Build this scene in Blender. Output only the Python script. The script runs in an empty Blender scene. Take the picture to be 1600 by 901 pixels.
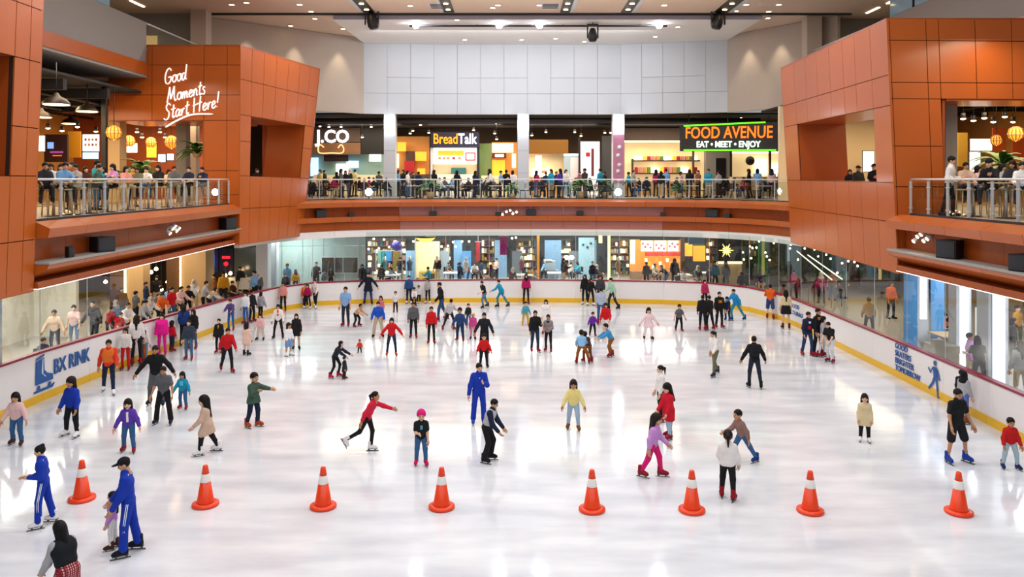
import bpy, math, random, time
import numpy as np
from mathutils import Vector, Matrix
R = math.radians
random.seed(7); rng = np.random.RandomState(7)
SC = bpy.context.scene
COL = SC.collection
# ------------------------------------------------------------------ camera, world, light, exposure
F = 1250.0; EYE = 6.8; CX, CY = 800.0, 280.0      # focal length and horizon in a 1600 x 901 frame
cam_d = bpy.data.cameras.new('camera'); cam = bpy.data.objects.new('camera', cam_d); COL.objects.link(cam)
cam.location = (0, 0, EYE); cam.rotation_euler = (R(90), 0, 0)
cam_d.sensor_width = 36; cam_d.lens = 36 * F / 1600; cam_d.shift_y = -(450.5 - CY) / 1600
cam_d.clip_start = .1; cam_d.clip_end = 300
SC.camera = cam
w = bpy.data.worlds.new('world'); SC.world = w; w.use_nodes = True
w.node_tree.nodes['Background'].inputs[0].default_value = (.93, .96, 1, 1)
w.node_tree.nodes['Background'].inputs[1].default_value = .3
SC.view_settings.view_transform = 'Standard'; SC.view_settings.look = 'None'
SC.view_settings.gamma = 1; SC.view_settings.use_curve_mapping = False
SC.view_settings.exposure = 0.2
def area(name, loc, size, power, col=(1, 1, 1), rot=(0, 0, 0), spread=180):
    l = bpy.data.lights.new(name, 'AREA'); l.shape = 'RECTANGLE'; l.size, l.size_y = size
    l.energy = power; l.color = col; l.spread = R(spread)
    o = bpy.data.objects.new(name, l); COL.objects.link(o); o.location = loc; o.rotation_euler = rot
    return o
for i, y in enumerate((2, 11, 20, 29, 38)):          # rows of rink flood panels under the hall ceiling
    for x in (-9.5, -3.4, 3.4, 9.5):
        area('rink_flood_light', (x, y, 15.3), (1.3, .6), 250, (.96, .98, 1))
WARM = (1, .72, .42); WARM2 = (1, .82, .6)
area('far_wall_light', (0, 45.2, 15.0), (16, .5), 420, (.95, .97, 1), (R(35), 0, 0))
for x in (-10, -3.2, 3.2, 10): area('upper_shop_light', (x, 53.2, 10.5), (5, 3), 420, WARM2)
area('upper_court_light', (-19.5, 29, 9.95), (4, 9), 900, WARM); area('upper_court_light', (-18, 41, 10.0), (5, 4), 700, WARM)
area('balcony_light', (-14.6, 28, 11.2), (1.2, 12), 260, WARM2); area('balcony_light', (14.6, 22.5, 11.2), (1.2, 4), 130, WARM2)
area('upper_court_light', (18, 28, 9.95), (4, 4), 460, WARM); area('upper_court_light', (18, 36, 10.0), (5, 6), 420, WARM)
for x in (-9, -3, 3, 9): area('lower_shop_light', (x, 49.5, 3.75), (4.5, 2.5), 300, (1, .93, .84))
area('lower_court_light', (-17, 26.6, 3.75), (2.5, 7), 340, (1, .94, .84)); area('lower_court_light', (-17.5, 37, 3.75), (3, 7), 330, WARM2)
area('lower_court_light', (-12.5, 44.6, 3.75), (3, 1.2), 140, (.95, 1, .98))
area('lower_court_light', (17, 25, 3.75), (3, 9), 420, (.95, .94, 1)); area('lower_court_light', (17.5, 38, 3.75), (4, 9), 240, WARM2)
area('gallery_light', (-19, 36, 15.3), (3, 8), 60, WARM2); area('gallery_light', (19, 36, 15.3), (3, 8), 60, WARM2)
area('ceiling_wash_light', (0, 36, 12.6), (18, 3), 260, (1, .86, .72), (R(180), 0, 0))

# ------------------------------------------------------------------ helpers
def hexc(h):
    h = h.lstrip('#'); c = [int(h[i:i + 2], 16) / 255 for i in (0, 2, 4)]
    return tuple(x / 12.92 if x <= .04045 else ((x + .055) / 1.055) ** 2.4 for x in c)
MATS = {}
def M(name, col=None, rough=.55, metal=0., emit=0., var=.0, scale=6., bump=0., coat=0., spec=.5, stretch=None):
    if name in MATS: return MATS[name]
    m = bpy.data.materials.new(name); m.use_nodes = True; nt = m.node_tree; b = nt.nodes['Principled BSDF']
    c = hexc(col) if isinstance(col, str) else col
    b.inputs['Base Color'].default_value = (*c, 1); b.inputs['Roughness'].default_value = rough
    b.inputs['Metallic'].default_value = metal; b.inputs['Coat Weight'].default_value = coat
    b.inputs['Coat Roughness'].default_value = .12; b.inputs['Specular IOR Level'].default_value = spec
    if emit: b.inputs['Emission Color'].default_value = (*c, 1); b.inputs['Emission Strength'].default_value = emit
    if var or bump:
        tc = nt.nodes.new('ShaderNodeTexCoord'); n = nt.nodes.new('ShaderNodeTexNoise'); n.inputs['Scale'].default_value = scale
        n.inputs['Detail'].default_value = 4
        if stretch:
            mp = nt.nodes.new('ShaderNodeMapping'); mp.inputs['Scale'].default_value = stretch
            nt.links.new(tc.outputs['Object'], mp.inputs['Vector']); nt.links.new(mp.outputs[0], n.inputs['Vector'])
        else: nt.links.new(tc.outputs['Object'], n.inputs['Vector'])
        if var:
            mx = nt.nodes.new('ShaderNodeMix'); mx.data_type = 'RGBA'
            mx.inputs[6].default_value = (*[x * (1 - var) for x in c], 1); mx.inputs[7].default_value = (*[min(1, x * (1 + var)) for x in c], 1)
            nt.links.new(n.outputs['Fac'], mx.inputs[0]); nt.links.new(mx.outputs[2], b.inputs['Base Color'])
        if bump:
            bp = nt.nodes.new('ShaderNodeBump'); bp.inputs['Strength'].default_value = bump; bp.inputs['Distance'].default_value = .02
            nt.links.new(n.outputs['Fac'], bp.inputs['Height']); nt.links.new(bp.outputs[0], b.inputs['Normal'])
    MATS[name] = m; return m
def glass_mat(name, tint=(1, 1, 1), f0=.04, rough=0.):
    if name in MATS: return MATS[name]
    m = bpy.data.materials.new(name); m.use_nodes = True; nt = m.node_tree; nt.nodes.clear()
    o = nt.nodes.new('ShaderNodeOutputMaterial'); mix = nt.nodes.new('ShaderNodeMixShader'); t = nt.nodes.new('ShaderNodeBsdfTransparent')
    g = nt.nodes.new('ShaderNodeBsdfGlossy'); g.inputs['Roughness'].default_value = rough; t.inputs[0].default_value = (*tint, 1)
    fr = nt.nodes.new('ShaderNodeFresnel'); fr.inputs['IOR'].default_value = f0
    gm = nt.nodes.new('ShaderNodeNewGeometry'); mu = nt.nodes.new('ShaderNodeMath'); mu.operation = 'SUBTRACT'; mu.use_clamp = True   # no reflection on the inner side of a pane
    nt.links.new(fr.outputs[0], mu.inputs[0]); nt.links.new(gm.outputs['Backfacing'], mu.inputs[1]); nt.links.new(mu.outputs[0], mix.inputs[0]); nt.links.new(t.outputs[0], mix.inputs[1]); nt.links.new(g.outputs[0], mix.inputs[2])
    nt.links.new(mix.outputs[0], o.inputs[0]); MATS[name] = m; return m
def em(name, col, s): return M(name, col, emit=s, rough=.6)
def at(px, py, d): return Vector(((px - CX) / F * d, d, EYE - (py - CY) / F * d))
def ground(px, py, z=0.):
    d = (EYE - z) * F / (py - CY); return Vector(((px - CX) / F * d, d, z))
PINV = {}
def tag(o, label=None, cat=None, group=None, kind=None):
    if label: o['label'] = label
    if cat: o['category'] = cat
    if group: o['group'] = group
    if kind: o['kind'] = kind
    return o
def empty(name, loc=(0, 0, 0), **k):
    o = bpy.data.objects.new(name, None); COL.objects.link(o); o.location = loc; o.empty_display_size = .2
    PINV[o] = Matrix.Translation(loc).inverted(); return tag(o, **k)
def link(name, me, parent=None, **k):
    o = bpy.data.objects.new(name, me); COL.objects.link(o)
    if parent is not None:
        o.parent = parent
        if parent in PINV: o.matrix_parent_inverse = PINV[parent]
    return tag(o, **k)
def mesh(name, v, f, mats, smooth=False, mi=None):
    me = bpy.data.meshes.new(name); me.from_pydata([tuple(x) for x in v], [], [tuple(x) for x in f])
    for m in (mats if isinstance(mats, (list, tuple)) else [mats]): me.materials.append(m)
    if mi is not None: me.polygons.foreach_set('material_index', np.asarray(mi, dtype=np.int32))
    if smooth: me.polygons.foreach_set('use_smooth', [True] * len(me.polygons))
    me.update(); return me
CUBE = {}
BF = [(0, 3, 2, 1), (4, 5, 6, 7), (0, 1, 5, 4), (1, 2, 6, 5), (2, 3, 7, 6), (3, 0, 4, 7)]
def bx(name, c, s, mat, parent=None, rz=0., rx=0., **k):
    me = CUBE.get(mat)
    if me is None:
        v = [(-.5, -.5, -.5), (.5, -.5, -.5), (.5, .5, -.5), (-.5, .5, -.5), (-.5, -.5, .5), (.5, -.5, .5), (.5, .5, .5), (-.5, .5, .5)]
        me = CUBE[mat] = mesh('block', v, BF, mat)
    o = link(name, me, parent, **k); o.location = c; o.scale = s; o.rotation_euler = (rx, 0, rz); return o
def bb(name, lo, hi, mat, parent=None, **k):
    return bx(name, [(a + b) / 2 for a, b in zip(lo, hi)], [abs(b - a) for a, b in zip(lo, hi)], mat, parent, **k)
def slab(name, px0, py0, px1, py1, d, th, mat, parent=None, **k):
    a = at(px0, py1, d); b = at(px1, py0, d); return bb(name, (a.x, d, a.z), (b.x, d + th, b.z), mat, parent, **k)
def plate(name, q, th, mat, parent=None, **k):
    """a flat piece: four corners (outer face), thickness pushed back against the normal"""
    q = [Vector(p) for p in q]; n = (q[1] - q[0]).cross(q[3] - q[0]).normalized() * th
    return link(name, mesh(name, [p - n for p in q] + q, BF, mat), parent, **k)
def prism(pts, z0, z1):
    n = len(pts); v = [(x, y, z0) for x, y in pts] + [(x, y, z1) for x, y in pts]
    return v, [tuple(range(n))[::-1], tuple(range(n, 2 * n))] + [(i, (i + 1) % n, n + (i + 1) % n, n + i) for i in range(n)]
def tube_vf(pts, r, n=6, closed=False):
    pts = [Vector(p) for p in pts]; V = []; Fc = []; rs = r if isinstance(r, (list, tuple)) else [r] * len(pts); up = None
    for i, p in enumerate(pts):
        t = (pts[min(i + 1, len(pts) - 1)] - pts[max(i - 1, 0)]).normalized()
        if up is None:
            up = Vector((0, 0, 1)) if abs(t.z) < .9 else Vector((1, 0, 0))
        s = t.cross(up).normalized(); up = s.cross(t).normalized()
        for k in range(n):
            a = 2 * math.pi * k / n; V.append(p + (s * math.cos(a) + up * math.sin(a)) * rs[i])
    for i in range(len(pts) - 1):
        for k in range(n): Fc.append((i * n + k, i * n + (k + 1) % n, (i + 1) * n + (k + 1) % n, (i + 1) * n + k))
    Fc.append(tuple(range(n))[::-1]); Fc.append(tuple(range((len(pts) - 1) * n, len(pts) * n)))
    return V, Fc
def tube(name, pts, r, mat, parent=None, n=6, smooth=True, **k):
    v, f = tube_vf(pts, r, n); return link(name, mesh(name, v, f, mat, smooth), parent, **k)
def lathe_vf(prof, n=20):
    V = []; Fc = []
    for r, z in prof:
        for k in range(n): V.append((r * math.cos(2 * math.pi * k / n), r * math.sin(2 * math.pi * k / n), z))
    for i in range(len(prof) - 1):
        for k in range(n): Fc.append((i * n + k, i * n + (k + 1) % n, (i + 1) * n + (k + 1) % n, (i + 1) * n + k))
    Fc.append(tuple(range(n))[::-1]); Fc.append(tuple(range((len(prof) - 1) * n, len(prof) * n))); return V, Fc
LATHE = {}
def lathe(name, prof, loc, mat, parent=None, n=20, smooth=True, **k):
    key = (tuple(prof), mat, n)
    if key not in LATHE:
        v, f = lathe_vf(prof, n); LATHE[key] = mesh(name, v, f, mat, smooth)
    o = link(name, LATHE[key], parent, **k); o.location = loc; return o
def spline(pts, n=8):
    P = [Vector(p) for p in pts]; P = [2 * P[0] - P[1]] + P + [2 * P[-1] - P[-2]]; out = []
    for i in range(1, len(P) - 2):
        for k in range(n):
            t = k / n; a, b, c, d = P[i - 1], P[i], P[i + 1], P[i + 2]
            out.append(.5 * ((2 * b) + (c - a) * t + (2 * a - 5 * b + 4 * c - d) * t * t + (3 * b - a - 3 * c + d) * t ** 3))
    return out + [P[-2]]
def text(name, body, size, loc, right, up, mat, parent=None, xs=1., bold=0., depth=.01, align='CENTER', **k):
    cu = bpy.data.curves.new(name, 'FONT'); cu.body = body; cu.size = size; cu.align_x = align; cu.align_y = 'CENTER'
    cu.extrude = depth; cu.offset = bold; cu.materials.append(mat); cu.resolution_u = 3
    tmp = bpy.data.objects.new('tmp', cu); me = bpy.data.meshes.new_from_object(tmp); bpy.data.objects.remove(tmp); bpy.data.curves.remove(cu)
    o = link(name, me, parent, **k); r = Vector(right).normalized(); u = Vector(up).normalized(); n = r.cross(u).normalized(); u = n.cross(r)
    m = Matrix((r * xs, u, n)).transposed().to_4x4(); m.translation = loc; o.matrix_basis = m; return o
def resample(path, step):
    P = [Vector(p) for p in path]; L = [0]
    for a, b in zip(P, P[1:]): L.append(L[-1] + (b - a).length)
    n = max(1, round(L[-1] / step)); out = []; j = 0
    for i in range(n + 1):
        s = L[-1] * i / n
        while j < len(L) - 2 and L[j + 1] < s: j += 1
        t = (s - L[j]) / max(1e-9, L[j + 1] - L[j]); out.append(P[j].lerp(P[j + 1], min(1, t)))
    return out
def normals2(P, closed=False):
    N = []
    for i in range(len(P)):
        t = P[min(i + 1, len(P) - 1)] - P[max(i - 1, 0)]; N.append(Vector((t.y, -t.x, 0)).normalized())
    return N                                          # points to the right of travel

# ------------------------------------------------------------------ materials
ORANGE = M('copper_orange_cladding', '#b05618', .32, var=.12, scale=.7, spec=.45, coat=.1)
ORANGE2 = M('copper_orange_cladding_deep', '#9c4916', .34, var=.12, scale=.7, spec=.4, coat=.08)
JOINT = M('dark_joint', '#2a1409', .8)
WHITE = M('white_board', '#eceaea', .32, var=.02, scale=2)
MAROON = M('maroon_cap', '#8c1536', .35)
YELLOW = M('yellow_kick_strip', '#e8b818', .35, var=.05, scale=3)
STEEL = M('brushed_steel', '#c9cccd', .3, metal=.35)
DARKM = M('dark_metal', '#1b1c1f', .5)
BLACK = M('black_plastic', '#101114', .45)
PANELW = M('white_wall_panel', '#c9ced4', .4, var=.02, scale=1)
WALLJ = M('pale_wall_joint', '#a9aaad', .8)
BEIGE = M('beige_plaster', '#b7a99b', .8, var=.04, scale=2)
GREYW = M('grey_taupe_plaster', '#8b857f', .8, var=.04, scale=2)
CEILM = M('beige_ceiling', '#d9c2ae', .8, var=.03, scale=1)
CEILW = M('white_ceiling', '#e6e4e1', .7)
CONC = M('concrete', '#98958f', .8, var=.08, scale=3)
DKCEIL = M('black_service_ceiling', '#17161a', .8)
FLOORT = M('pale_floor_tile', '#b9aea0', .35, var=.06, scale=2)
FLOORD = M('dark_floor_tile', '#a09a92', .4, var=.06, scale=2)
GLASS = glass_mat('clear_glass', (.95, .985, .98), 1.45)
GLASSR = glass_mat('rink_glass', (.94, .98, .97), 1.85)
GLASSG = glass_mat('railing_glass', (.86, .9, .89), 1.45)
LAMP = em('lamp_white', '#ffffff', 30); LAMPW = em('lamp_warm', '#ffd9a0', 14); LAMPS = em('lamp_soft', '#ffe9c8', 5)
BLUE = M('print_blue', '#1a57a0', .5)
DBLUE = M('deep_blue_panel', '#0c2a78', .35)

# ------------------------------------------------------------------ rink: ice and boards
RINK = spline([(-14.6, 3, 0), (-14.6, 15, 0), (-14.5, 23, 0), (-14.15, 28, 0), (-13.6, 33, 0), (-13.0, 37.6, 0), (-12.3, 40.6, 0),
               (-11.0, 42.8, 0), (-8.7, 43.7, 0), (-4, 44.2, 0), (0, 44.3, 0), (4, 44.15, 0), (8.7, 43.5, 0), (11.2, 42.5, 0),
               (12.6, 40.2, 0), (13.1, 37.2, 0), (13.2, 32, 0), (13.25, 26, 0), (13.2, 20, 0), (13.2, 12, 0), (13.2, 3, 0)], 6)
def ice_mat():
    m = bpy.data.materials.new('skated_ice'); m.use_nodes = True; nt = m.node_tree; b = nt.nodes['Principled BSDF']; L = nt.links.new
    tc = nt.nodes.new('ShaderNodeTexCoord')
    def noise(sc, det, mapsc, rot=0):
        mp = nt.nodes.new('ShaderNodeMapping'); mp.inputs['Scale'].default_value = mapsc; mp.inputs['Rotation'].default_value = (0, 0, rot)
        n = nt.nodes.new('ShaderNodeTexNoise'); n.inputs['Scale'].default_value = sc; n.inputs['Detail'].default_value = det
        L(tc.outputs['Object'], mp.inputs[0]); L(mp.outputs[0], n.inputs['Vector']); return n.outputs['Fac']
    a = noise(.9, 6, (.5, 1.6, 1)); s = noise(5, 8, (.25, 3.2, 1), .5); s2 = noise(5, 8, (.3, 4, 1), -.7)
    mx = nt.nodes.new('ShaderNodeMix'); mx.data_type = 'RGBA'; mx.inputs[6].default_value = (*hexc('#cdd3dc'), 1); mx.inputs[7].default_value = (*hexc('#e9eef4'), 1)
    ad = nt.nodes.new('ShaderNodeMath'); ad.operation = 'MULTIPLY'; mr = nt.nodes.new('ShaderNodeMapRange')
    mr.inputs[1].default_value = .32; mr.inputs[2].default_value = .66; L(a, mr.inputs[0]); L(mr.outputs[0], mx.inputs[0]); L(mx.outputs[2], b.inputs['Base Color'])
    L(s, ad.inputs[0]); L(s2, ad.inputs[1])
    rr = nt.nodes.new('ShaderNodeMapRange'); rr.inputs[1].default_value = .15; rr.inputs[2].default_value = .38; rr.inputs[3].default_value = .06; rr.inputs[4].default_value = .14
    L(ad.outputs[0], rr.inputs[0]); L(rr.outputs[0], b.inputs['Roughness'])
    bp = nt.nodes.new('ShaderNodeBump'); bp.inputs['Strength'].default_value = .06; bp.inputs['Distance'].default_value = .02; L(ad.outputs[0], bp.inputs['Height']); L(bp.outputs[0], b.inputs['Normal'])
    b.inputs['Specular IOR Level'].default_value = .65; return m
v, f = prism([(p.x, p.y) for p in RINK][::-1], -.15, 0); link('floor_ice', mesh('floor_ice', v, f, ice_mat()), kind='structure',
    label='white skated ice sheet with pale scratches')
def board_h(p): return 1.2 if p.x > -5 else 1.2 + .28 * max(0, min(1, (38 - p.y) / 14))
BP = resample(RINK, 2.4); BN = normals2(BP)          # normals point into the rink (travel: left side up, far end, right side down)
boards = empty('rink_boards', (0, 44.3, 0), label='white rink boards with maroon cap and yellow kick strip around the ice', cat='barrier')
def strip(name, a, b, na, nb, o0, o1, z0a, z0b, z1a, z1b, mat, parent, g=.008):
    t = (b - a).normalized() * g; a = a + t; b = b - t; V = []
    for p, n, za, zb in ((a, na, z0a, z1a), (b, nb, z0b, z1b)):
        for o, z in ((o0, za), (o1, za), (o1, zb), (o0, zb)): V.append(Vector((p.x, p.y, z)) + n * o)
    return link(name, mesh(name, V, [(0, 1, 2, 3), (7, 6, 5, 4), (0, 4, 5, 1), (1, 5, 6, 2), (2, 6, 7, 3), (3, 7, 4, 0)], mat), parent)
for i in range(len(BP) - 1):
    a, b, na, nb = BP[i], BP[i + 1], BN[i], BN[i + 1]; ha, hb = board_h(a), board_h(b)
    strip('board_panel', a, b, na, nb, -.12, 0, 0, 0, ha, hb, WHITE, boards, .004)
    strip('kick_strip', a, b, na, nb, .002, .025, 0, 0, .24, .24, YELLOW, boards, .004)
    strip('cap_rail', a, b, na, nb, -.15, .035, ha, hb, ha + .07, hb + .07, MAROON, boards, .001)
# glass above the boards, up to the balcony soffit
shield = empty('rink_glass_screen', (0, 44.4, 1.27), label='tall clear glass panes standing on the rink boards', cat='glass screen')
for i in range(len(BP) - 1):
    a, b, na, nb = BP[i], BP[i + 1], BN[i], BN[i + 1]
    if a.y < 20.5 and a.x < 0: continue
    if a.y < 16: continue
    left_open = a.x < -11.8 and 28.3 < a.y < 40      # the crowd leans over the open boards here
    if left_open: continue
    m = (na + nb).normalized()
    strip('pane', a, b, na, nb, -.075, -.06, board_h(a) + .07, board_h(b) + .07, 3.9, 3.9, GLASSR, shield, .012)
    bx('joint_post', a + Vector((0, 0, 2.58)) - na * .07, (.02, .016, 2.6), STEEL, shield, rz=math.atan2(na.y, na.x))
# outer lower floor (ring) with a hole for the rink
LZ = .45
for lo, hi in (((-34, 0, LZ - .1), (-14.9, 62, LZ)), ((13.6, 0, LZ - .1), (34, 62, LZ)), ((-14.9, 44.6, LZ - .1), (13.6, 62, LZ))):
    bb('floor_concourse', lo, hi, FLOORD, kind='structure')
for pts in (((-14.9, 33.5), (-13.75, 33.5), (-13.2, 37.6), (-12.5, 40.7), (-11.2, 42.95), (-8.7, 43.9), (-4, 44.42), (-2, 44.5), (-2, 44.62), (-14.9, 44.62)),
            ((13.62, 30), (13.62, 44.62), (2, 44.62), (2, 44.5), (4, 44.35), (8.7, 43.7), (11.3, 42.7), (12.8, 40.3), (13.3, 37.2), (13.4, 30)),
            ((-14.9, 22), (-14.7, 22), (-14.3, 28), (-13.8, 33.5), (-14.9, 33.5))):
    v, f = prism(pts, LZ - .1, LZ); link('floor_concourse', mesh('floor_concourse', v, f, FLOORD), kind='structure')

# ------------------------------------------------------------------ hall shell
UZ = 5.7
hall = empty('ceiling', (0, 40, 15.6), kind='structure', label='beige hall ceiling with dark slots and downlights')
bb('ceiling_field', (-32, -6, 15.6), (32, 42.5, 15.8), CEILM, hall)
bb('ceiling_field', (-32, 42.5, 15.62), (-9.6, 62, 15.8), CEILM, hall); bb('ceiling_field', (13.3, 42.5, 15.62), (32, 62, 15.8), CEILM, hall)
bb('edge_strip', (-17, 42.35, 15.5), (18, 42.5, 15.6), DARKM, hall); bb('drop_edge', (-9.5, 42.5, 15.3), (13.3, 42.62, 15.62), M('lilac_grey_edge', '#9a97a3', .7), hall)
def ceil_pt(px, py, z=15.6):
    d = (z - EYE) * F / (CY - py); return Vector(((px - CX) / F * d, d, z))
for px0, px1, tilt in ((566, 588, 36), (692, 712, 18), (873, 892, -6), (968, 988, -16), (1112, 1140, -34)):     # dark light slots
    a = ceil_pt((px0 + px1) / 2, 19); wd = (px1 - px0) / F * a.y * .8
    o = bx('light_slot', (a.x, a.y - 2.6, 15.585), (wd, 5.2, .03), BLACK, hall); bx('slot_trim', (a.x - math.copysign(wd * .7, -a.x), a.y - 2.6, 15.588), (wd * .35, 5.2, .03), PANELW, hall)
    for k in range(3): lathe('slot_lamp', [(.001, -.02), (.12, -.02), (.12, 0), (.001, 0)], (a.x, a.y - .8 - 1.4 * k, 15.565), LAMPW, hall, 10)
for px in (685, 860):
    a = ceil_pt(px, 9); g = empty('air_grille', (a.x, a.y, 15.57), label='slatted ceiling air grille %s' % ('beside the bright slot above the white wall' if px < 700 else 'near the hanging black spotlight'), cat='vent')
    bx('frame', (a.x, a.y, 15.59), (.95, 1.3, .02), PANELW, g)
    for k in range(4): bx('slat', (a.x, a.y - .45 + .3 * k, 15.575), (.8, .14, .02), DARKM, g)
# white lower soffit and the white panelled end wall
WP = [(568, 50.0), (678, 50.6), (970, 50.6), (1137, 49.0)]
wp = [Vector(((p - CX) / F * d, d, 0)) for p, d in WP]
sof = [(-9.6, 42.62), (13.3, 42.62), (wp[3].x, 49.0), (wp[2].x, 50.6), (wp[1].x, 50.6), (wp[0].x, 50.0)]
v, f = prism(sof, 15.32, 15.42); link('ceiling_soffit', mesh('ceiling_soffit', v, f, CEILW), kind='structure', label='white lowered ceiling before the panelled end wall')
wall_far = empty('wall_far', (0, 50.6, 10.9), kind='structure', label='white panelled end wall above the shop fronts')
zs = [10.9, 12.2, 13.2, 14.3, 15.32]
for a, b in zip(wp, wp[1:]):
    n = max(2, round((b - a).length / 1.45)); t = (b - a); nn = Vector((t.y, -t.x, 0)).normalized()
    bb_ = [a - nn * .08, b - nn * .08]
    plate('backing', [Vector((bb_[0].x, bb_[0].y, 10.9)), Vector((bb_[1].x, bb_[1].y, 10.9)), Vector((bb_[1].x, bb_[1].y, 15.32)), Vector((bb_[0].x, bb_[0].y, 15.32))], .2, WALLJ, wall_far)
    for i in range(n):
        p, q = a.lerp(b, i / n), a.lerp(b, (i + 1) / n); e = (q - p).normalized() * .008; p = p + e; q = q - e
        rows = [(0, 1), (1, 2), (2, 4)] if i % 4 else [(0, 1), (1, 4)]
        for r0, r1 in rows:
            plate('panel', [(p.x, p.y, zs[r0] + .008), (q.x, q.y, zs[r0] + .008), (q.x, q.y, zs[r1] - .008), (p.x, p.y, zs[r1] - .008)], .06, PANELW, wall_far)
for i, (q0, q1) in enumerate((((-16.5, 43.5), (wp[0].x, 50.0)), ((wp[3].x, 49.0), (17.5, 43.0)))):    # slanted taupe side walls
    plate('wall_slanted', [(*q0, 10.9), (*q1, 10.9), (*q1, 15.6), (*q0, 15.6)], .25, BEIGE, kind='structure', label='taupe slanted wall washed by downlights beside the white end wall' + (' behind the lettered orange box' if i == 0 else ' above the green neon sign'))
# upper floors and lower soffits
UPF = M('upper_floor_tile', '#a5978a', .4, var=.06, scale=2)
SOFFIT = M('soffit_white', '#d8d5d0', .7)
for lo, hi in (((-34, 14, 0), (-12.6, 46, 0)), ((12.3, 14, 0), (34, 25.02, 0)), ((13.4, 25.02, 0), (34, 46, 0)), ((-21, 46, 0), (21, 62, 0)), ((-12.6, 44.85, 0), (13.4, 46, 0))):
    bb('floor_upper', (lo[0], lo[1], UZ - .12), (hi[0], hi[1], UZ - .005), UPF, kind='structure')
    bb('ceiling_lower', (lo[0], lo[1], 3.93), (hi[0], hi[1], 4.05), SOFFIT, kind='structure')
# ------------------------------------------------------------------ balcony fascia: profile swept along the edge
def fascia_side(name, x0, s, y0, y1, label, np_):
    """s = +1 when the rink lies at larger x"""
    fa = empty(name, (x0, y0, 3.93), kind='structure', label=label)
    def run(nm, prof, mat, segs, g=.006):
        for i in range(segs):
            ya, yb = y0 + (y1 - y0) * i / segs + g, y0 + (y1 - y0) * (i + 1) / segs - g
            n = len(prof); V = [(x0 + s * o, ya, z) for o, z in prof] + [(x0 + s * o, yb, z) for o, z in prof]
            link(nm, mesh(nm, V, [tuple(range(n)), tuple(range(n, 2 * n))[::-1]] + [(k, n + k, n + (k + 1) % n, (k + 1) % n) for k in range(n)], mat), fa)
    run('cornice', [(-.2, 5.7), (.02, 5.7), (.42, 5.52), (.36, 5.28), (-.25, 5.24)], ORANGE, np_)
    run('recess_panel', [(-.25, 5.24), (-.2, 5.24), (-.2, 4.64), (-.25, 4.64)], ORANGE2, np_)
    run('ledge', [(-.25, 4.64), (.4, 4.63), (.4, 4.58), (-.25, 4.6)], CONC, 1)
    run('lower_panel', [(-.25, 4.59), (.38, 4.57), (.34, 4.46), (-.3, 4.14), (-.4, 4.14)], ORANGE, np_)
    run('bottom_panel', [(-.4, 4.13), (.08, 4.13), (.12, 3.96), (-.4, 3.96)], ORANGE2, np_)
    run('light_strip', [(-.02, 3.96), (.1, 3.96), (.1, 3.935), (-.02, 3.935)], em('soffit_edge_glow', '#fff4ee', 1.6), 1)
    return fa
XL, XR = -12.4, 12.1
fascia_side('balcony_fascia', XL, 1, 20.75, 35.5, 'orange stepped balcony edge under the diners beside the lettered box', 8)
fascia_side('balcony_fascia', XR, -1, 15.0, 25.0, 'orange stepped balcony edge beyond the walking-figure sign', 6)
FP = resample(spline([(-12.45, 36.5, 0), (-12.0, 39, 0), (-10.9, 41.5, 0), (-8.6, 43.6, 0), (-5.5, 44.45, 0), (0, 44.75, 0), (5, 44.55, 0), (8.5, 43.85, 0), (10.6, 42.9, 0), (12.4, 41.1, 0), (13.3, 38.9, 0), (13.55, 37.3, 0)], 8), .9)
FN = normals2(FP)
fa = empty('balcony_fascia', (0, 44.75, 3.93), kind='structure', label='curved orange balcony edge beneath the shop fronts at the far end')
def sweep(nm, prof, mat, per, parent, P=FP, N=FN, g=.006):
    i = 0
    while i < len(P) - 1:
        j = min(i + per, len(P) - 1); V = []; n = len(prof)
        for k in range(i, j + 1):
            t = (P[min(k + 1, len(P) - 1)] - P[max(0, k - 1)]).normalized() * (g if k == i else -g if k == j else 0)
            for o, z in prof: V.append(Vector((P[k].x, P[k].y, z)) + N[k] * o + t)
        m = j - i + 1; Fc = [tuple(range(n)), tuple(range((m - 1) * n, m * n))[::-1]]
        for k in range(m - 1):
            for q in range(n): Fc.append((k * n + q, (k + 1) * n + q, (k + 1) * n + (q + 1) % n, k * n + (q + 1) % n))
        link(nm, mesh(nm, V, Fc, mat(P[i]) if callable(mat) else mat), parent); i = j
sweep('cornice', [(-.3, 5.69), (.02, 5.69), (.38, 5.55), (.34, 5.3), (-.25, 5.28)], ORANGE, 3, fa)
PKP = M('pink_light_tint_panel', '#b58078', .45, var=.05); PBP = M('pink_brown_panel', '#a86a5c', .45, var=.05)  # pinkish light on the middle recess panels is put into their colour
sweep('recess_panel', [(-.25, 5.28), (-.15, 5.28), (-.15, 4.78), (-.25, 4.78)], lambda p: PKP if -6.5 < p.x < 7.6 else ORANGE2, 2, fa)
sweep('ledge', [(-.25, 4.77), (.25, 4.77), (.22, 4.5), (-.25, 4.5)], ORANGE, 3, fa)
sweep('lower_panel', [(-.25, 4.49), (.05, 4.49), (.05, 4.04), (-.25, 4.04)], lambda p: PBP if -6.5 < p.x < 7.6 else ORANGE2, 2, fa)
sweep('white_band', [(-.25, 4.03), (.02, 4.03), (.02, 3.66), (-.25, 3.66)], M('white_band', '#e9e7e4', .5), 4, fa)
v, f = prism([(p.x, p.y) for p in FP] + [(18, 36), (18, 46), (-18, 46), (-18, 36.5)], UZ - .12, UZ); link('floor_upper', mesh('floor_upper', v, f, UPF), kind='structure')
v, f = prism([(p.x, p.y) for p in FP] + [(18, 36), (18, 46), (-18, 46), (-18, 36.5)], 3.93, 4.02); link('ceiling_lower', mesh('ceiling_lower', v, f, SOFFIT), kind='structure')
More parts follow.
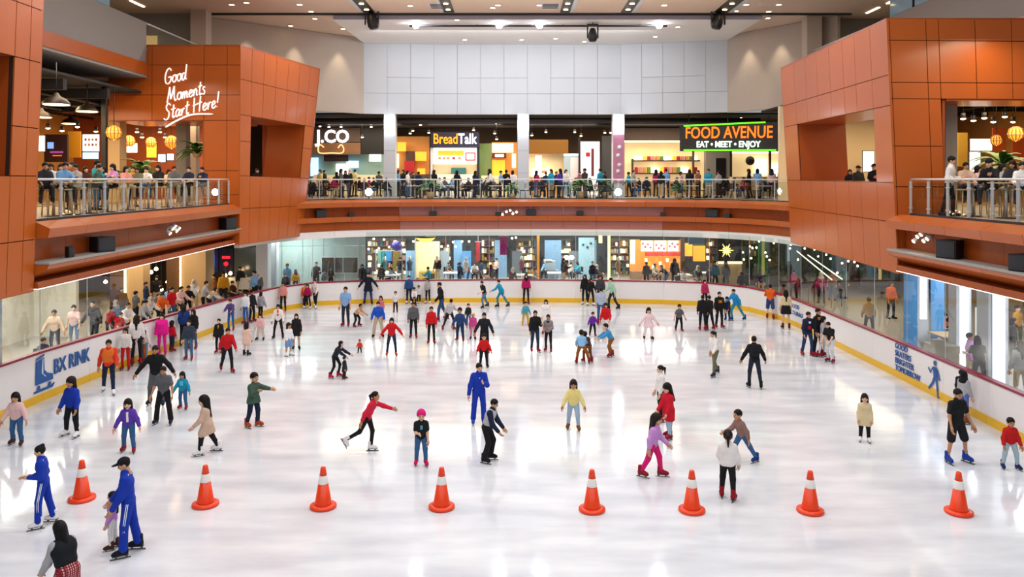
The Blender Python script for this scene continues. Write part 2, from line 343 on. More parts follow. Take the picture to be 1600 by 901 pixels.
# ------------------------------------------------------------------ glass railings
def railing(P, N, z, label, step, double):
    g = empty('glass_railing', tuple(P[len(P) // 2].xy) + (z,), label=label, cat='railing')
    pts = [Vector((p.x, p.y, z + 1.1)) - n * .06 for p, n in zip(P, N)]
    tube('handrail', pts, .032, STEEL, g, 8)
    for i in range(len(P) - 1):
        strip('pane', P[i], P[i + 1], N[i], N[i + 1], -.075, -.06, z + .08, z + .08, z + 1.0, z + 1.0, GLASSG, g, .06)
        strip('base_rail', P[i], P[i + 1], N[i], N[i + 1], -.1, -.03, z, z, z + .06, z + .06, DARKM, g, .0)
    for p, n in zip(P, N):
        a = math.atan2(n.y, n.x)
        t = Vector((-n.y, n.x, 0))
        if double:
            for s in (-.03, .03): bx('post', Vector((p.x, p.y, z + .53)) - n * .06 + t * s, (.05, .016, 1.04), STEEL, g, rz=a)
            for zz in (.22, .86): bx('clamp', Vector((p.x, p.y, z + zz)) - n * .06, (.03, .2, .03), STEEL, g, rz=a)
        else: bx('post', Vector((p.x, p.y, z + .53)) - n * .06, (.045, .03, 1.06), STEEL, g, rz=a)
    return g
ys = np.arange(20.9, 35.3, 1.19)
railing([Vector((XL, y, 0)) for y in ys], [Vector((1, 0, 0))] * len(ys), UZ, 'steel and glass railing before the diners beside the lettered orange box', 1.2, True)
ys = np.arange(24.7, 15.5, -1.05)
railing([Vector((XR + .15, y, 0)) for y in ys], [Vector((-1, 0, 0))] * len(ys), UZ, 'steel and glass railing before the diners above the walking-figure sign', 1.2, True)
railing([p for p in resample(FP, 1.3)], normals2(resample(FP, 1.3)), UZ - .01, 'long curved glass railing along the far shop fronts', 1.3, False)

# ------------------------------------------------------------------ copper cladding boxes
def lerp4(A, B, C, D, u, v): return A.lerp(B, u).lerp(D.lerp(C, u), v)
def u_of(A, B, px):
    lo, hi = 0., 1.; g = lambda t: CX + A.lerp(B, t).x * F / A.lerp(B, t).y - px; s = 1 if g(1) > g(0) else -1
    for _ in range(40):
        m = (lo + hi) / 2
        if g(m) * s > 0: hi = m
        else: lo = m
    return lo
def clad(parent, A, B, C, D, us, vs, hole=None, mat=ORANGE, flip=False, th=.05, gap=.012):
    """panels over the quad A B (bottom) C D (top) with recessed dark joints; hole=(u0,u1,v0,v1) stays open"""
    A, B, C, D = map(Vector, (A, B, C, D)); L = (B - A).length; Hh = (D - A).length; gu, gv = gap / L, gap / Hh
    n = (B - A).cross(D - A).normalized() * (-1 if flip else 1)
    def cell(u0, u1, v0, v1, nm, m, off, t):
        q = [lerp4(A, B, C, D, *c) + n * off for c in ((u0, v0), (u1, v0), (u1, v1), (u0, v1))]
        if flip: q = [q[1], q[0], q[3], q[2]]
        plate(nm, q, t, m, parent)
    for u0, u1 in zip(us, us[1:]):
        for v0, v1 in zip(vs, vs[1:]):
            uc, vc = (u0 + u1) / 2, (v0 + v1) / 2
            if hole and hole[0] < uc < hole[1] and hole[2] < vc < hole[3]: continue
            cell(u0 + gu, u1 - gu, v0 + gv, v1 - gv, 'panel', mat, 0, th)
            cell(u0 + (.07 / L if u0 == 0 else 0), u1 - (.07 / L if u1 == 1 else 0), v0, v1, 'backing', JOINT, -th * .7, .1)
def inner(parent, A, B, C, D, hole, depth, flip):
    """deep reveal of an opening: far jamb, near jamb, sill and head"""
    A, B, C, D = map(Vector, (A, B, C, D)); n = (B - A).cross(D - A).normalized() * (-1 if flip else 1); n.z = 0; n.normalize()
    u0, u1, v0, v1 = hole; k = lambda u, v: lerp4(A, B, C, D, u, v)
    for nm, a, b in (('jamb', (u1, v0), (u1, v1)), ('jamb', (u0, v1), (u0, v0)), ('sill', (u0, v0), (u1, v0)), ('head', (u1, v1), (u0, v1))):
        p, q = k(*a) - n * .06, k(*b) - n * .06
        quad = [p, q, q - n * depth, p - n * depth]
        plate(nm, quad, .06, ORANGE2, parent)
V3 = Vector
# --- left lettered box
lb = empty('wall_left_box', (-12, 38, 3.9), kind='structure', label='copper-orange clad box carrying white handwritten lettering')
A, B, C, D = V3((-12.1, 35.5, 3.9)), V3((-10.9, 41.7, 3.86)), V3((-10.0, 41.7, 12.54)), V3((-12.05, 35.5, 12.76))
hu0, hu1 = .13, .86
us = [0, hu0, .27, .42, .57, .72, hu1, 1]; vs = [0, .18, .345, .52, .652, .83, 1]
hole = (hu0, hu1, .345, .652); clad(lb, A, B, C, D, us, vs, hole); inner(lb, A, B, C, D, hole, 2.0, False)
x0, x1 = -17.9, -12.1
A2, B2 = V3((x0, 35.5, 3.9)), V3((x1, 35.5, 3.9)); C2, D2 = V3((-12.05, 35.5, 12.76)), V3((x0, 35.5, 12.76))
legu = (-13.7 - x0) / (x1 - x0); z_l = (9.41 - 3.9) / 8.86
clad(lb, A2, B2, C2, D2, [0, .33, legu, .9, 1], [0, .25, .37, z_l, .75, .9, 1], (0, legu, -1, z_l))
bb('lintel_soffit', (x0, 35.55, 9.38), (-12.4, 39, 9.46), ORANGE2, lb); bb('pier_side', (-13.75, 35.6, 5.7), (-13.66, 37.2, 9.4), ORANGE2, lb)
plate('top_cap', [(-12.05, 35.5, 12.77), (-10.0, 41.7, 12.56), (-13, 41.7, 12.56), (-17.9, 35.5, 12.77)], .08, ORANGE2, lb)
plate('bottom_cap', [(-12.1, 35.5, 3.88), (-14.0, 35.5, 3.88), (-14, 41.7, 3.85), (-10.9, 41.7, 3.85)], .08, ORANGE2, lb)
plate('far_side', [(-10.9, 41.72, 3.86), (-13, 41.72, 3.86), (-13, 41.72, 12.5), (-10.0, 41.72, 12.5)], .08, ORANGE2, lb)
# --- near left pier
lp = empty('wall_left_pier', (-12.3, 18, 3.9), kind='structure', label='copper-orange clad pier at the near end of the diners\' balcony')
A, B, C, D = V3((-12.4, 20.72, 3.9)), V3((-12.4, 13.5, 3.9)), V3((-11.9, 13.5, 15.6)), V3((-11.98, 20.72, 15.6))
A, B, C, D = B, A, D, C
us = [0, .22, .42, .62, .845, .93, 1]; vs = [0, .115, .255, .36, .505, .62, .73, .86, 1]
hole = (.0, .845, .255, .505); clad(lp, A, B, C, D, us, vs, hole); inner(lp, A, B, C, D, (.01, .845, .255, .505), 1.6, False)
plate('far_side', [(-12.4, 20.74, 3.9), (-13.6, 20.74, 3.9), (-13.6, 20.74, 15.6), (-11.98, 20.74, 15.6)], .08, ORANGE2, lp)
plate('bottom_cap', [(-12.4, 13.5, 3.89), (-13.6, 13.5, 3.89), (-13.6, 20.72, 3.89), (-12.4, 20.72, 3.89)], .08, ORANGE2, lp)
bb('back_lining', (-13.75, 13.5, 3.9), (-13.65, 20.7, 15.6), ORANGE2, lp)
# --- right box
rb = empty('wall_right_box', (12.5, 31, 3.9), kind='structure', label='long copper-orange clad box with a window over the ice')
A, B, C, D = V3((12.9, 37, 3.9)), V3((12.06, 25, 3.86)), V3((11.7, 25, 11.82)), V3((12.43, 37, 11.95))
us = [0] + [u_of(A, B, p) for p in (1256, 1273, 1291, 1311, 1332, 1351, 1376)] + [1]
vs = [0, .2, .356, .66, .78, 1]; hole = (us[1], us[7], .356, .66)
clad(rb, A, B, C, D, us, vs, hole); inner(rb, A, B, C, D, hole, 2.0, False)
A2, B2, C2, D2 = V3((12.06, 25, 3.86)), V3((20, 25, 3.86)), V3((20, 25, 11.75)), V3((11.7, 25, 11.82))
fu = lambda px: ((px - CX) / F * 25 - 12.0) / 8.0
legu = fu(1478); z_l = (9.3 - 3.86) / 7.93
clad(rb, A2, B2, C2, D2, [0, fu(1404), fu(1459), legu, fu(1533), fu(1588), .8, 1], [0, .34, .5, z_l, .75, .915, 1], (legu, 2, -1, z_l))
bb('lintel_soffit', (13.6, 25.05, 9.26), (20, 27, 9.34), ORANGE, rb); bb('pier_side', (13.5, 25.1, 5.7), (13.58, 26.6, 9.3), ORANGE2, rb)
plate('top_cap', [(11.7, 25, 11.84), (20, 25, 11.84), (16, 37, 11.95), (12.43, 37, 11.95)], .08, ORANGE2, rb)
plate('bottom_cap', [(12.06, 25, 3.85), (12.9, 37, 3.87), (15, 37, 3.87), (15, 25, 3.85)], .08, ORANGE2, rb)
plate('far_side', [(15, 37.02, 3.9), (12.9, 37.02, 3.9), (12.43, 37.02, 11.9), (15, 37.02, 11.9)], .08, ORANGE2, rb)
# --- side galleries: taupe wall with orange strip, windows, glass balustrade, back walls
for s, tg in ((-1, 'wall_left_gallery'), (1, 'wall_right_gallery')):
    X = 16.2 * s; y0, y1 = (21, 35.45) if s < 0 else (25.2, 37)
    g = empty(tg, (X, y0, 11.4), kind='structure', label='taupe gallery wall above the ' + ('orange strip and hanging lamps' if s < 0 else 'long window box'))
    bb('wall_field', (X, y0, 11.96), (X + .3 * s, y1, 13.75), GREYW, g); bb('orange_strip', (X - .05 * s, y0, 11.4), (X + .3 * s, y1, 11.95), ORANGE, g)
    bb('soffit', (X, y0, 11.3), (X + 9 * s, y1 + 6, 11.42), CONC, g)
    for k in range(6):
        ya = y0 + 1 + k * 2.1; bb('window_pane', (X + .1 * s, ya, 13.8), (X + .13 * s, ya + 2.0, 15.5), M('sky_blue_pane', '#7fa9c0', .08, spec=.8), g) if ya + 2 < y1 - 1 else None
        if ya + 2 < y1 - 1: bb('mullion', (X + .05 * s, ya - .06, 13.76), (X + .15 * s, ya, 15.55), DARKM, g)
    for k in range(4):
        ya = y1 + .1 + k * 1.5; bb('balustrade_pane', (X, ya, 12.7), (X + .02 * s, ya + 1.45, 13.65), GLASS, g)
    tube('balustrade_rail', [(X, y1, 13.7), (X, y1 + 6, 13.7)], .04, PANELW, g)
    bb('gallery_floor', (X, y1, 12.5), (X + 9 * s, y1 + 7, 12.65), CONC, g)
    bb('back_wall', (X + 6 * s, y0, 11.5), (X + 6.2 * s, y1 + 8, 15.6), GREYW, g); bb('end_wall', (X - .2 * s, y1 + 7, 10.9), (X + 8 * s, y1 + 7.2, 15.6), GREYW, g)
    bb('pillar', (X - .3 * s, y1 + 6.1, 10.9), (X + .5 * s, y1 + 6.9, 15.6), BEIGE, g); bb('lit_box', (X + 2.6 * s, y1 + 6.9, 12.7), (X + 3.6 * s, y1 + 6.98, 14.4), em('warm_lit_panel', '#c8a468', .5), g)
    for k in range(4): bb('line_light', (X + 2.5 * s, y1 - 3 + 2.3 * k, 15.56), (X + 2.62 * s, y1 - 1.6 + 2.3 * k, 15.6), LAMPS, g)

# ------------------------------------------------------------------ handwritten lettering on the lettered box (flat tubes on the face)
LET = {
 'G': (.72, [[(.62, .82), (.45, 1), (.2, .88), (.05, .5), (.12, .1), (.35, 0), (.55, .12), (.62, .42), (.36, .4)]]),
 'o': (.46, [[(.3, .48), (.12, .44), (.04, .22), (.16, .02), (.34, .08), (.4, .3), (.28, .48), (.46, .44)]]),
 'd': (.52, [[(.36, .42), (.2, .48), (.05, .3), (.08, .04), (.24, .04), (.38, .36), (.46, 1.0)], [(.46, 1.0), (.38, .2), (.48, .02)]]),
 'M': (.95, [[(0, -.05), (.08, .3), (.22, .98)], [(.22, .98), (.32, .3), (.38, .22), (.66, .98)], [(.66, .98), (.68, .3), (.78, .0), (.9, .1)]]),
 'm': (.68, [[(.02, .45), (.06, .0)], [(.06, .1), (.18, .44), (.28, .38), (.28, 0)], [(.28, .1), (.4, .44), (.52, .36), (.52, .05), (.64, .06)]]),
 'e': (.42, [[(.06, .2), (.3, .32), (.26, .47), (.1, .42), (.04, .15), (.18, 0), (.4, .14)]]),
 'n': (.5, [[(.02, .45), (.06, 0)], [(.06, .1), (.2, .45), (.34, .38), (.34, .05), (.46, .06)]]),
 't': (.36, [[(.2, .85), (.12, .15), (.2, 0), (.32, .1)], [(-.02, .55), (.36, .6)]]),
 's': (.38, [[(.3, .42), (.16, .48), (.1, .34), (.26, .18), (.2, .0), (.02, .05)]]),
 'S': (.66, [[(.58, .85), (.4, 1), (.2, .85), (.26, .6), (.44, .42), (.42, .1), (.2, -.05), (0, .08)]]),
 'a': (.5, [[(.36, .42), (.2, .48), (.05, .28), (.1, .02), (.26, .08), (.38, .42)], [(.38, .45), (.36, .06), (.48, .06)]]),
 'r': (.38, [[(.04, .45), (.08, 0)], [(.08, .15), (.2, .44), (.34, .42)]]),
 'H': (.85, [[(.1, .98), (.06, 0)], [(.64, 1.0), (.56, 0)], [(-.02, .46), (.4, .54), (.78, .6)]]),
 '!': (.3, [[(.2, 1.05), (.1, .3)], [(.07, .06), (.08, .03)]]), ' ': (.34, []),
}
INK = em('glowing_letter_paint', '#fff6f0', .55)  # letter paint given a faint glow of its own
word = empty('wall_lettering', tuple(at(300, 188, 35.4)), label='white handwritten slogan with underline swoosh on the orange box', cat='lettering')
PXM = 35.44 / F
def script(s, px, py, sz, ang, sx=1.):
    x = 0
    for ch in s:
        wd, st = LET[ch]
        V = []; Fc = []
        for k in st:
            P = []
            for (a, b) in k:
                u, v_ = (x + a) * sx + .26 * b, b; c, sn = math.cos(R(ang)), math.sin(R(ang))
                P.append(at(px, py, 35.42) + Vector(((u * c - v_ * sn) * sz * PXM, 0, (u * sn + v_ * c) * sz * PXM)))
            P = spline(P, 5) if len(P) > 2 else P; vv, ff = tube_vf(P, .03, 6); o = len(V); V += vv; Fc += [tuple(i + o for i in t) for t in ff]
        if V: link('letter', mesh('letter', V, Fc, INK, True), word)
        x += wd
script('Good', 257, 132, 23, 13, .72); script('Moments', 261, 160, 23, 13, .72); script('Start Here!', 256, 187, 23, 13, .78)
tube('underline', spline([at(258, 199, 35.42), at(275, 189, 35.42), at(300, 179, 35.42), at(333, 178, 35.42)], 6), [.012] + [.04] * 17 + [.012], INK, word)

# ------------------------------------------------------------------ board prints
def board_frame(px, py_bottom):
    p = ground(px, py_bottom); i = min(range(len(RINK)), key=lambda k: (RINK[k].xy - p.xy).length)
    a, b = RINK[max(0, i - 1)], RINK[min(len(RINK) - 1, i + 1)]; t = (b - a).normalized(); n = Vector((t.y, -t.x, 0))
    t0 = (p - a).dot(t); return a + t * t0 + n * .012, t, n
pr = empty('board_logo', (-14.4, 24, .5), label='blue ice-skate emblem and rink name printed on the boards', cat='logo')
UPV = V3((0, 0, 1)); o, t, n = board_frame(112, 607)
text('lettering', 'BX RINK', .64, o + n * .03 + UPV * .9, t, UPV, BLUE, pr, xs=.76, bold=.01)
o, t, n = board_frame(66, 625); o = o + n * .02
def flat(name, pts, o, t, mat, parent, off=0.):
    n = Vector((t.y, -t.x, 0)); P = [o + t * a + UPV * b + n * off for a, b in pts]; k = len(P)
    return link(name, mesh(name, [p + n * .006 for p in P] + P, [tuple(range(k))] + [tuple(range(k, 2 * k))[::-1]] + [(i, k + i, k + (i + 1) % k, (i + 1) % k) for i in range(k)], mat), parent)
so = o + t * -.45 + UPV * .32
flat('skate_boot', [(.02, .24), (.05, .95), (.42, 1.02), (.44, .62), (.58, .5), (.84, .42), (.86, .24)], so, t, BLUE, pr)
flat('skate_blade', [(-.05, .0), (-.05, .06), (.1, .07), (.12, .2), (.22, .2), (.24, .08), (.62, .08), (.64, .2), (.74, .2), (.76, .08), (.9, .14), (.93, .1), (.84, 0)], so, t, BLUE, pr)
flat('skate_collar', [(.05, .98), (.05, 1.04), (.43, 1.12), (.43, 1.06)], so, t, BLUE, pr)
flat('skate_stripe', [(.3, .55), (.34, .98), (.37, .98), (.36, .52), (.5, .42), (.48, .4)], so, t, WHITE, pr, .004)
pr = empty('board_slogan', (13.2, 26, .4), label='blue four-line slogan and walking figure printed on the boards', cat='slogan')
o, t, n = board_frame(1402, 588); o = o + n * .02
for k, s in enumerate(('GOOD', 'SKATERS', 'BRIGHTER', 'TOMORROW')):
    text('lettering', s, .28, o + UPV * (1.08 - .25 * k), t, UPV, BLUE, pr, xs=.98, bold=.0, align='LEFT')
o, t, n = board_frame(1451, 614); o = o + n * .02
def fig(pts, r): return flat('figure_limb', pts, o, t, BLUE, pr)
flat('figure_head', [(.45 + .085 * math.cos(k * math.pi / 5), 1.06 + .085 * math.sin(k * math.pi / 5)) for k in range(10)], o, t, BLUE, pr)
flat('figure_torso', [(.34, .94), (.56, .94), (.58, .62), (.38, .6)], o, t, BLUE, pr)
fig([(.34, .94), (.38, .86), (.2, .76), (.06, .86), (.03, .82), (.2, .68)], 0); fig([(.54, .94), (.62, .86), (.76, .58), (.7, .56), (.5, .84)], 0)
fig([(.38, .62), (.5, .62), (.36, .4), (.12, .16), (.04, .2), (.26, .42)], 0); fig([(.46, .62), (.58, .62), (.62, .36), (.68, .08), (.76, .04), (.6, .02), (.54, .36)], 0)
pr = empty('board_notice', (13.1, 38, .4), label='small two-line blue lettering on the boards near the curve', cat='lettering')
o, t, n = board_frame(1234, 507)
text('lettering', 'GOOD', .26, o + UPV * .92, t, UPV, BLUE, pr, xs=1.1, bold=.006, align='LEFT'); text('lettering', 'COURAGE', .26, o + UPV * .6, t, UPV, BLUE, pr, xs=1.1, bold=.006, align='LEFT')

# ------------------------------------------------------------------ loudspeakers, spot clusters and lamps on the fascia
SPK = M('speaker_black', '#15171c', .6)
GRL = M('speaker_grille', '#23262c', .7, bump=.4, scale=60)
def speaker(loc, s, rz, label):
    g = empty('loudspeaker', loc, label=label, cat='speaker', group='black loudspeakers on the balcony edge'); g.rotation_euler = (0, 0, rz); del PINV[g]
    w_, d_, h_ = s; V = [(-w_ / 2, -d_ / 2, 0), (w_ / 2, -d_ / 2, 0), (w_ * .36, d_ / 2, 0), (-w_ * .36, d_ / 2, 0)]
    V = V + [(x, y, h_) for x, y, z in V]; link('cabinet', mesh('cabinet', V, BF, SPK), g)
    o = bx('grille', (0, -d_ / 2 - .01, h_ / 2), (w_ * .9, .02, h_ * .86), GRL, g); o = bx('bracket', (0, d_ * .35, h_ * .5), (.08, d_ * .7, .06), DARKM, g)
def on_left(px):  d = -(XL + .1) * F / (CX - px) * 1; return d
for px, s, wh in ((158, (.62, .45, .44), 'big loudspeaker below the diners\' railing near the pier'), (355, (.66, .45, .5), 'loudspeaker at the foot of the lettered box'), (108, (.3, .12, .3), 'small speaker box nearest the orange pier')):
    d = 12.3 * F / (CX - px); speaker((-12.3, d, 4.64), s, R(68 if px != 108 else 90), wh)
for px, s, wh in ((1484, (.62, .45, .5), 'big angled loudspeaker on the ledge beside the spot cluster'), (1597, (.5, .4, .4), 'loudspeaker at the picture edge on the orange ledge')):
    d = 12.0 * F / (px - CX); speaker((12.05, d, 4.64), s, R(-68), wh)
for px, w_, h_, wh in ((502, .62, .4, 'wide loudspeaker on the far fascia beside the orange box'), (542, .3, .2, 'small speaker second along the far fascia'), (679, .42, .24, 'speaker on the far fascia below the bread shop'),
        (772, .34, .18, 'small speaker beside the centre spot cluster'), (824, .56, .32, 'centre loudspeaker on the far fascia'), (908, .4, .24, 'speaker below the bay with the white sign tower'),
        (1038, .24, .2, 'tiny speaker below the bakery shelves'), (1116, .7, .42, 'largest loudspeaker on the far fascia below the green neon sign'), (1146, .32, .2, 'small speaker beside the largest far loudspeaker')):
    p = min(FP, key=lambda q: abs(CX + q.x * F / q.y - px)); i = FP.index(p); n = FN[i]; q = p + n * .08
    speaker((q.x, q.y, 4.79), (w_, .25, h_), math.atan2(n.y, n.x) + R(90), wh)
def cluster(c, n, label):
    g = empty('spot_cluster', c, label=label, cat='spotlights', group='white spotlight clusters'); c = Vector(c); t = Vector((-n.y, n.x, 0))
    tube('arm', [c - t * .35, c + UPV * .12, c + t * .35], .022, PANELW, g)
    for a, b in ((-.38, -.03), (-.16, .12), (.05, .2), (.2, .02), (.4, .1)):
        p = c + t * a + UPV * b; tube('spot_head', [p, p + n * .09 - UPV * .07, p + n * .14 - UPV * .11], [.05, .07, .075], PANELW, g, 8); tube('lens', [p + n * .142 - UPV * .112, p + n * .15 - UPV * .118], .06, LAMPW, g, 8)
cluster((-12.35, 12.35 * F / (CX - 267), 5.0), V3((1, 0, 0)), 'white spotlight cluster in the recess before the lettered box')
cluster((12.05, 12.05 * F / (1445 - CX), 5.1), V3((-1, 0, 0)), 'white spotlight cluster beside the big angled loudspeaker')
cluster((-.15, 44.7, 4.98), V3((0, -1, 0)), 'white spotlight cluster on the middle of the far fascia')
# bright floods standing at the far railing and on the columns
def flood(loc, r, label, cat='flood light'):
    g = empty('flood_light', loc, label=label, cat=cat)
    lathe('lens', [(.001, -.02), (r * .7, -.02), (r, .0), (r * .7, .03), (.001, .03)], loc, em('flood_glare', '#f2f4ff', 55), g, 16).rotation_euler = (R(90), 0, 0)
    lathe('housing', [(r * .9, .04), (r * 1.15, .045), (r * 1.1, .16), (r * .5, .24), (.001, .24)], loc, STEEL, g, 16).rotation_euler = (R(-90), 0, 0)
    bx('bracket', Vector(loc) + V3((0, .12, -r - .06)), (.06, .06, .2), DARKM, g)
for px, py, lb_ in ((576, 300, 'dazzling flood light at the far railing beside the doughnut shop'), (966, 300, 'dazzling bluish flood light at the foot of the pink pillar')): 
    p = at(px, py, 45.3); flood(tuple(p), .2, lb_)
# ceiling: downlights, track and moving heads
def downlight(p, label, r=.14, warm=True):
    g = empty('downlight', p, label=label, cat='downlight', group='recessed ceiling downlights'); lathe('trim', [(r * 1.3, 0), (r * 1.3, -.02), (r, -.025), (r, 0)], p, PANELW, g, 12)
    lathe('bulb', [(.001, -.012), (r, -.012), (r, -.004), (.001, -.004)], p, LAMPW if warm else LAMP, g, 12)
DL = [(468, 7), (486, 18), (454, 40), (492, 29), (536, 45), (531, 56), (641, 9), (778, 8), (843, 8), (1038, 8), (1166, 7), (1150, 17), (1155, 44), (1167, 53), (1217, 7), (1201, 18), (1200, 28),
      (726, 62), (815, 62), (868, 60), (913, 65), (1024, 57), (1059, 42), (714, 31), (770, 12), (362, 7), (385, 4), (1545, 8), (1534, 20), (1560, 10), (1583, 31)]
ORD3 = ['first', 'second', 'third', 'fourth', 'fifth', 'sixth', 'seventh', 'eighth', 'ninth', 'tenth', 'eleventh', 'twelfth', 'thirteenth', 'fourteenth']; zc = {}
for i, (px, py) in enumerate(sorted(DL)):
    z = 15.31 if 568 < px < 1137 and py > 26 else 15.6
    p = ceil_pt(px, py, z)
    zone = 'white lowered ceiling' if z < 15.5 else 'beige ceiling beyond the lettered box' if px < 560 else 'beige ceiling before the white wall' if px < 1137 else 'beige ceiling beyond the window box'
    k = zc[zone] = zc.get(zone, 0) + 1
    downlight((p.x, p.y, z), f'recessed downlight in the {zone}, {ORD3[k - 1]} from the left')
def spot(name, loc, e, size, blend=.7):
    l = bpy.data.lights.new(name, 'SPOT'); l.energy = e; l.color = (1, .84, .62); l.spot_size = R(size); l.spot_blend = blend; l.shadow_soft_size = .08
    q = bpy.data.objects.new(name, l); COL.objects.link(q); q.location = loc
for q0, q1 in (((-16.5, 43.5), (wp[0].x, 50.0)), ((wp[3].x, 49.0), (17.5, 43.0))):      # scallops of the ceiling downlights on the slanted walls
    for k in (.22, .52, .82):
        a_ = Vector(q0).lerp(Vector(q1), k); t_ = (Vector(q1) - Vector(q0)).normalized(); n_ = Vector((t_.y, -t_.x)); a_ = a_ + n_ * .55; spot('wall_wash_light', (a_.x, a_.y, 15.45), 240, 62)
tr = empty('light_track', tuple(at(840, 40, 44.0)), label='long black ceiling track with three dazzling lamps before the white wall', cat='light track')
tube('track_bar', [at(640, 40.5, 44), at(1042, 40.5, 44)], .055, BLACK, tr)
for px in (655, 745, 880, 1000): tube('hanger', [at(px, 40, 44), V3((at(px, 40, 44).x, 44, 15.33))], .015, BLACK, tr)
for px in (650, 780, 843, 1030):
    p = at(px, 38, 43.8); lathe('lamp', [(.001, -.22), (.12, -.2), (.2, -.02), (.2, .04), (.12, .16), (.001, .18)], p, em('track_glare', '#eef2ff', 60), tr, 14); tube('lamp_neck', [p + UPV * .18, p + UPV * .36], .05, STEEL, tr)
def mover(px, py, d, label, drop, s=1.):
    p = at(px, py, d); g = empty('stage_spotlight', tuple(p), label=label, cat='spotlight', group='black stage spotlights')
    tube('cable' if drop else 'stem', [p + UPV * .5 * s, V3((p.x, d, min(15.6, p.z + drop + .55 * s)))], .03, BLACK, g)
    lathe('head', [(.001, -.5 * s), (.2 * s, -.5 * s), (.27 * s, -.36 * s), (.27 * s, -.1 * s), (.2 * s, .16 * s), (.12 * s, .3 * s), (.001, .3 * s)], p, BLACK, g, 14).rotation_euler = (0, R(-14 if px < 800 else 14 if px > 1000 else 0), 0)
    for sx in (-1, 1): bx('yoke_arm', p + V3((sx * .31 * s, 0, .08 * s)), (.07, .14, .75 * s), DARKM, g)
    bx('yoke_base', p + V3((0, 0, .48 * s)), (.68 * s, .24, .12), DARKM, g)
mover(581, 29, 42.0, 'black stage spotlight hanging at the slot above the slanted wall', .2, 1.1); mover(1122, 29, 42.0, 'black stage spotlight tilted at the slot nearest the right gallery', .2, 1.1); mover(926, 52, 43.5, 'black stage spotlight hanging alone on a long cable', 1.0, .9)

# ------------------------------------------------------------------ traffic cones
CO = M('cone_orange', '#f0400c', .35, var=.04); CW = M('cone_white_band', '#f4f2ee', .4)
nth = ['first', 'second', 'third', 'fourth', 'fifth', 'sixth', 'seventh', 'eighth']
for i, (px, py) in enumerate(((128, 780), (321, 789), (505, 792), (690, 793), (925, 797), (1081, 798), (1266, 799), (1498, 801))):
    p = ground(px, py); g = empty('traffic_cone', tuple(p), label='orange traffic cone with white band, %s in the row from the left end' % nth[i], cat='traffic cone', group='row of traffic cones on the ice')
    lathe('base', [(.001, 0), (.26, 0), (.275, .02), (.27, .055), (.2, .075), (.001, .075)], p, CO, g, 28)
    lathe('cone_body', [(.185, .07), (.17, .1), (.1, .52), (.001, .52)], p, CO, g, 28); lathe('reflective_band', [(.104, .5), (.107, .505), (.082, .66), (.079, .665)], p, CW, g, 28)
    lathe('cone_tip', [(.079, .655), (.05, .83), (.035, .84), (.001, .84)], p, CO, g, 28)

# ------------------------------------------------------------------ people
def nets(Fl, org, cell):
    s = Fl < 0; nx, ny, nz = Fl.shape
    c = np.zeros((nx - 1, ny - 1, nz - 1), np.int8)
    for dx in (0, 1):
        for dy in (0, 1):
            for dz in (0, 1): c += s[dx:nx - 1 + dx, dy:ny - 1 + dy, dz:nz - 1 + dz]
    idx = np.argwhere((c > 0) & (c < 8)); N = len(idx)
    if N == 0: return np.zeros((0, 3)), np.zeros((0, 4), int)
    acc = np.zeros((N, 3)); cnt = np.zeros(N)
    co = [(0, 0, 0), (1, 0, 0), (0, 1, 0), (1, 1, 0), (0, 0, 1), (1, 0, 1), (0, 1, 1), (1, 1, 1)]
    val = [Fl[idx[:, 0] + a, idx[:, 1] + b, idx[:, 2] + d] for a, b, d in co]
    for i, j in ((0, 1), (2, 3), (4, 5), (6, 7), (0, 2), (1, 3), (4, 6), (5, 7), (0, 4), (1, 5), (2, 6), (3, 7)):
        m = (val[i] < 0) != (val[j] < 0); t = np.where(m, val[i] / np.where(m, val[i] - val[j], 1), 0)
        p = np.array(co[i])[None] + t[:, None] * (np.array(co[j]) - np.array(co[i]))[None]; acc += p * m[:, None]; cnt += m
    V = (idx + acc / cnt[:, None]) * cell + org
    gi = -np.ones(c.shape, np.int32); gi[idx[:, 0], idx[:, 1], idx[:, 2]] = np.arange(N); Fs = []
    for ax in range(3):
        a = s.take(range(0, s.shape[ax] - 1), ax); b = s.take(range(1, s.shape[ax]), ax); e = np.argwhere(a != b)
        o1, o2 = [(1, 2), (2, 0), (0, 1)][ax]; ok = (e[:, o1] > 0) & (e[:, o2] > 0) & (e[:, o1] < s.shape[o1] - 1) & (e[:, o2] < s.shape[o2] - 1); e = e[ok]
        d1 = np.zeros(3, int); d1[o1] = 1; d2 = np.zeros(3, int); d2[o2] = 1
        q = [gi[tuple((e - x).T)] for x in (d1 + d2, d2, 0 * d1, d1)]; q = np.stack(q, 1); ins = a[tuple(e.T)]
        q[~ins] = q[~ins][:, ::-1]; Fs.append(q)
    return V, np.concatenate(Fs)
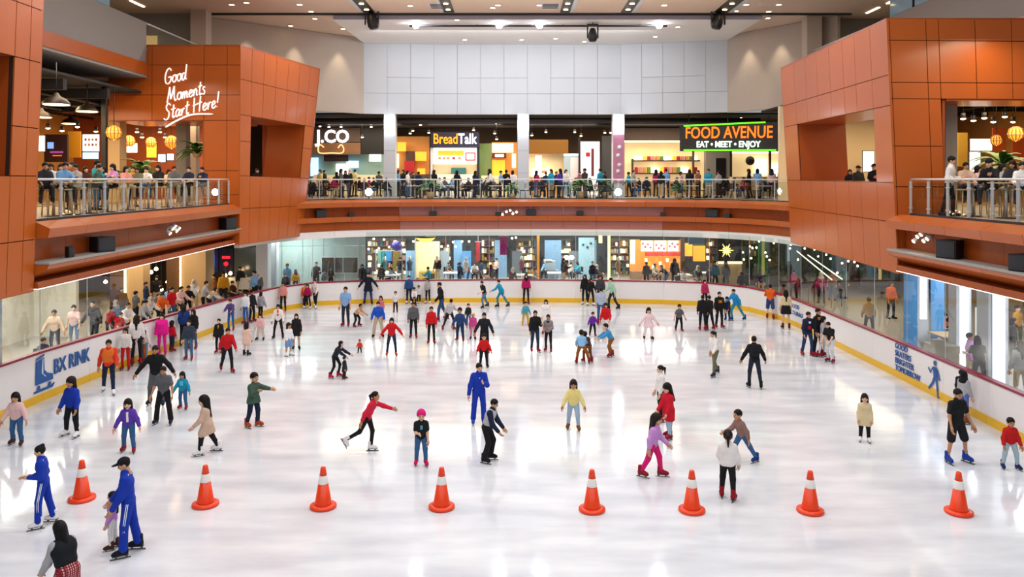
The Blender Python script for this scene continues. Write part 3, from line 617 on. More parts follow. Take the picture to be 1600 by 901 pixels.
class Fld:
    def __init__(s, lo, hi, cell):
        s.c = cell; s.o = np.array(lo) - 2 * cell; n = np.ceil((np.array(hi) - s.o) / cell).astype(int) + 3
        ax = [(s.o[i] + cell * np.arange(n[i])).astype(np.float32) for i in range(3)]; s.X, s.Y, s.Z = ax[0][:, None, None], ax[1][None, :, None], ax[2][None, None, :]; s.n = n
    def cap(s, a, b, ra, rb):
        a = np.array(a, np.float32); b = np.array(b, np.float32); d = b - a; L = max(1e-9, float(d @ d))
        px, py, pz = s.X - a[0], s.Y - a[1], s.Z - a[2]; t = np.clip((px * d[0] + py * d[1] + pz * d[2]) / L, 0, 1)
        return np.sqrt((px - t * d[0]) ** 2 + (py - t * d[1]) ** 2 + (pz - t * d[2]) ** 2) - (ra + t * (rb - ra))
    def ell(s, c, r):
        q = np.sqrt(((s.X - c[0]) / r[0]) ** 2 + ((s.Y - c[1]) / r[1]) ** 2 + ((s.Z - c[2]) / r[2]) ** 2); return (q - 1) * min(r)
    def plane(s, n, c): return (s.X * n[0] + s.Y * n[1] + s.Z * n[2]) - c
    def mesh(s, f): return nets(np.ascontiguousarray(np.broadcast_to(f, s.n)), s.o, s.c)
def smin(fs, k=.012):
    m = np.minimum.reduce(fs); acc = 0
    for f_ in fs: acc = acc + np.exp(-np.clip((f_ - m) / k, 0, 30))
    return m - k * np.log(acc)
# --- head (half height .115), facing -Y
def make_head(cell):
    g = Fld((-.1, -.12, -.17), (.1, .12, .13), cell)
    f_ = smin([g.ell((0, .012, .03), (.074, .092, .086)), g.cap((0, -.02, -.02), (0, -.042, -.078), .058, .034), g.cap((-.03, -.04, -.03), (.03, -.04, -.03), .038, .038),
               g.cap((0, -.082, .012), (0, -.098, -.02), .009, .014), g.ell((.077, .012, -.005), (.012, .022, .032)), g.ell((-.077, .012, -.005), (.012, .022, .032)),
               g.cap((0, .022, -.05), (0, .028, -.17), .046, .05)], .008)
    V, Q = g.mesh(f_); V = V.tolist(); Q = Q.tolist(); mi = [0] * len(Q)
    def blob(c, r, m):
        v, q = lathe_vf([(.001, -1), (.7, -.7), (1, 0), (.7, .7), (.001, 1)], 8); o = len(V)
        V.extend([(c[0] + x * r[0], c[1] + y * r[1], c[2] + z * r[2]) for x, y, z in v]); Q.extend([tuple(i + o for i in t) for t in q]); mi.extend([m] * len(q))
    for s_ in (-1, 1):
        blob((s_ * .031, -.076, .008), (.015, .008, .0085), 1); blob((s_ * .032, -.08, .03), (.021, .007, .005), 1)
    blob((0, -.082, -.05), (.022, .008, .0075), 2)
    return V, Q, mi
HEADS = {0: make_head(.0125), 1: make_head(.021)}
# --- hand: wrist at origin, fingers along -Z, palm towards -Y (forward), thumb on +X side
def make_hand():
    V = []; Q = []
    def add(v, q):
        o = len(V); V.extend([tuple(x) for x in v]); Q.extend([tuple(i + o for i in t) for t in q])
    v = []
    for z, wx, wy in ((.015, .024, .02), (-.03, .034, .018), (-.085, .04, .015)): v += [(-wx, -wy, z), (wx, -wy, z), (wx, wy, z), (-wx, wy, z)]
    q = [(3, 2, 1, 0), (8, 9, 10, 11)] + [(r * 4 + k, r * 4 + (k + 1) % 4, r * 4 + 4 + (k + 1) % 4, r * 4 + 4 + k) for r in (0, 1) for k in range(4)]; add(v, q)
    for x, L in ((-.03, .062), (-.0105, .076), (.0095, .08), (.029, .07)):
        add(*tube_vf([(x, 0, -.08), (x, -.004, -.08 - L * .4), (x * 1.02, -.02, -.08 - L * .75), (x, -.042, -.08 - L * .95)], [.0098, .0095, .0088, .007], 5))
    add(*tube_vf([(.03, -.004, -.02), (.052, -.014, -.05), (.06, -.026, -.078), (.058, -.036, -.095)], [.013, .0115, .0105, .008], 5)); return V, Q
HAND = make_hand()
# --- hair and head coverings
def make_hair(kind):
    g = Fld((-.17, -.19, -.42), (.17, .24, .19), .0125 if kind not in ('long', 'hijab') else .015)
    cap = g.ell((0, .014, .036), (.088, .106, .1)); face = lambda c: -(g.plane((0, .75, .66), c)); f_ = None
    base = np.maximum(np.maximum(cap, face(-.022)), -.075 - g.Z)
    fr = np.maximum(np.maximum(cap, face(-.036)), -.08 - g.Z)
    if kind == 'short': f_ = base
    elif kind == 'crop': f_ = np.maximum(np.maximum(g.ell((0, .014, .036), (.083, .1, .096)), face(-.012)), -.06 - g.Z)
    elif kind == 'bob': f_ = smin([fr, np.maximum(smin([g.cap((s * .06, .02, 0), (s * .07, .03, -.12), .04, .034) for s in (-1, 1)] + [g.cap((0, .07, 0), (0, .07, -.12), .055, .05)]), -(g.Y + .035))], .01)
    elif kind == 'long': f_ = smin([fr, np.maximum(smin([g.cap((s * .06, .03, 0), (s * .075, .055, -.26), .042, .03) for s in (-1, 1)] + [g.cap((0, .075, 0), (0, .1, -.34), .058, .036)]), -(g.Y + .03))], .012)
    elif kind == 'pony': f_ = smin([base, g.cap((0, .09, .06), (0, .15, .03), .024, .032), g.cap((0, .15, .03), (0, .155, -.16), .034, .014)], .01)
    elif kind == 'bun': f_ = smin([base, g.ell((0, .075, .115), (.042, .042, .04))], .008)
    elif kind == 'hijab':
        f_ = smin([g.ell((0, .014, .03), (.096, .112, .108)), g.cap((0, .0, -.06), (0, .02, -.16), .085, .1), g.cap((-.07, .03, -.2), (.07, .03, -.2), .085, .085), g.cap((0, -.05, -.15), (0, -.07, -.25), .06, .04)], .03)
        f_ = np.maximum(f_, -g.ell((0, -.12, -.012), (.06, .09, .088)))
    elif kind == 'cap':
        f_ = smin([np.maximum(g.ell((0, .012, .04), (.094, .112, .102)), .045 - g.Z), np.maximum(g.ell((0, -.11, .052), (.075, .085, .014)), g.Y + .06)], .006)
    elif kind == 'helmet': f_ = np.maximum(np.maximum(g.ell((0, .012, .035), (.106, .126, .118)), face(-.02)), -.03 - g.Z)
    elif kind == 'beanie': f_ = smin([np.maximum(g.ell((0, .014, .045), (.094, .112, .112)), .03 - g.Z)], .006)
    V, Q = g.mesh(f_); return V, Q
PLACE = M('slot', '#888888')
HAIR = {}
def hair_mesh(kind):
    if kind not in HAIR: v, q = make_hair(kind); HAIR[kind] = mesh(kind, v.tolist(), q.tolist(), PLACE, True)
    return HAIR[kind]
def make_boot(shoe=False):
    g = Fld((-.06, -.21, -.09), (.06, .11, .16), .013)
    fs = [g.cap((0, .03, -.035), (0, -.12, -.045), .046, .038), g.cap((0, -.12, -.045), (0, -.155, -.048), .038, .032), g.cap((0, .035, -.03), (0, .02, .02 if shoe else .12), .044, .042 if shoe else .056)]
    if not shoe: fs.append(g.cap((0, -.02, .01), (0, -.09, -.03), .04, .035))
    f_ = np.maximum(smin(fs, .014), -.078 - g.Z); f_ = np.maximum(f_, g.Z - (.03 if shoe else .13)); V, Q = g.mesh(f_); return mesh('boot', V.tolist(), Q.tolist(), PLACE, True)
BOOT = make_boot(); SHOE = make_boot(True)
def blade_mesh():
    V = []; Q = []
    for lo, hi in (((-.03, -.17, -.086), (.03, .085, -.074)), ((-.006, -.205, -.14), (.006, .12, -.118)), ((-.01, -.13, -.12), (.01, -.09, -.08)), ((-.01, .03, -.12), (.01, .075, -.08))):
        o = len(V); V += [(x, y, z) for z in (lo[2], hi[2]) for x, y in ((lo[0], lo[1]), (hi[0], lo[1]), (hi[0], hi[1]), (lo[0], hi[1]))]; Q += [tuple(i + o for i in t) for t in BF]
    return mesh('blade', V, Q, M('skate_blade_steel', '#5d6066', .3, metal=.8))
BLADE = blade_mesh()
# --- poses: lean, roll, twist, head (yaw, pitch), arms (flex, abduct, elbow, forearm abduct), legs (flex, abduct, knee)
POSES = {
 'stand':  dict(aL=(6, 12, 14, 6), aR=(4, 12, 16, 6), lL=(4, 4, 6), lR=(-2, 4, 4)),
 'stand2': dict(lean=4, aL=(18, 14, 30, 0), aR=(8, 16, 20, 8), lL=(10, 6, 14), lR=(-6, 6, 6), hd=(8, 6)),
 'glide':  dict(lean=8, aL=(10, 28, 14, 22), aR=(12, 28, 12, 22), lL=(14, 7, 20), lR=(-4, 8, 12), hd=(0, 8)),
 'open':   dict(lean=8, aL=(4, 42, 10, 34), aR=(6, 42, 10, 34), lL=(12, 9, 18), lR=(0, 10, 16), hd=(0, 12)),
 'wide':   dict(lean=4, aL=(8, 20, 20, 10), aR=(8, 20, 20, 10), lL=(10, 12, 12), lR=(4, 12, 10), hd=(0, 10)),
 'step':   dict(lean=9, aL=(24, 12, 26, 4), aR=(-18, 16, 20, 10), lL=(22, 4, 16), lR=(-14, 6, 14), hd=(0, 6)),
 'step2':  dict(lean=10, aL=(-16, 16, 22, 8), aR=(26, 12, 30, 0), lL=(-12, 5, 18), lR=(20, 5, 18), hd=(0, 8)),
 'kick':   dict(lean=22, aL=(72, 14, 6, 8), aR=(-28, 18, 14, 12), lL=(16, 2, 22), lR=(-26, 6, 34), hd=(0, -10)),
 'stride': dict(lean=18, aL=(34, 14, 40, 0), aR=(-22, 18, 20, 8), lL=(34, 3, 40), lR=(-22, 10, 8), hd=(0, -4)),
 'stride2': dict(lean=16, aL=(-20, 22, 18, 12), aR=(38, 16, 36, 0), lL=(-24, 14, 6), lR=(28, 6, 34), hd=(0, -2)),
 'bend':   dict(lean=42, aL=(58, 10, 14, 2), aR=(58, 10, 14, 2), lL=(30, 10, 40), lR=(18, 12, 34), hd=(0, -14)),
 'push':   dict(lean=30, aL=(64, 6, 10, 0), aR=(60, 8, 10, 0), lL=(28, 4, 40), lR=(6, 6, 30), hd=(0, -6)),
 'hunch':  dict(lean=20, aL=(26, 8, 22, -4), aR=(22, 8, 26, -4), lL=(22, 5, 34), lR=(14, 5, 30), hd=(0, 16)),
 'clap':   dict(lean=6, aL=(-4, 8, 100, -8), aR=(-10, 8, 88, -8), lL=(10, 4, 10), lR=(-8, 6, 6), hd=(0, 10)),
 'lead':   dict(lean=6, aL=(14, 8, 20, 0), aR=(20, 8, 24, 0), lL=(8, 4, 6), lR=(-8, 5, 4), hd=(0, 18)),
 'across': dict(lean=4, aL=(26, 10, 96, -34), aR=(2, 18, 12, 12), lL=(6, 5, 8), lR=(-2, 5, 6), hd=(10, 8)),
 'point':  dict(lean=3, aL=(78, 8, 10, 4), aR=(40, 16, 80, -8), lL=(10, 5, 14), lR=(-4, 5, 12), hd=(0, 2)),
 'back_hand': dict(lean=6, aL=(8, 10, 16, 4), aR=(30, 8, 70, -20), lL=(6, 5, 10), lR=(-4, 5, 6), hd=(0, 12)),
 'straddle': dict(lean=34, aL=(40, 18, 20, 4), aR=(40, 18, 20, 4), lL=(22, 14, 20), lR=(14, 26, 6), hd=(0, -4)),
 'lean_board': dict(lean=14, aL=(44, 16, 40, -6), aR=(40, 18, 44, -6), lL=(8, 5, 10), lR=(0, 6, 8), hd=(0, 4)),
 'sit':    dict(lean=6, aL=(34, 10, 50, -8), aR=(32, 12, 46, -8), lL=(84, 6, 84), lR=(80, 8, 80), hd=(6, 8)),
 'sit2':   dict(lean=14, aL=(48, 14, 70, -14), aR=(20, 14, 66, -6), lL=(82, 8, 88), lR=(84, 5, 84), hd=(-14, 12)),
 'sit3':   dict(lean=2, aL=(20, 12, 84, -16), aR=(40, 12, 60, -12), lL=(82, 5, 90), lR=(78, 9, 76), hd=(20, 2)),
 'talk':   dict(lean=2, aL=(30, 10, 80, -10), aR=(4, 12, 14, 6), lL=(2, 4, 4), lR=(-2, 4, 4), hd=(-16, 4)),
 'toddler': dict(lean=4, aL=(14, 26, 24, 12), aR=(14, 26, 24, 12), lL=(6, 12, 10), lR=(4, 12, 10)),
}
BUILD = {'a': dict(hip=.86, th=.40, sh=.40, sho=.44, shw=.155, hr=1.0, fat=1.0, arm=.28, fore=.245),
         'f': dict(hip=.86, th=.40, sh=.41, sho=.42, shw=.137, hr=1.0, fat=.92, arm=.27, fore=.235),
         'c': dict(hip=.80, th=.36, sh=.36, sho=.40, shw=.132, hr=1.28, fat=1.12, arm=.255, fore=.22),
         't': dict(hip=.66, th=.29, sh=.29, sho=.42, shw=.165, hr=1.62, fat=1.3, arm=.24, fore=.2)}
def limb(side, f_, a): return np.array([side * math.sin(R(a)), -math.sin(R(f_)) * math.cos(R(a)), -math.cos(R(f_)) * math.cos(R(a))])
BODY = {}
def rig(build, pose):
    B = BUILD[build]; P = dict(lean=0, tw=0, hd=(0, 0)); P.update(POSES[pose]); J = {}
    L = R(P['lean']); u = np.array([0, -math.sin(L), math.cos(L)]); fw = np.array([0, -math.cos(L), -math.sin(L)])
    for s_, k in ((1, 'L'), (-1, 'R')):
        f_, a, kn = P['l' + k]; h = np.array([s_ * .085, 0, 0]); d1 = limb(s_, f_, a); d2 = limb(s_, f_ - kn, a * .6)
        J['hip' + k] = h; J['kn' + k] = h + d1 * B['th']; J['an' + k] = J['kn' + k] + d2 * B['sh']; J['tilt' + k] = kn - f_
    J['u'] = u; J['fw'] = fw; J['pel'] = np.zeros(3); J['wa'] = u * .13; J['ch'] = u * .31; J['sc'] = u * B['sho']; J['nk'] = u * (B['sho'] + .075)
    hr = B['hr']; J['hc'] = J['nk'] + np.array([0, -.012 - .05 * math.sin(L), 0]) + (np.array([0, 0, 1]) * .7 + u * .3) * .112 * hr
    for s_, k in ((1, 'L'), (-1, 'R')):
        q = P['a' + k]; f_, a, e = q[:3]; a2 = q[3] if len(q) > 3 else a
        J['sh' + k] = J['sc'] + np.array([s_ * B['shw'], 0, 0]) - u * .025
        J['el' + k] = J['sh' + k] + limb(s_, f_ - P['lean'] * .3, a) * B['arm']; J['fd' + k] = limb(s_, f_ + e - P['lean'] * .3, a2); J['wr' + k] = J['el' + k] + J['fd' + k] * B['fore']
    low = min(J['anL'][2], J['anR'][2]); J['low'] = low; J['hd'] = P['hd']; J['B'] = B; J['sit'] = pose.startswith('sit'); return J
def outfit_meshes(build, pose, top, bot, q):
    """body, top and bottom meshes in metres for a 1.7 m figure; origin on the ground"""
    key = (build, pose, top, bot, q)
    if key in BODY: return BODY[key]
    J = rig(build, pose); B = J['B']; ft = B['fat']; cell = (.0225, .036)[q]
    pts = np.array([J[k] for k in ('hipL', 'hipR', 'knL', 'knR', 'anL', 'anR', 'shL', 'shR', 'elL', 'elR', 'wrL', 'wrR', 'nk')])
    g = Fld(pts.min(0) - .17, pts.max(0) + np.array([.17, .17, .12]), cell)
    bar = lambda c, hw, r: g.cap(J[c] - np.array([hw, 0, 0]), J[c] + np.array([hw, 0, 0]), r * ft, r * ft)
    hipb = bar('pel', .062, .088); wa = bar('wa', .058, .078); ch = bar('ch', .07, .088); mid = g.cap(J['wa'] - [.06, 0, 0], J['ch'] - [.07, 0, 0], .075 * ft, .084 * ft); mid2 = g.cap(J['wa'] + [.06, 0, 0], J['ch'] + [.07, 0, 0], .075 * ft, .084 * ft)
    sc = g.cap(J['shL'] * .96 + J['shR'] * .04, J['shR'] * .96 + J['shL'] * .04, .046 * ft, .046 * ft); up1 = g.cap(J['ch'] - [.07, 0, 0], J['shR'] * .9 + J['sc'] * .1, .08 * ft, .05 * ft); up2 = g.cap(J['ch'] + [.07, 0, 0], J['shL'] * .9 + J['sc'] * .1, .08 * ft, .05 * ft)
    nk = g.cap(J['sc'], J['nk'] + J['u'] * .03, .062, .05)
    torso = [hipb, wa, ch, mid, mid2, sc, up1, up2]
    UA = {k: g.cap(J['sh' + k], J['el' + k], .05 * ft, .042 * ft) for k in 'LR'}; FA = {k: g.cap(J['el' + k], J['wr' + k], .042 * ft, .029 * ft) for k in 'LR'}
    TH = {k: g.cap(J['hip' + k], J['kn' + k], .084 * ft, .058 * ft) for k in 'LR'}; SH = {k: g.cap(J['kn' + k], J['an' + k], .056 * ft, .037 * ft) for k in 'LR'}
    body = smin(torso + [nk] + [UA[k] for k in 'LR'] + [FA[k] for k in 'LR'] + [TH[k] for k in 'LR'] + [SH[k] for k in 'LR']) + .004
    V, Q = g.mesh(body); V = V.tolist(); Q = [tuple(t) for t in Q.tolist()]; mi = [0] * len(Q)
    hv, hq, hm = HEADS[q]; Hm = Matrix.Rotation(R(J['hd'][0]), 3, 'Z') @ Matrix.Rotation(R(J['hd'][1]), 3, 'X')
    o = len(V); V += [tuple(Vector(J['hc']) + Hm @ (Vector(p) * B['hr'])) for p in hv]; Q += [tuple(i + o for i in t) for t in hq]; mi += hm
    for s_, k in ((1, 'L'), (-1, 'R')):
        zz = -Vector(J['fd' + k]); yy = Vector((0, 1, 0)) if abs(zz.y) < .8 else Vector((0, 0, 1)); xx = yy.cross(zz).normalized(); yy = zz.cross(xx); rm = Matrix((xx, yy, zz)).transposed(); o = len(V)
        hs = 1.06 * (1.0 if build in 'af' else 1.1)
        # palms turn towards the thigh; thumbs point forward
        tw = Matrix.Rotation(R(-62 * s_), 3, 'Z'); V += [tuple(Vector(J['wr' + k]) + rm @ (tw @ (Vector((-p[0] * s_, p[1], p[2])) * hs))) for p in HAND[0]]
        Q += [tuple(i + o for i in (t if s_ < 0 else t[::-1])) for t in HAND[1]]; mi += [0] * len(HAND[1])
    off = np.array([0, 0, -J['low']])
    res = {'J': J}
    res['body'] = (V, Q, mi)
    # top garment
    ts, hem = top; rel = g.X * J['u'][0] + g.Y * J['u'][1] + g.Z * J['u'][2]
    sl = torso + [g.cap(J['sc'], J['nk'] - J['u'] * .018, .07, .062)]
    if ts in ('long', 'puff'): sl += [UA[k] - (.016 if ts == 'puff' else .004) for k in 'LR'] + [g.cap(J['el' + k], J['el' + k] + (J['wr' + k] - J['el' + k]) * .93, .047 * ft, .036 * ft) for k in 'LR']
    elif ts == 'short': sl += [g.cap(J['sh' + k], J['sh' + k] + (J['el' + k] - J['sh' + k]) * .62, .054 * ft, .056 * ft) for k in 'LR']
    if hem < -.1:
        m1 = J['hipL'] * .3 + J['knL'] * .7; m2 = J['hipR'] * .3 + J['knR'] * .7
        sl += [g.cap(J['hipL'], m1, .095 * ft, .105 * ft), g.cap(J['hipR'], m2, .095 * ft, .105 * ft), g.cap((J['hipL'] + J['hipR']) / 2, (m1 + m2) / 2, .09 * ft, .11 * ft)]
    f_ = smin(sl, .016) - (.026 if ts == 'puff' else .017); f_ = np.maximum(f_, hem - rel); res['top'] = g.mesh(f_)
    # bottom garment
    if bot == 'skirt':
        m1 = J['hipL'] * .35 + J['knL'] * .65; m2 = J['hipR'] * .35 + J['knR'] * .65
        f_ = smin([hipb, wa, g.cap(J['hipL'], m1, .09 * ft, .115 * ft), g.cap(J['hipR'], m2, .09 * ft, .115 * ft), g.cap(J['pel'], (m1 + m2) / 2, .09, .12)], .02) - .012; f_ = np.maximum(np.maximum(f_, -.3 - g.Z), rel - .1)
    elif bot == 'shorts':
        f_ = np.maximum(smin([hipb, wa] + [g.cap(J['hip' + k], J['kn' + k] * .95 + J['hip' + k] * .05, .09 * ft, .082 * ft) for k in 'LR'], .012) - .01, rel - .1)
    else:
        wd = .014 if bot == 'wide' else .006
        f_ = np.maximum(smin([hipb, wa] + [TH[k] for k in 'LR'] + [g.cap(J['kn' + k], J['kn' + k] * .06 + J['an' + k] * .94, .058 * ft, (.062 if bot == 'wide' else .046) * ft) for k in 'LR'], .012) - wd, rel - .1)
    res['bot'] = g.mesh(f_)
    for k in ('top', 'bot'): v, qf = res[k]; res[k] = mesh(k, v.tolist(), qf.tolist(), PLACE, True)
    v, qf, m_ = res['body']; res['body'] = mesh('body', v, qf, [PLACE, PLACE, PLACE], True, m_)
    BODY[key] = res; return res
SKINS = [M('skin_light', '#deb093', .55), M('skin_mid', '#cd9a76', .55), M('skin_tan', '#bd8862', .55), M('skin_pale', '#e2b79a', .55)]
EYEM = M('eye_dark', '#1a1210', .4); LIPM = M('lip', '#9c5348', .5)
HAIRM = M('black_hair', '#0c0909', .6, spec=.25, bump=.3, scale=40); HAIRB = M('dark_brown_hair', '#1c110c', .6, spec=.25, bump=.3, scale=40)
def fab(col): return M('fabric_' + col.lstrip('#'), col, .8, var=.1, scale=14, bump=.15, spec=.25)
def setm(o, *ms):
    for i, m in enumerate(ms): o.material_slots[i].link = 'OBJECT'; o.material_slots[i].material = m
NP = [0]
def person(loc, h, yaw, pose='stand', build='a', top=('long', -.06), tc='#333333', bot='trousers', bc='#16171b', hair='short', hc=None, feet='skate', fc='#8e1424', label=None, group=None, q=0, skin=None,
           tn='jacket', bn='trousers', lean_z=0., legskin=None, extra=None, lift=0.):
    NP[0] += 1; me = outfit_meshes(build, pose, top, bot, q); J = me['J']; sole = {'skate': .14, 'shoe': .078, None: .05}[feet]
    full = J['hc'][2] + .115 * J['B']['hr'] - J['low'] + sole; s = h / (1.7 if J['sit'] else max(1.3, full) if pose not in ('bend', 'push', 'straddle', 'kick', 'stride', 'hunch', 'stride2') else (1.7 + sole))
    g = bpy.data.objects.new('person', None); COL.objects.link(g); g.location = loc; g.rotation_euler = (0, 0, R(yaw)); g.scale = (s, s, s); g.empty_display_size = .2
    tag(g, label, 'person', group)
    dz = -J['low'] + sole + lift; sk = SKINS[NP[0] % 4] if skin is None else SKINS[skin]
    def ch(nm, md, pos=(0, 0, 0), rot=None, par=g, sc=None):
        o = bpy.data.objects.new(nm, md); COL.objects.link(o); o.parent = par; o.location = pos
        if rot is not None: o.rotation_euler = rot
        if sc: o.scale = (sc, sc, sc)
        return o
    b = ch('body', me['body'], (0, 0, dz)); setm(b, sk, EYEM, LIPM)
    o = ch(tn, me['top'], (0, 0, dz)); setm(o, fab(tc)); TOP = o
    o = ch(bn, me['bot'], (0, 0, dz)); setm(o, fab(bc)); BOT = o
    hp = tuple(np.array(J['hc']) + [0, 0, dz]); hrot = (R(J['hd'][1]), 0, R(J['hd'][0])); hr = J['B']['hr']
    for kd in (hair if isinstance(hair, (list, tuple)) else [hair]):
        if kd is None: continue
        hm = HAIRM if NP[0] % 3 else HAIRB
        if kd in ('hijab', 'cap', 'helmet', 'beanie'): hm = fab(C_.get(hc, hc) or '#141418')
        elif hc and not isinstance(hair, (list, tuple)): hm = fab(hc)
        o = ch({'hijab': 'headscarf', 'cap': 'cap', 'helmet': 'helmet', 'beanie': 'beanie'}.get(kd, 'hair'), hair_mesh(kd), hp, hrot, sc=hr); setm(o, hm)
    if feet:
        for s_, k in ((1, 'L'), (-1, 'R')):
            a = J['an' + k]; lifted = a[2] - J['low'] > .06; t = J['tilt' + k] if lifted and not J['sit'] else 0
            o = ch('skate' if feet == 'skate' else 'shoe', BOOT if feet == 'skate' else SHOE, (a[0], a[1], a[2] + dz), (R(t * .9), 0, R(s_ * 12)), sc=1.0 if build in 'af' else 1.08); setm(o, fab(fc) if fc not in ('#f2f2f2',) else M('white_boot', '#e9e9ea', .4))
            if feet == 'skate': ch('blade', BLADE, par=o)
    if extra: extra(g, ch, J, dz)
    return g
# small worn extras
def tubes(segs, r, n=5):
    V = []; Q = []
    for s in segs:
        v, q = tube_vf(s, r, n); o = len(V); V += v; Q += [tuple(i + o for i in t) for t in q]
    return V, Q
def x_stripes(col='#e8eef8', legs=True, yoke='#2f7be0'):
    def f_(g, ch, J, dz):
        z = Vector((0, 0, dz)); m = M('stripe_white', col, .6)
        if legs:
            for s_, k in ((1, 'L'), (-1, 'R')):
                for w_ in (-.012, .014):
                    h, kn, an = [Vector(J[x + k]) for x in ('hip', 'kn', 'an')]; e = Vector((s_, 0, 0)); fwd = Vector((0, w_, 0))
                    v, q = tube_vf([h + e * .095 + fwd + z, kn + e * .068 + fwd + z, kn * .08 + an * .92 + e * .05 + fwd + z], .008, 5); ch('leg_stripe', mesh('leg_stripe', v, q, m, True))
        for s_, k in ((1, 'L'), (-1, 'R')):
            sh, el = Vector(J['sh' + k]), Vector(J['el' + k]); v, q = tube_vf([Vector(J['nk']) * .9 + sh * .1 + z + Vector((s_ * .04, .05, -.02)), sh + Vector((s_ * .0, .062, .03)) + z, sh + Vector((s_ * .055, .03, -.02)) + z], .012, 5); ch('yoke_stripe', mesh('yoke_stripe', v, q, m, True))
    return f_
def x_chest(col, w_=.09, h_=.09, name='print', dzc=0.):
    def f_(g, ch, J, dz):
        c = Vector(J['ch']) + Vector((0, 0, dz)); fw = Vector(J['fw']); u = Vector(J['u']); r_ = Vector((1, 0, 0)); d = .112 * J['B']['fat']
        P = [c + fw * (d + .004) + r_ * a * w_ + u * (b * h_ + dzc) for a, b in ((-1, -1), (1, -1), (1, 1), (-1, 1))]
        V = [p - fw * .03 for p in P] + P; ch(name, mesh(name, V, BF, fab(col)))
    return f_
def x_vest(col, name='vest'):
    def f_(g, ch, J, dz):
        g2 = Fld((-.3, -.4, -.05), (.3, .35, .6), .025); ft = J['B']['fat']; a = np.array
        fs = [g2.cap(J['wa'] - [.06, 0, 0], J['wa'] + [.06, 0, 0], .1 * ft, .1 * ft), g2.cap(J['ch'] - [.075, 0, 0], J['ch'] + [.075, 0, 0], .108 * ft, .108 * ft), g2.cap(J['sc'] - [.09, 0, 0] - J['u'] * .03, J['sc'] + [.09, 0, 0] - J['u'] * .03, .08 * ft, .08 * ft)]
        f2 = np.maximum(smin(fs, .04) - .012, .06 - (g2.Y * J['u'][1] + g2.Z * J['u'][2])); v, q = g2.mesh(f2); ch(name, mesh(name, v.tolist(), q.tolist(), fab(col), True), (0, 0, dz))
    return f_
def x_backpack(col):
    def f_(g, ch, J, dz):
        g2 = Fld((-.2, -.05, 0), (.2, .4, .55), .022); c = J['ch'] - J['fw'] * .17; f2 = smin([g2.ell(c, (.15, .09, .2)), g2.ell(c + [0, .05, -.07], (.11, .06, .1))], .02); v, q = g2.mesh(f2); ch('backpack', mesh('backpack', v.tolist(), q.tolist(), fab(col), True), (0, 0, dz))
        for s_ in (-1, 1):
            c0 = Vector(J['sc']) + Vector((s_ * .09, 0, dz)); fw = Vector(J['fw']); v, q = tube_vf(spline([c0 - fw * .1 + UPV * .02, c0 + UPV * .055, c0 + fw * .085 - UPV * .02, c0 + fw * .1 - UPV * .2, c0 - fw * .06 - UPV * .3], 4), .02, 5); ch('strap', mesh('strap', v, q, fab('#22242a'), True))
    return f_
def both(*fs):
    def f_(*a):
        for x in fs: x(*a)
    return f_

def x_plaid(g, ch, J, dz):
    m = bpy.data.materials.new('red_plaid'); m.use_nodes = True; nt = m.node_tree; b = nt.nodes['Principled BSDF']; b.inputs['Roughness'].default_value = .85; tc = nt.nodes.new('ShaderNodeTexCoord'); prev = None
    for ax, col in (('X', '#e8c8c8'), ('Z', '#20161c'), ('X', '#7c1420')):
        wv = nt.nodes.new('ShaderNodeTexWave'); wv.bands_direction = ax; wv.inputs['Scale'].default_value = 9 if col != '#7c1420' else 5; wv.inputs['Distortion'].default_value = .3; nt.links.new(tc.outputs['Object'], wv.inputs[0])
        cr = nt.nodes.new('ShaderNodeMapRange'); cr.inputs[1].default_value = .72; cr.inputs[2].default_value = .8; nt.links.new(wv.outputs['Fac'], cr.inputs[0])
        mx = nt.nodes.new('ShaderNodeMix'); mx.data_type = 'RGBA'; mx.inputs[6].default_value = (*hexc('#b01c30'), 1); mx.inputs[7].default_value = (*hexc(col), 1); nt.links.new(cr.outputs[0], mx.inputs[0])
        if prev: nt.links.new(prev.outputs[2], mx.inputs[6])
        prev = mx
    nt.links.new(prev.outputs[2], b.inputs['Base Color'])
    for o in g.children:
        if o.name.startswith('skirt'): setm(o, m)

# ------------------------------------------------------------------ skaters on the ice (feet pixel, head-top pixel -> place and height)
C_ = {'blk': '#15161a', 'navy': '#18233f', 'jean': '#35618f', 'ljean': '#9fb9cf', 'red': '#c4121f', 'wht': '#e6e4e2', 'gry': '#5b5d61', 'lgry': '#a9a9ad', 'blu': '#1437a8', 'lblu': '#6f9fd0', 'pink': '#e01f8c', 'pale': '#e3bdbb',
      'mag': '#a01850', 'org': '#e0601c', 'brn': '#7a4a22', 'khk': '#b9a88c', 'beg': '#c9ac97', 'grn': '#3f5a4c', 'pur': '#5b3aa8', 'lil': '#c88ad0', 'yel': '#ead98a', 'teal': '#1e93b4', 'mint': '#9fc9b0', 'cream': '#d8c59c', 'olv': '#6c6a52', 'sal': '#d68c84', 'char': '#2a2c31', 'drb': '#4a2a1c', 'gold': '#c48a1c', 'ored': '#d83a20'}
def cc(k): return C_.get(k, k)
def sk(px, fy, hy, yaw, pose, build, tc, bc, label, hair='short', fc='#8e1424', hm=None, **k):
    p = ground(px, fy)
    if p.y < 45:
        i = min(range(len(RINK)), key=lambda k_: (RINK[k_].xy - p.xy).length); a_, b_ = RINK[max(0, i - 1)], RINK[min(len(RINK) - 1, i + 1)]; t_ = (b_ - a_).normalized(); n_ = Vector((t_.y, -t_.x, 0)); dd = (p - a_).dot(n_)
        if dd < .32: p = p + n_ * (.32 - dd)
    h = hm or (fy - hy) * EYE / (fy - CY); q = 0 if fy - hy > 50 else 0
    return person(tuple(p), h, yaw, pose, build, tc=cc(tc), bc=cc(bc), label=label, hair=hair, fc=cc(fc), q=q, **k)
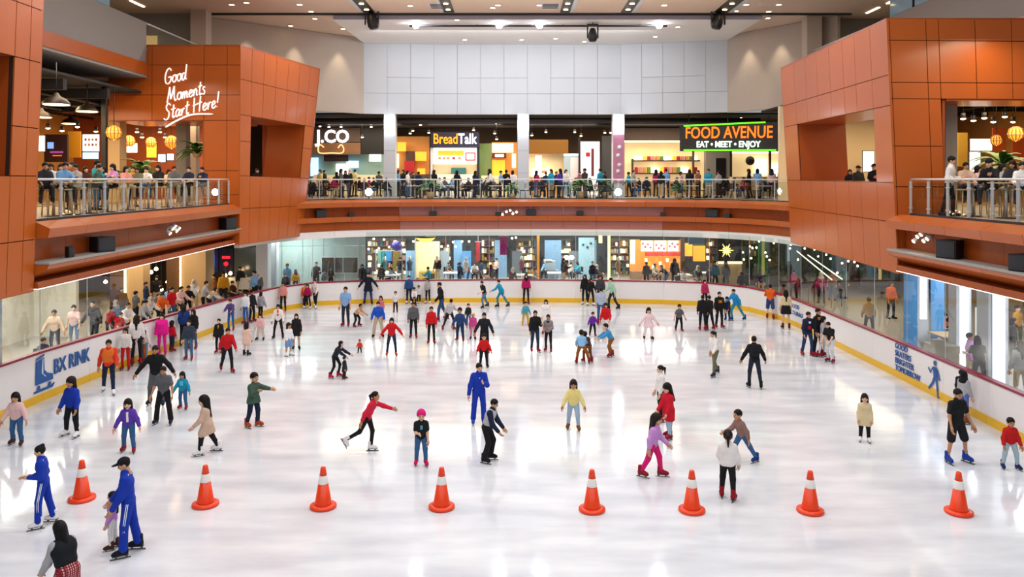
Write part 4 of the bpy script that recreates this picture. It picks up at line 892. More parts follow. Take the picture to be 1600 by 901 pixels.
LONG = ('long', -.06); SHORT = ('short', -.08); PUFF = ('puff', -.1); COAT = ('long', -.3); VEST = ('none', -.06); DRESS = ('long', -.34)
BW = '#f2f2f2'; WB = dict(fc=BW)
blu = dict(top=('long', -.1), extra=x_stripes())
sk(106, 986, 817, -118, 'hunch', 'f', 'lgry', '#a02434', 'person with long black hair, grey sleeves, dark vest and red plaid skirt', hair='long', bot='skirt', bn='skirt', tn='shirt', hm=1.84, extra=both(x_vest('#15181f'), x_plaid))
sk(201, 866, 715, -72, 'lead', 'a', 'blu', 'blu', 'person in blue tracksuit and black cap guiding a small child', hair=['crop', 'cap'], fc='blk', bot='wide', skin=1, **blu)
sk(176, 857, 768, -80, 'stand', 'c', 'lil', 'wht', 'small long-haired child in pink top held beside the capped blue tracksuit', hair='long', fc='drb', tn='sweater')
sk(68, 822, 696, -72, 'clap', 'f', 'blu', 'blu', 'person in blue tracksuit with hair bun, hands raised, white skates', hair='bun', bot='wide', skin=0, fc=BW, **blu)
sk(26, 695, 612, 8, 'glide', 'c', 'pale', 'jean', 'child in pale pink shirt and jeans by the skate emblem boards', hair='long', fc='drb', top=('long', -.06), tn='shirt', bn='jeans')
sk(113, 681, 588, -14, 'wide', 'c', 'blu', 'blk', 'child in royal blue jacket, black trousers and white skates', hair='bob', **WB)
sk(201, 706, 622, 12, 'glide', 'c', 'pur', 'jean', 'child in open purple cardigan over white shirt, red skates', hair='bob', tn='cardigan', bn='jeans', extra=x_chest('#f0eeee', .03, .15, 'shirt_front', -.05))
sk(256, 662, 572, 4, 'wide', 'a', 'gry', 'blk', 'person in grey short-sleeved shirt and black trousers looking down', top=SHORT, tn='shirt', fc='navy', skin=2, bot='wide')
sk(244, 634, 539, 10, 'open', 'a', 'blk', 'gry', 'person in black jacket with arms spread wide behind the grey shirt', fc='navy', skin=2)
sk(286, 639, 580, 0, 'glide', 'c', 'teal', 'jean', 'small child in bright light-blue shirt, jeans and red skates', tn='shirt', bn='jeans', hair='bob', extra=x_chest('#5bc4e8', .07, .1))
sk(324, 709, 617, -78, 'step', 'c', 'beg', 'blk', 'long-haired child in beige coat skating with white boots', hair='long', top=COAT, tn='coat', **WB)
sk(170, 615, 530, 24, 'step', 'a', 'ored', 'navy', 'person in orange vest and navy trousers leaving the boards', fc=BW, extra=x_vest('#e8722c'), skin=1)
sk(396, 667, 582, 62, 'point', 'c', 'grn', 'navy', 'child in grey-green jacket reaching both arms forward', fc='#b0461c', top=('long', -.12))
sk(574, 706, 604, 84, 'kick', 'f', '#d21f3c', 'blk', 'person in crimson jacket gliding with one white skate kicked back', hair='pony', hm=1.72, **WB)
sk(658, 727, 640, 10, 'back_hand', 'c', 'blk', 'jean', 'child in pink helmet and black t-shirt with jeans', hair=['crop', 'helmet'], hc='#d81b72', fc='#d0165a', top=SHORT, tn='shirt', bn='jeans', extra=x_chest('#4fa3a8', .035, .06))
sk(748, 663, 567, 14, 'across', 'a', 'blu', 'blu', 'person in blue tracksuit with one arm held across the chest', fc='#1c4fb0', top=('long', -.1), extra=both(x_stripes(), x_chest('#dfe8f6', .012, .012, 'badge', .06)), skin=0, bot='wide')
sk(760, 721, 614, 74, 'hunch', 'a', 'navy', 'blk', 'person in grey shirt with navy sleeves bending forward in black skates', fc='blk', hm=1.72, extra=x_vest('#b4b8bd'), tn='shirt', skin=1, bot='wide')
sk(896, 671, 592, -4, 'glide', 'c', 'yel', 'ljean', 'child in pale yellow sweater and light jeans with brown skates', hair='long', fc='#7c4a26', tn='sweater', bn='jeans')
sk(1032, 658, 571, -80, 'stand', 'f', 'wht', 'blk', 'person in white shirt and black trousers with ponytail beside red coat', hair='pony', tn='shirt', fc='#b01630')
sk(1045, 685, 598, -62, 'lead', 'c', '#c8142c', 'ljean', 'child in long red coat and light jeans holding out a hand', hair='long', top=COAT, tn='coat', bn='jeans')
sk(1020, 745, 645, 66, 'step', 'c', '#c690d4', '#d81b72', 'child in lilac sweater and hot pink leggings with red skates', hair='long', tn='sweater', bn='leggings', fc='#8e1a26')
sk(1160, 722, 637, -72, 'stride2', 'c', '#8a6a62', 'jean', 'child in brown sweater and jeans striding with blue skates', fc='#16357e', tn='sweater', bn='jeans', hm=1.5)
sk(1137, 779, 673, 158, 'stand2', 'c', 'wht', 'blk', 'child in white sweater seen from behind next to a cone, red skates', hair='pony', tn='sweater', top=('puff', -.06))
sk(1351, 690, 615, -18, 'stand', 'c', 'cream', 'blk', 'small child in cream hooded coat, black leggings and white skates', hair='bob', top=COAT, tn='coat', bn='leggings', **WB)
sk(1494, 722, 607, 16, 'wide', 'a', '#16181e', '#1a1b20', 'person in black polo shirt and black shorts with blue skates', top=SHORT, bot='shorts', bn='shorts', tn='polo_shirt', fc='#1a3f9c', skin=2)
sk(1578, 732, 652, -6, 'wide', 'c', '#c01a1c', '#a9c0cc', 'child in red jacket and pale blue trousers with navy skates', fc='#16295e', hair='short')
sk(1506, 661, 580, 112, 'stand', 'f', 'lgry', '#5d6fb0', 'person in grey sweater and blue jeans with dark headscarf at the boards', hair='hijab', hc='blk', tn='sweater', bn='jeans', fc='#7c4a26')
sk(1520, 650, 578, 120, 'stand', 'f', 'blk', '#cdbfc2', 'person in black top and pale trousers leaning close to the boards', fc=BW)
sk(1117, 587, 517, -58, 'step', 'f', 'wht', 'olv', 'person in white sweater and olive trousers skating past the middle', hair='pony', fc='#27323e', tn='sweater')
sk(1179, 606, 526, 176, 'glide', 'a', 'blk', '#1d2738', 'person in black jacket with a backpack seen from behind', fc='blk', extra=x_backpack('#15161a'), bn='jeans', skin=2)
sk(1206, 498, 445, 160, 'lean_board', 'a', '#dd5a14', '#2c4674', 'person in orange jacket and blue shorts resting on the curved boards', bot='shorts', bn='shorts')
sk(1228, 514, 453, 170, 'stand', 'f', 'cream', 'blk', 'person in beige top and black skirt seen from behind at boards', hair='long', bot='skirt', bn='skirt', tn='sweater', fc='drb')
sk(1262, 556, 487, 14, 'stand2', 'a', 'navy', '#26395c', 'person in navy and white holding something red near right boards', extra=both(x_chest('#dfe9f4', .04, .04, 'print', .06), x_chest('#b8142a', .07, .06, 'red_bundle', -.14)))
sk(1278, 556, 482, 30, 'stand', 'f', 'blk', 'blk', 'person in black and amber jacket behind the navy-clad person', extra=x_chest('#d0872c', .1, .05, 'amber_panel', .08), hair='short')
sk(1285, 557, 494, 64, 'stand2', 'f', 'lgry', '#d5d4d8', 'person in pale grey and white outfit within the boards group', hair='bob')
sk(1299, 566, 493, -56, 'hunch', 'a', 'blk', '#d0d3da', 'person in black t-shirt and white trousers leaning to the group', top=SHORT, tn='shirt', hm=1.72)
sk(1061, 517, 475, 4, 'glide', 'c', 'gry', 'blk', 'small child in grey t-shirt alone near the black-jacket group', top=SHORT, tn='shirt')
sk(1098, 516, 461, 168, 'stand', 'a', 'blk', 'blk', 'taller person in black jacket seen from behind in the group of three')
sk(1109, 515, 462, -150, 'stand2', 'a', '#1b1c22', 'blk', 'person in dark jacket in the middle of the group of three')
sk(1124, 512, 456, 10, 'stand', 'a', 'blk', 'blk', 'person in black jacket with amber chest panel in the group of three', extra=x_chest('#c98a24', .09, .06, 'amber_panel'))
sk(1150, 501, 446, -64, 'stride2', 'a', '#1f8cc8', '#2f8ea8', 'person in bright blue tracksuit striding near the far curve', fc='#16357e', hm=1.75)
sk(1137, 500, 456, -30, 'hunch', 'c', 'navy', 'navy', 'child in navy beside the bright blue tracksuit', fc='#16357e', hm=1.35)
sk(1101, 482, 437, 20, 'stand', 'f', '#b52a58', 'blk', 'person in deep pink top with long hair against the far boards', hair='long')
sk(1013, 530, 480, 4, 'open', 'c', '#eed3d6', '#ece6e6', 'child in white and pink with arms out and black boots', hair='long', fc='blk', top=('long', -.2), tn='dress')
sk(909, 569, 510, 178, 'straddle', 'c', '#7fb0dc', '#8a5522', 'child in light blue shirt and brown trousers bending with legs apart', hm=1.5, tn='shirt')
sk(919, 566, 504, -160, 'bend', 'c', '#3a2a22', '#7c4a20', 'child in brown trousers half hidden behind the light blue shirt', hm=1.4)
sk(955, 557, 500, -74, 'push', 'c', '#3f93cc', '#8a5522', 'child in sky-blue jacket and brown trousers leaning forward', hm=1.55)
sk(926, 525, 487, 6, 'glide', 'c', '#6a2aa0', 'blk', 'small child in purple shirt and dark trousers', tn='shirt')
sk(947, 529, 473, -14, 'stand2', 'f', '#c4141c', '#e4d6d6', 'person in red jacket and pale trousers with dark hair, mid rink', hair='bob')
sk(938, 477, 430, -10, 'stand', 'a', '#3a3b40', '#2a2c33', 'person in charcoal jacket at the far boards beside mint green')
sk(939, 507, 449, 168, 'stand', 'f', '#a9b6cc', '#3c5580', 'person in pale blue top and jeans seen from behind', bn='jeans', tn='shirt')
sk(957, 484, 434, -70, 'step2', 'a', 'mint', '#2a2c2a', 'person in mint green jacket skating along the far boards', fc='blk')
sk(914, 476, 429, -20, 'stand', 'f', 'blk', 'blk', 'person in black with headscarf at the far boards', hair='hijab', hc='blk', fc=BW)
sk(923, 477, 434, 24, 'stand2', 'f', '#1c1a1d', 'blk', 'person in black jacket beside the black headscarf at far boards', hair='bob', fc=BW)
sk(822, 475, 428, 6, 'stand', 'f', '#b0185c', 'blk', 'person in magenta top with black headscarf at the far boards', hair='hijab', hc='blk')
sk(821, 508, 471, 14, 'toddler', 'c', '#4a9ab0', '#c8a23c', 'small child in teal top and mustard leggings', fc='#c8902c', tn='shirt')
sk(836, 550, 485, 16, 'talk', 'a', 'blk', '#22344f', 'person in black jacket and jeans beside the grey-clad companion', bn='jeans')
sk(857, 550, 491, -14, 'clap', 'f', '#8d8385', 'blk', 'person in grey jacket and dark scarf, hands together', extra=x_chest('#15151a', .06, .03, 'scarf', .12), hair='short')
sk(853, 522, 468, -6, 'stand', 'f', 'wht', '#ddd6d4', 'person in white dress with long dark hair behind the couple', hair='long', top=DRESS, tn='dress')
sk(756, 573, 521, 6, 'glide', 'c', '#c6161c', 'blk', 'child in red jacket and black trousers ahead of the black-clad adult', fc='blk')
sk(757, 552, 488, -6, 'glide', 'a', '#1b1d22', '#141519', 'person in black jacket right behind the red-jacketed child')
sk(739, 530, 488, 4, 'stand', 'c', '#c8458e', '#d98aa8', 'small child in pink with pale hat and black boots', hair='beanie', hc='#e4cfa0', fc='blk')
sk(732, 507, 474, -12, 'stand2', 'c', '#23252b', '#2b4668', 'small child in dark jacket and jeans near the middle', bn='jeans')
sk(719, 533, 480, -6, 'glide', 'c', '#2a4272', '#1e3052', 'child in slate blue outfit and red skates', skin=2)
sk(674, 537, 479, 4, 'stand', 'f', '#c2161c', 'blk', 'person in bright red jacket and black trousers standing upright')
sk(646, 528, 472, 2, 'stand', 'a', '#58585c', 'blk', 'person in grey jacket and black trousers, rose-tinted skates')
sk(612, 556, 496, 8, 'open', 'f', '#c8161e', '#1c2a44', 'long-haired person in red sweater and jeans with hands out', hair='long', fc='#a8542c', tn='sweater', bn='jeans')
sk(591, 527, 471, 4, 'wide', 'a', '#1e4fb8', 'khk', 'person in blue jacket, khaki trousers and black boots', fc='blk', bot='wide')
sk(595, 500, 462, 0, 'stand', 'c', '#c66a7c', '#bda58c', 'small child in rose top behind the blue jacket', hair='bob')
sk(562, 551, 530, 4, 'toddler', 't', '#d43a22', '#1c1c20', 'tiny toddler in orange-red suit alone on the ice', fc='blk')
sk(523, 590, 534, 74, 'push', 'f', '#1e2430', '#17181c', 'person in navy jacket leaning to push a small child, pink skates', fc='#c0184c', hm=1.5, hair='bob')
sk(538, 592, 557, 84, 'stand', 'c', '#26262c', '#2a241f', 'small child in dark padded coat pushed from behind', top=('puff', -.34), tn='coat', fc='#5a2a22')
sk(540, 510, 448, -6, 'stand', 'a', '#7fa4d4', '#252c3c', 'person in light blue shirt near the left far boards', top=SHORT, tn='shirt')
sk(556, 510, 473, 66, 'bend', 'c', '#c49a7c', 'blk', 'child in tan top bending beside the light blue shirt', hm=1.35)
sk(618, 488, 455, 4, 'stand', 'c', '#d8d8dc', 'blk', 'small child in white t-shirt and black trousers', top=SHORT, tn='shirt')
sk(640, 471, 428, -4, 'stand', 'a', '#2a4a80', '#191b22', 'person in blue jacket at the far boards with children', fc=BW)
sk(647, 478, 450, 10, 'hunch', 'c', '#e0dfe0', '#1b1c20', 'child in white top and dark trousers before the blue jacket', fc='blk', hm=1.2)
sk(655, 471, 443, 2, 'stand', 'c', '#c9c9cc', 'blk', 'child in pale shirt between blue jacket and grey hoodie', fc=BW)
sk(669, 471, 433, -10, 'talk', 'f', '#a3a3a8', '#1b1b20', 'person in light grey hoodie at the far boards', fc=BW, hair='bob')
sk(576, 472, 423, 8, 'open', 'a', '#14182a', '#22386a', 'person in dark navy coat with arms away from the body', top=('long', -.22), tn='coat', bn='jeans', fc='blk')
sk(690, 501, 441, -70, 'step', 'a', 'blk', '#28486c', 'person in black jacket and jeans skating sideways near far end', bn='jeans')
sk(703, 516, 462, 160, 'stride2', 'f', '#b4b2b4', 'blk', 'person in pale grey sweater and black leggings seen from behind', hm=1.6, tn='sweater', bn='leggings')
sk(757, 481, 434, -56, 'stride', 'a', '#16171b', '#4e7a96', 'person in black t-shirt and jeans striding along far boards', top=SHORT, tn='shirt', bn='jeans', fc='blk', hm=1.66)
sk(783, 480, 435, -64, 'stride2', 'a', '#1e9cc2', '#2c7f98', 'person in turquoise outfit striding along far boards', fc='#18233f', hm=1.66)
sk(452, 476, 439, 4, 'stand', 'a', '#d0341c', 'blk', 'person in red and amber vest at the curved boards', extra=x_vest('#dc8a1c'), fc=BW)
sk(431, 486, 440, 0, 'stand', 'f', 'sal', 'blk', 'long-haired person in salmon top at the curved boards', hair='long')
sk(481, 482, 444, -10, 'wide', 'f', '#a0184c', 'blk', 'person in dark magenta jacket hand in hand at far curve', hair='bob', fc=BW)
sk(493, 481, 436, -14, 'step', 'f', '#dcd2cf', 'blk', 'person in white blouse with ponytail at far curve', hair='pony', fc=BW)
sk(435, 529, 475, 4, 'wide', 'f', '#e6dfdd', 'blk', 'person in white jacket with red lapels facing the camera', extra=x_chest('#d02a1c', .035, .14, 'red_lapel', .02), hair='bob', fc='blk')
sk(451, 556, 504, 60, 'stand', 'c', '#e4e4e8', '#6a98d0', 'child in white top and blue shorts with white skates', bot='shorts', bn='shorts', hair='bob', **WB)
sk(463, 546, 490, 14, 'stand', 'f', '#16171b', '#c8ab94', 'person in long black coat and beige leggings', top=COAT, tn='coat', bn='leggings', hair='bob', fc='blk')
sk(407, 531, 489, -4, 'wide', 'c', '#e2aeb0', '#cbb6a6', 'child in pink jacket and beige trousers with black boots', fc='blk', hair='bob')
sk(385, 555, 503, 168, 'stand', 'c', '#e0bcae', '#d8c0b0', 'child in pale pink coat seen from behind', top=COAT, tn='coat', hair='bob', fc='blk')
sk(355, 581, 512, 34, 'step', 'a', '#bb141c', 'blk', 'person in red jacket and black trousers skating from the left boards', skin=1)
sk(342, 552, 498, 2, 'stand', 'f', 'blk', '#17171b', 'person in black with an orange lanyard', extra=x_chest('#d0881c', .03, .08, 'lanyard', .05), top=('long', -.16), hair='short')
sk(361, 516, 467, 0, 'lean_board', 'f', '#53407c', '#2b5a9c', 'person in purple jacket and jeans with elbows back on boards', bn='jeans', hair='short')
sk(384, 506, 456, -16, 'stand', 'f', '#dfe3ea', '#2f63b0', 'person in white top and bright blue trousers along the left curve', hair='long')
sk(394, 503, 454, 70, 'stand', 'a', '#16171c', 'blk', 'person in black jacket turned to the boards along the left curve')
sk(407, 500, 456, 160, 'stand2', 'f', '#9a98a2', 'blk', 'person in grey hoodie seen from behind along the left curve', top=('puff', -.12), tn='hoodie', hair='bob')
sk(295, 562, 500, 6, 'stand', 'a', '#2f3a48', '#3f5f86', 'person in slate sweater, jeans and red skates before the black headscarf', bn='jeans', tn='sweater')
sk(302, 545, 484, -6, 'stand', 'f', '#15161a', '#35507a', 'person in black headscarf holding something at the boards', hair='hijab', hc='blk', bn='jeans')
sk(274, 541, 475, 172, 'stand', 'a', '#1b3c88', 'blk', 'person in blue jacket seen from behind leaning at the boards', hair='long', fc='#5c3c24')
sk(252, 555, 490, 10, 'stand', 'f', '#e81c94', '#e81c94', 'person in all hot pink with long black hair', hair='long', top=('puff', -.12), fc='#d81b72')
sk(226, 567, 511, 166, 'stand', 'f', '#e6dedd', '#7284a4', 'person in white headscarf and top with crimson waist wrap', hair='hijab', hc='#eee8e6', bn='jeans', extra=None)
sk(212, 571, 492, -160, 'stand', 'f', '#e4dedd', 'blk', 'person in white sweater and black trousers with big black hair', hair='long', tn='sweater')
sk(189, 578, 512, 12, 'stand', 'f', '#e4dcda', '#c8181c', 'person in white top and red trousers at the left boards', hair='bob')
sk(200, 566, 505, -20, 'lean_board', 'a', '#16161a', '#c8601c', 'person in black jacket crowding the left boards', hair='short')
sk(238, 548, 500, 150, 'stand', 'c', '#c8182c', '#283040', 'child in crimson jacket squeezed at the left boards', hair='bob')

FTABLES = ((522, 46.4), (648, 46.6), (700, 47.5), (738, 46.6), (775, 46.4), (800, 46.9), (843, 46.6), (878, 46.8), (915, 48), (935, 46.3), (1078, 46.6), (1100, 47.5), (1165, 45.4), (1192, 45.6))
# ------------------------------------------------------------------ crowds behind the boards, in shops and at the tables
ORD = ['first', 'second', 'third', 'fourth', 'fifth', 'sixth', 'seventh', 'eighth', 'ninth', 'tenth', 'eleventh', 'twelfth', 'thirteenth', 'fourteenth', 'fifteenth', 'sixteenth', 'seventeenth', 'eighteenth', 'nineteenth', 'twentieth']
CN = {'blk': 'black', 'navy': 'navy', 'jean': 'denim', 'ljean': 'pale blue', 'red': 'red', 'wht': 'white', 'gry': 'grey', 'lgry': 'light grey', 'blu': 'blue', 'lblu': 'light blue', 'pink': 'hot pink', 'pale': 'pale pink', 'mag': 'maroon', 'org': 'orange', 'brn': 'brown', 'khk': 'khaki', 'beg': 'beige', 'grn': 'dark green', 'pur': 'purple', 'lil': 'lilac', 'yel': 'yellow', 'teal': 'teal', 'mint': 'mint', 'cream': 'cream', 'olv': 'olive', 'sal': 'salmon', 'char': 'charcoal', 'drb': 'dark brown', 'gold': 'amber'}
HRS = ['short', 'bob', 'short', 'long', 'crop', 'pony', 'short', 'hijab']
PLACED = []; SEATS = []
def trim(t):
    w_ = t.split()
    while len(w_) > 16 and 'the' in w_: w_.remove('the')
    return ' '.join(w_)
for px, d, z, r in [(609, 50.6, UZ, .6), (817.5, 50.6, UZ, .6), (966.5, 50.6, UZ, .6), (211, 37.9, LZ, .6), (303, 41.6, LZ, 1.2), (409, 42.9, LZ, .6), (425, 44.6, LZ, .5), (1442, 30, LZ, .7), (1506, 27.2, LZ, .5), (1560, 24.9, LZ, .6), (665, 51, LZ, 1.0)] + [(px, d, UZ, .42) for px, d in FTABLES]:
    PLACED.append(((px - CX) / F * d, d, z, r))
def crowd(zone, anchor, floor, rows, grp, pose_label):
    rows = sorted(rows, key=lambda r: r[0]); cnt = {}
    for i, r in enumerate(rows):
        px, d, tc = r[0], r[1], r[2]; pose = r[3] if len(r) > 3 else 'stand'; yaw = r[4] if len(r) > 4 else ((i * 67) % 120 - 60); hz = r[5] if len(r) > 5 else 1.5 + .18 * ((i * 37) % 10) / 10
        hair = r[6] if len(r) > 6 else HRS[(i * 5 + len(rows)) % 8]; lift = r[7] if len(r) > 7 else 0
        seated = pose.startswith('sit'); k = cnt[tc] = cnt.get(tc, 0) + 1
        act = 'seated' if seated else 'standing'
        tot = sum(1 for x in rows if x[2] == tc)
        who = f'{act} person in {CN[tc]} top {zone}' + (f', {ORD[k-1]} such from {anchor}' if tot > 1 else '')
        z = floor
        for off in (0, .45, .9, -.4, 1.4, 1.9, 2.4, -.8):
            d2 = d + off; xy = ((px - CX) / F * d2, d2)
            if all((xy[0] - q[0]) ** 2 + (xy[1] - q[1]) ** 2 > (.34 if len(q) < 4 else q[3]) for q in PLACED if q[2] == floor): break
        else: d2 = d
        d = d2; PLACED.append(((px - CX) / F * d, d, floor))
        if seated:
            if lift < .6: SEATS.append((((px - CX) / F * d), d, floor, R(yaw), lift - .03, trim(who.replace('seated person', 'chair of person'))))
            J = rig('a', pose); s = hz / 1.7; z = floor + lift - s * (-J['low'] + .05) + s * .075
        person(((px - CX) / F * d, d, z), hz, yaw, pose, 'a' if i % 2 else 'f', top=SHORT if i % 4 == 2 else LONG, tc=cc(tc), bc=cc(['blk', 'navy', 'jean', 'char', 'blk', 'khk'][i % 6]), hair=hair, hc=['#15161a', '#c8bdb4', '#3a2030', '#1c2a3c'][i % 4] if hair == 'hijab' else None,
               feet='shoe' if not seated else None, fc='#1d1d20', label=trim(who), group=grp, q=1, tn='shirt' if i % 3 else 'jacket')
# behind the left boards
crowd('in the cream room', 'the blue panel', LZ, [(66, 26.5, 'navy', 'sit', 60, 1.6, 'short', .35), (86, 29.3, 'beg', 'glide', 10, 1.58, 'short'), (116, 30.3, 'pale', 'step', 20, 1.6, 'short'), (148, 30.6, 'char', 'glide', -10, 1.72, 'crop')], 'visitors in the cream room', '')
crowd('behind the left boards', 'the cream room', LZ, [(170, 30.6, 'red', 'hunch', 60, 1.55), (181, 31.6, 'lblu', 'stand', 80, 1.45), (183, 30.0, 'red', 'hunch', 70), (196, 30.6, 'wht', 'lean_board', 60), (212, 34.5, 'gry', 'stand', 150), (220, 32.4, 'lgry', 'hunch', 90), (232, 32.2, 'wht', 'lean_board', 60, 1.5), (238, 35.5, 'gry', 'bend', 70, 1.6),
       (252, 34.2, 'org', 'lean_board', 40, 1.5), (258, 38.0, 'lblu', 'bend', 60), (268, 34.8, 'red', 'stand', 60, 1.65), (280, 35.6, 'pale', 'lean_board', 60), (293, 35.4, 'blk', 'lean_board', 40), (303, 37.2, 'wht', 'talk', 30, 1.7), (317, 36.8, 'lgry', 'lean_board', 120, 1.66), (325, 38.0, 'wht', 'bend', 100, 1.5), (335, 39.5, 'brn', 'stand', -60, 1.66), (349, 39.3, 'gold', 'stand', 20, 1.7), (362, 40.0, 'drb', 'sit', 60, 1.6, 'short', .4), (375, 43.5, 'char', 'talk', 40, 1.6), (398, 40.7, 'lblu', 'talk', -30, 1.7), (404, 41.6, 'gry', 'stand', 0, 1.5), (190, 35.2, 'drb', 'stand', 40, 1.6), (205, 38, 'char', 'stand', -30, 1.66), (245, 39, 'blk', 'talk', 20, 1.66), (228, 37, 'navy', 'stand', 100)], 'spectators behind the left boards', '')
crowd('before the pale wall', 'the white pillar', LZ, [(416, 43.4, 'blk', 'stand', 20, 1.35), (449, 43.6, 'lblu', 'stand', 0, 1.7), (446, 43.3, 'blk', 'stand', 20, 1.25), (462, 44.3, 'gold', 'stand', 30, 1.3), (494, 44.8, 'char', 'talk', 20, 1.72), (508, 44.9, 'gry', 'stand', 0, 1.2), (517, 45.0, 'blk', 'stand', 10, 1.28, 'hijab'), (566, 45.2, 'blk', 'stand', 0, 1.55)], 'visitors before the pale wall', '')
lower = []
cols = ['blk', 'lblu', 'char', 'wht', 'teal', 'blk', 'gry', 'navy', 'brn', 'lgry', 'jean', 'blk', 'pale', 'drb', 'gold']
for i, px in enumerate((596, 612, 625, 650, 672, 684, 700, 718, 733, 742, 752, 768, 776, 799, 828, 842, 853, 880, 890, 905, 926, 931)):
    lower.append((px, 45.8 + (i * 1.7) % 5.5, cols[i % 15], ['stand', 'sit', 'talk', 'hunch', 'sit2'][i % 5], (i * 83) % 300 - 150, 1.45 + .05 * (i % 6), HRS[(i * 3) % 8], .42))
crowd('behind far glass', 'the pale wall', LZ, lower, 'visitors behind the far glass', '')
crowd('behind restaurant glass', 'golden post', LZ, [(1010, 47, 'char', 'stand', 170), (1022, 49, 'khk', 'sit', 40, 1.6, 'short', .42), (1042, 46.6, 'navy', 'bend', -70, 1.7), (1054, 47, 'blk', 'stand', 150, 1.7), (1066, 46, 'wht', 'sit2', 30, 1.6, 'short', .42), (1090, 47.5, 'gry', 'sit', 10, 1.7, 'hijab', .42), (1108, 45.6, 'navy', 'stand', -20, 1.3), (1117, 46, 'jean', 'stand', 20, 1.66), (1134, 46.5, 'gry', 'stand', 0, 1.6, 'hijab'), (1158, 43.5, 'blk', 'stand', 170, 1.3), (1168, 43.3, 'char', 'stand', 190, 1.25), (1189, 43, 'navy', 'stand', 175, 1.55), (1240, 42.2, 'mag', 'stand', 170, 1.6), (1283, 41.0, 'mag', 'stand', 170, 1.6, 'hijab'), (1300, 42, 'brn', 'stand', 160, 1.6), (1318, 42.6, 'grn', 'stand', 150, 1.6)], 'diners behind the far glass', '')
crowd('in the right-hand cafe', 'the clad box', LZ, [(1358, 32, 'gold', 'stand2', 170, 1.62), (1392, 36.5, 'org', 'stand', 20, 1.7), (1470, 31, 'org', 'sit2', 60, 1.62, 'short', .42), (1489, 31.4, 'blk', 'sit', 160, 1.7, 'long', .42), (1497, 28.2, 'navy', 'sit', -40, 1.66, 'short', .42), (1540, 28.0, 'mag', 'sit2', 10, 1.6, 'bob', .42), (1515, 24.6, 'lil', 'stand', 50, 1.62, 'short'), (1530, 24.2, 'blk', 'lean_board', 170, 1.66, 'bob'), (1595, 23.0, 'lgry', 'stand', 170, 1.7), (1583, 27.5, 'char', 'stand', 60, 1.6), (1590, 30, 'gold', 'stand', 20, 1.62), (1548, 30.5, 'gry', 'stand', 0, 1.6)], 'visitors in the cafe behind the right glass', '')
# diners on the balconies
SB = .8
crowd('at the left balcony', 'the pier', UZ, [(70, 23.2, 'char', 'sit', 40, 1.66, 'short', SB), (80, 24.6, 'wht', 'sit3', 10, 1.62, 'bob', SB), (97, 23.6, 'lblu', 'sit2', 60, 1.7, 'short', SB), (96, 26.0, 'blk', 'sit', 20, 1.7, 'bob', SB), (121, 25.5, 'lgry', 'sit', -20, 1.62, 'short', SB), (134, 27.5, 'drb', 'sit3', 30, 1.55, 'bob', SB), (147, 26.2, 'grn', 'sit2', 110, 1.66, 'short', SB), (151, 28.4, 'teal', 'talk', 150, 1.78, 'short', 0),
       (179, 27.2, 'lil', 'sit', -30, 1.72, 'bob', SB), (196, 29.4, 'sal', 'sit3', 60, 1.6, 'bob', SB), (216, 29.5, 'olv', 'sit', 0, 1.55, 'bob', SB), (229, 30.2, 'wht', 'sit2', 20, 1.62, 'short', SB), (249, 30.6, 'blk', 'sit', -14, 1.76, 'bob', SB), (272, 32.2, 'gry', 'sit3', 24, 1.7, 'short', SB), (296, 33.4, 'navy', 'sit', 0, 1.72, 'short', SB), (319, 34.2, 'navy', 'sit2', -10, 1.72, 'short', SB), (262, 33.8, 'cream', 'sit', 60, 1.5, 'bob', SB), (207, 32.0, 'gold', 'talk', 40, 1.6, 'short', 0), (112, 29, 'brn', 'talk', 10, 1.72, 'short', 0), (163, 31.5, 'blk', 'stand', -40, 1.6, 'bob', 0)], 'diners on the left balcony', '')
crowd('at the right balcony', 'the clad box', UZ, [(1483, 23.9, 'wht', 'clap', 50, 1.78, 'short', 0), (1508, 23.4, 'beg', 'sit', -10, 1.68, 'short', SB), (1549, 23.0, 'blk', 'sit2', -50, 1.85, 'beanie', SB), (1565, 24.2, 'lgry', 'sit3', 20, 1.6, 'bob', SB), (1584, 23.2, 'char', 'sit', -60, 1.75, 'bob', SB), (1593, 24.6, 'pale', 'sit2', 30, 1.66, 'short', SB), (1527, 24.7, 'pale', 'sit3', 40, 1.5, 'bob', SB), (1597, 22.2, 'wht', 'sit', -30, 1.6, 'short', SB)], 'diners on the right balcony', '')
crowd('in the long window', 'the far end', UZ, [(1328, 33.0, 'blk', 'stand', -20, 1.5, 'bob'), (1341, 31.4, 'char', 'stand', 10, 1.62, 'cap'), (1366, 29.6, 'blk', 'talk', -40, 1.66, 'cap')], 'people in the right window', '')
crowd('in the window of the lettered box', 'the pier', UZ, [(402, 39.0, 'blk', 'stand', 30, 1.62, 'short')], 'people in the left window', '')
def bay(xs, d0, cols_, seed):
    out = []; r_ = random.Random(seed)
    for i, x in enumerate(xs):
        sit = r_.random() < .35; out.append((x, d0 + r_.random() * 5.5, cols_[i % len(cols_)], r_.choice(['sit', 'sit2', 'sit3']) if sit else r_.choice(['stand', 'talk', 'stand2', 'stand']), r_.uniform(-170, 170), r_.uniform(1.55, 1.75), r_.choice(['short', 'bob', 'short', 'long', 'crop', 'hijab', 'short']), .42))
    return out
crowd('before the doughnut counter', 'the orange box', UZ, bay((486, 493, 500, 507, 514, 519, 526, 533, 540, 547, 554, 561, 569, 578, 585, 592, 603), 46.6, ['blk', 'char', 'yel', 'blk', 'drb', 'mag', 'blk', 'gry'], 3), 'visitors before the doughnut counter', '')
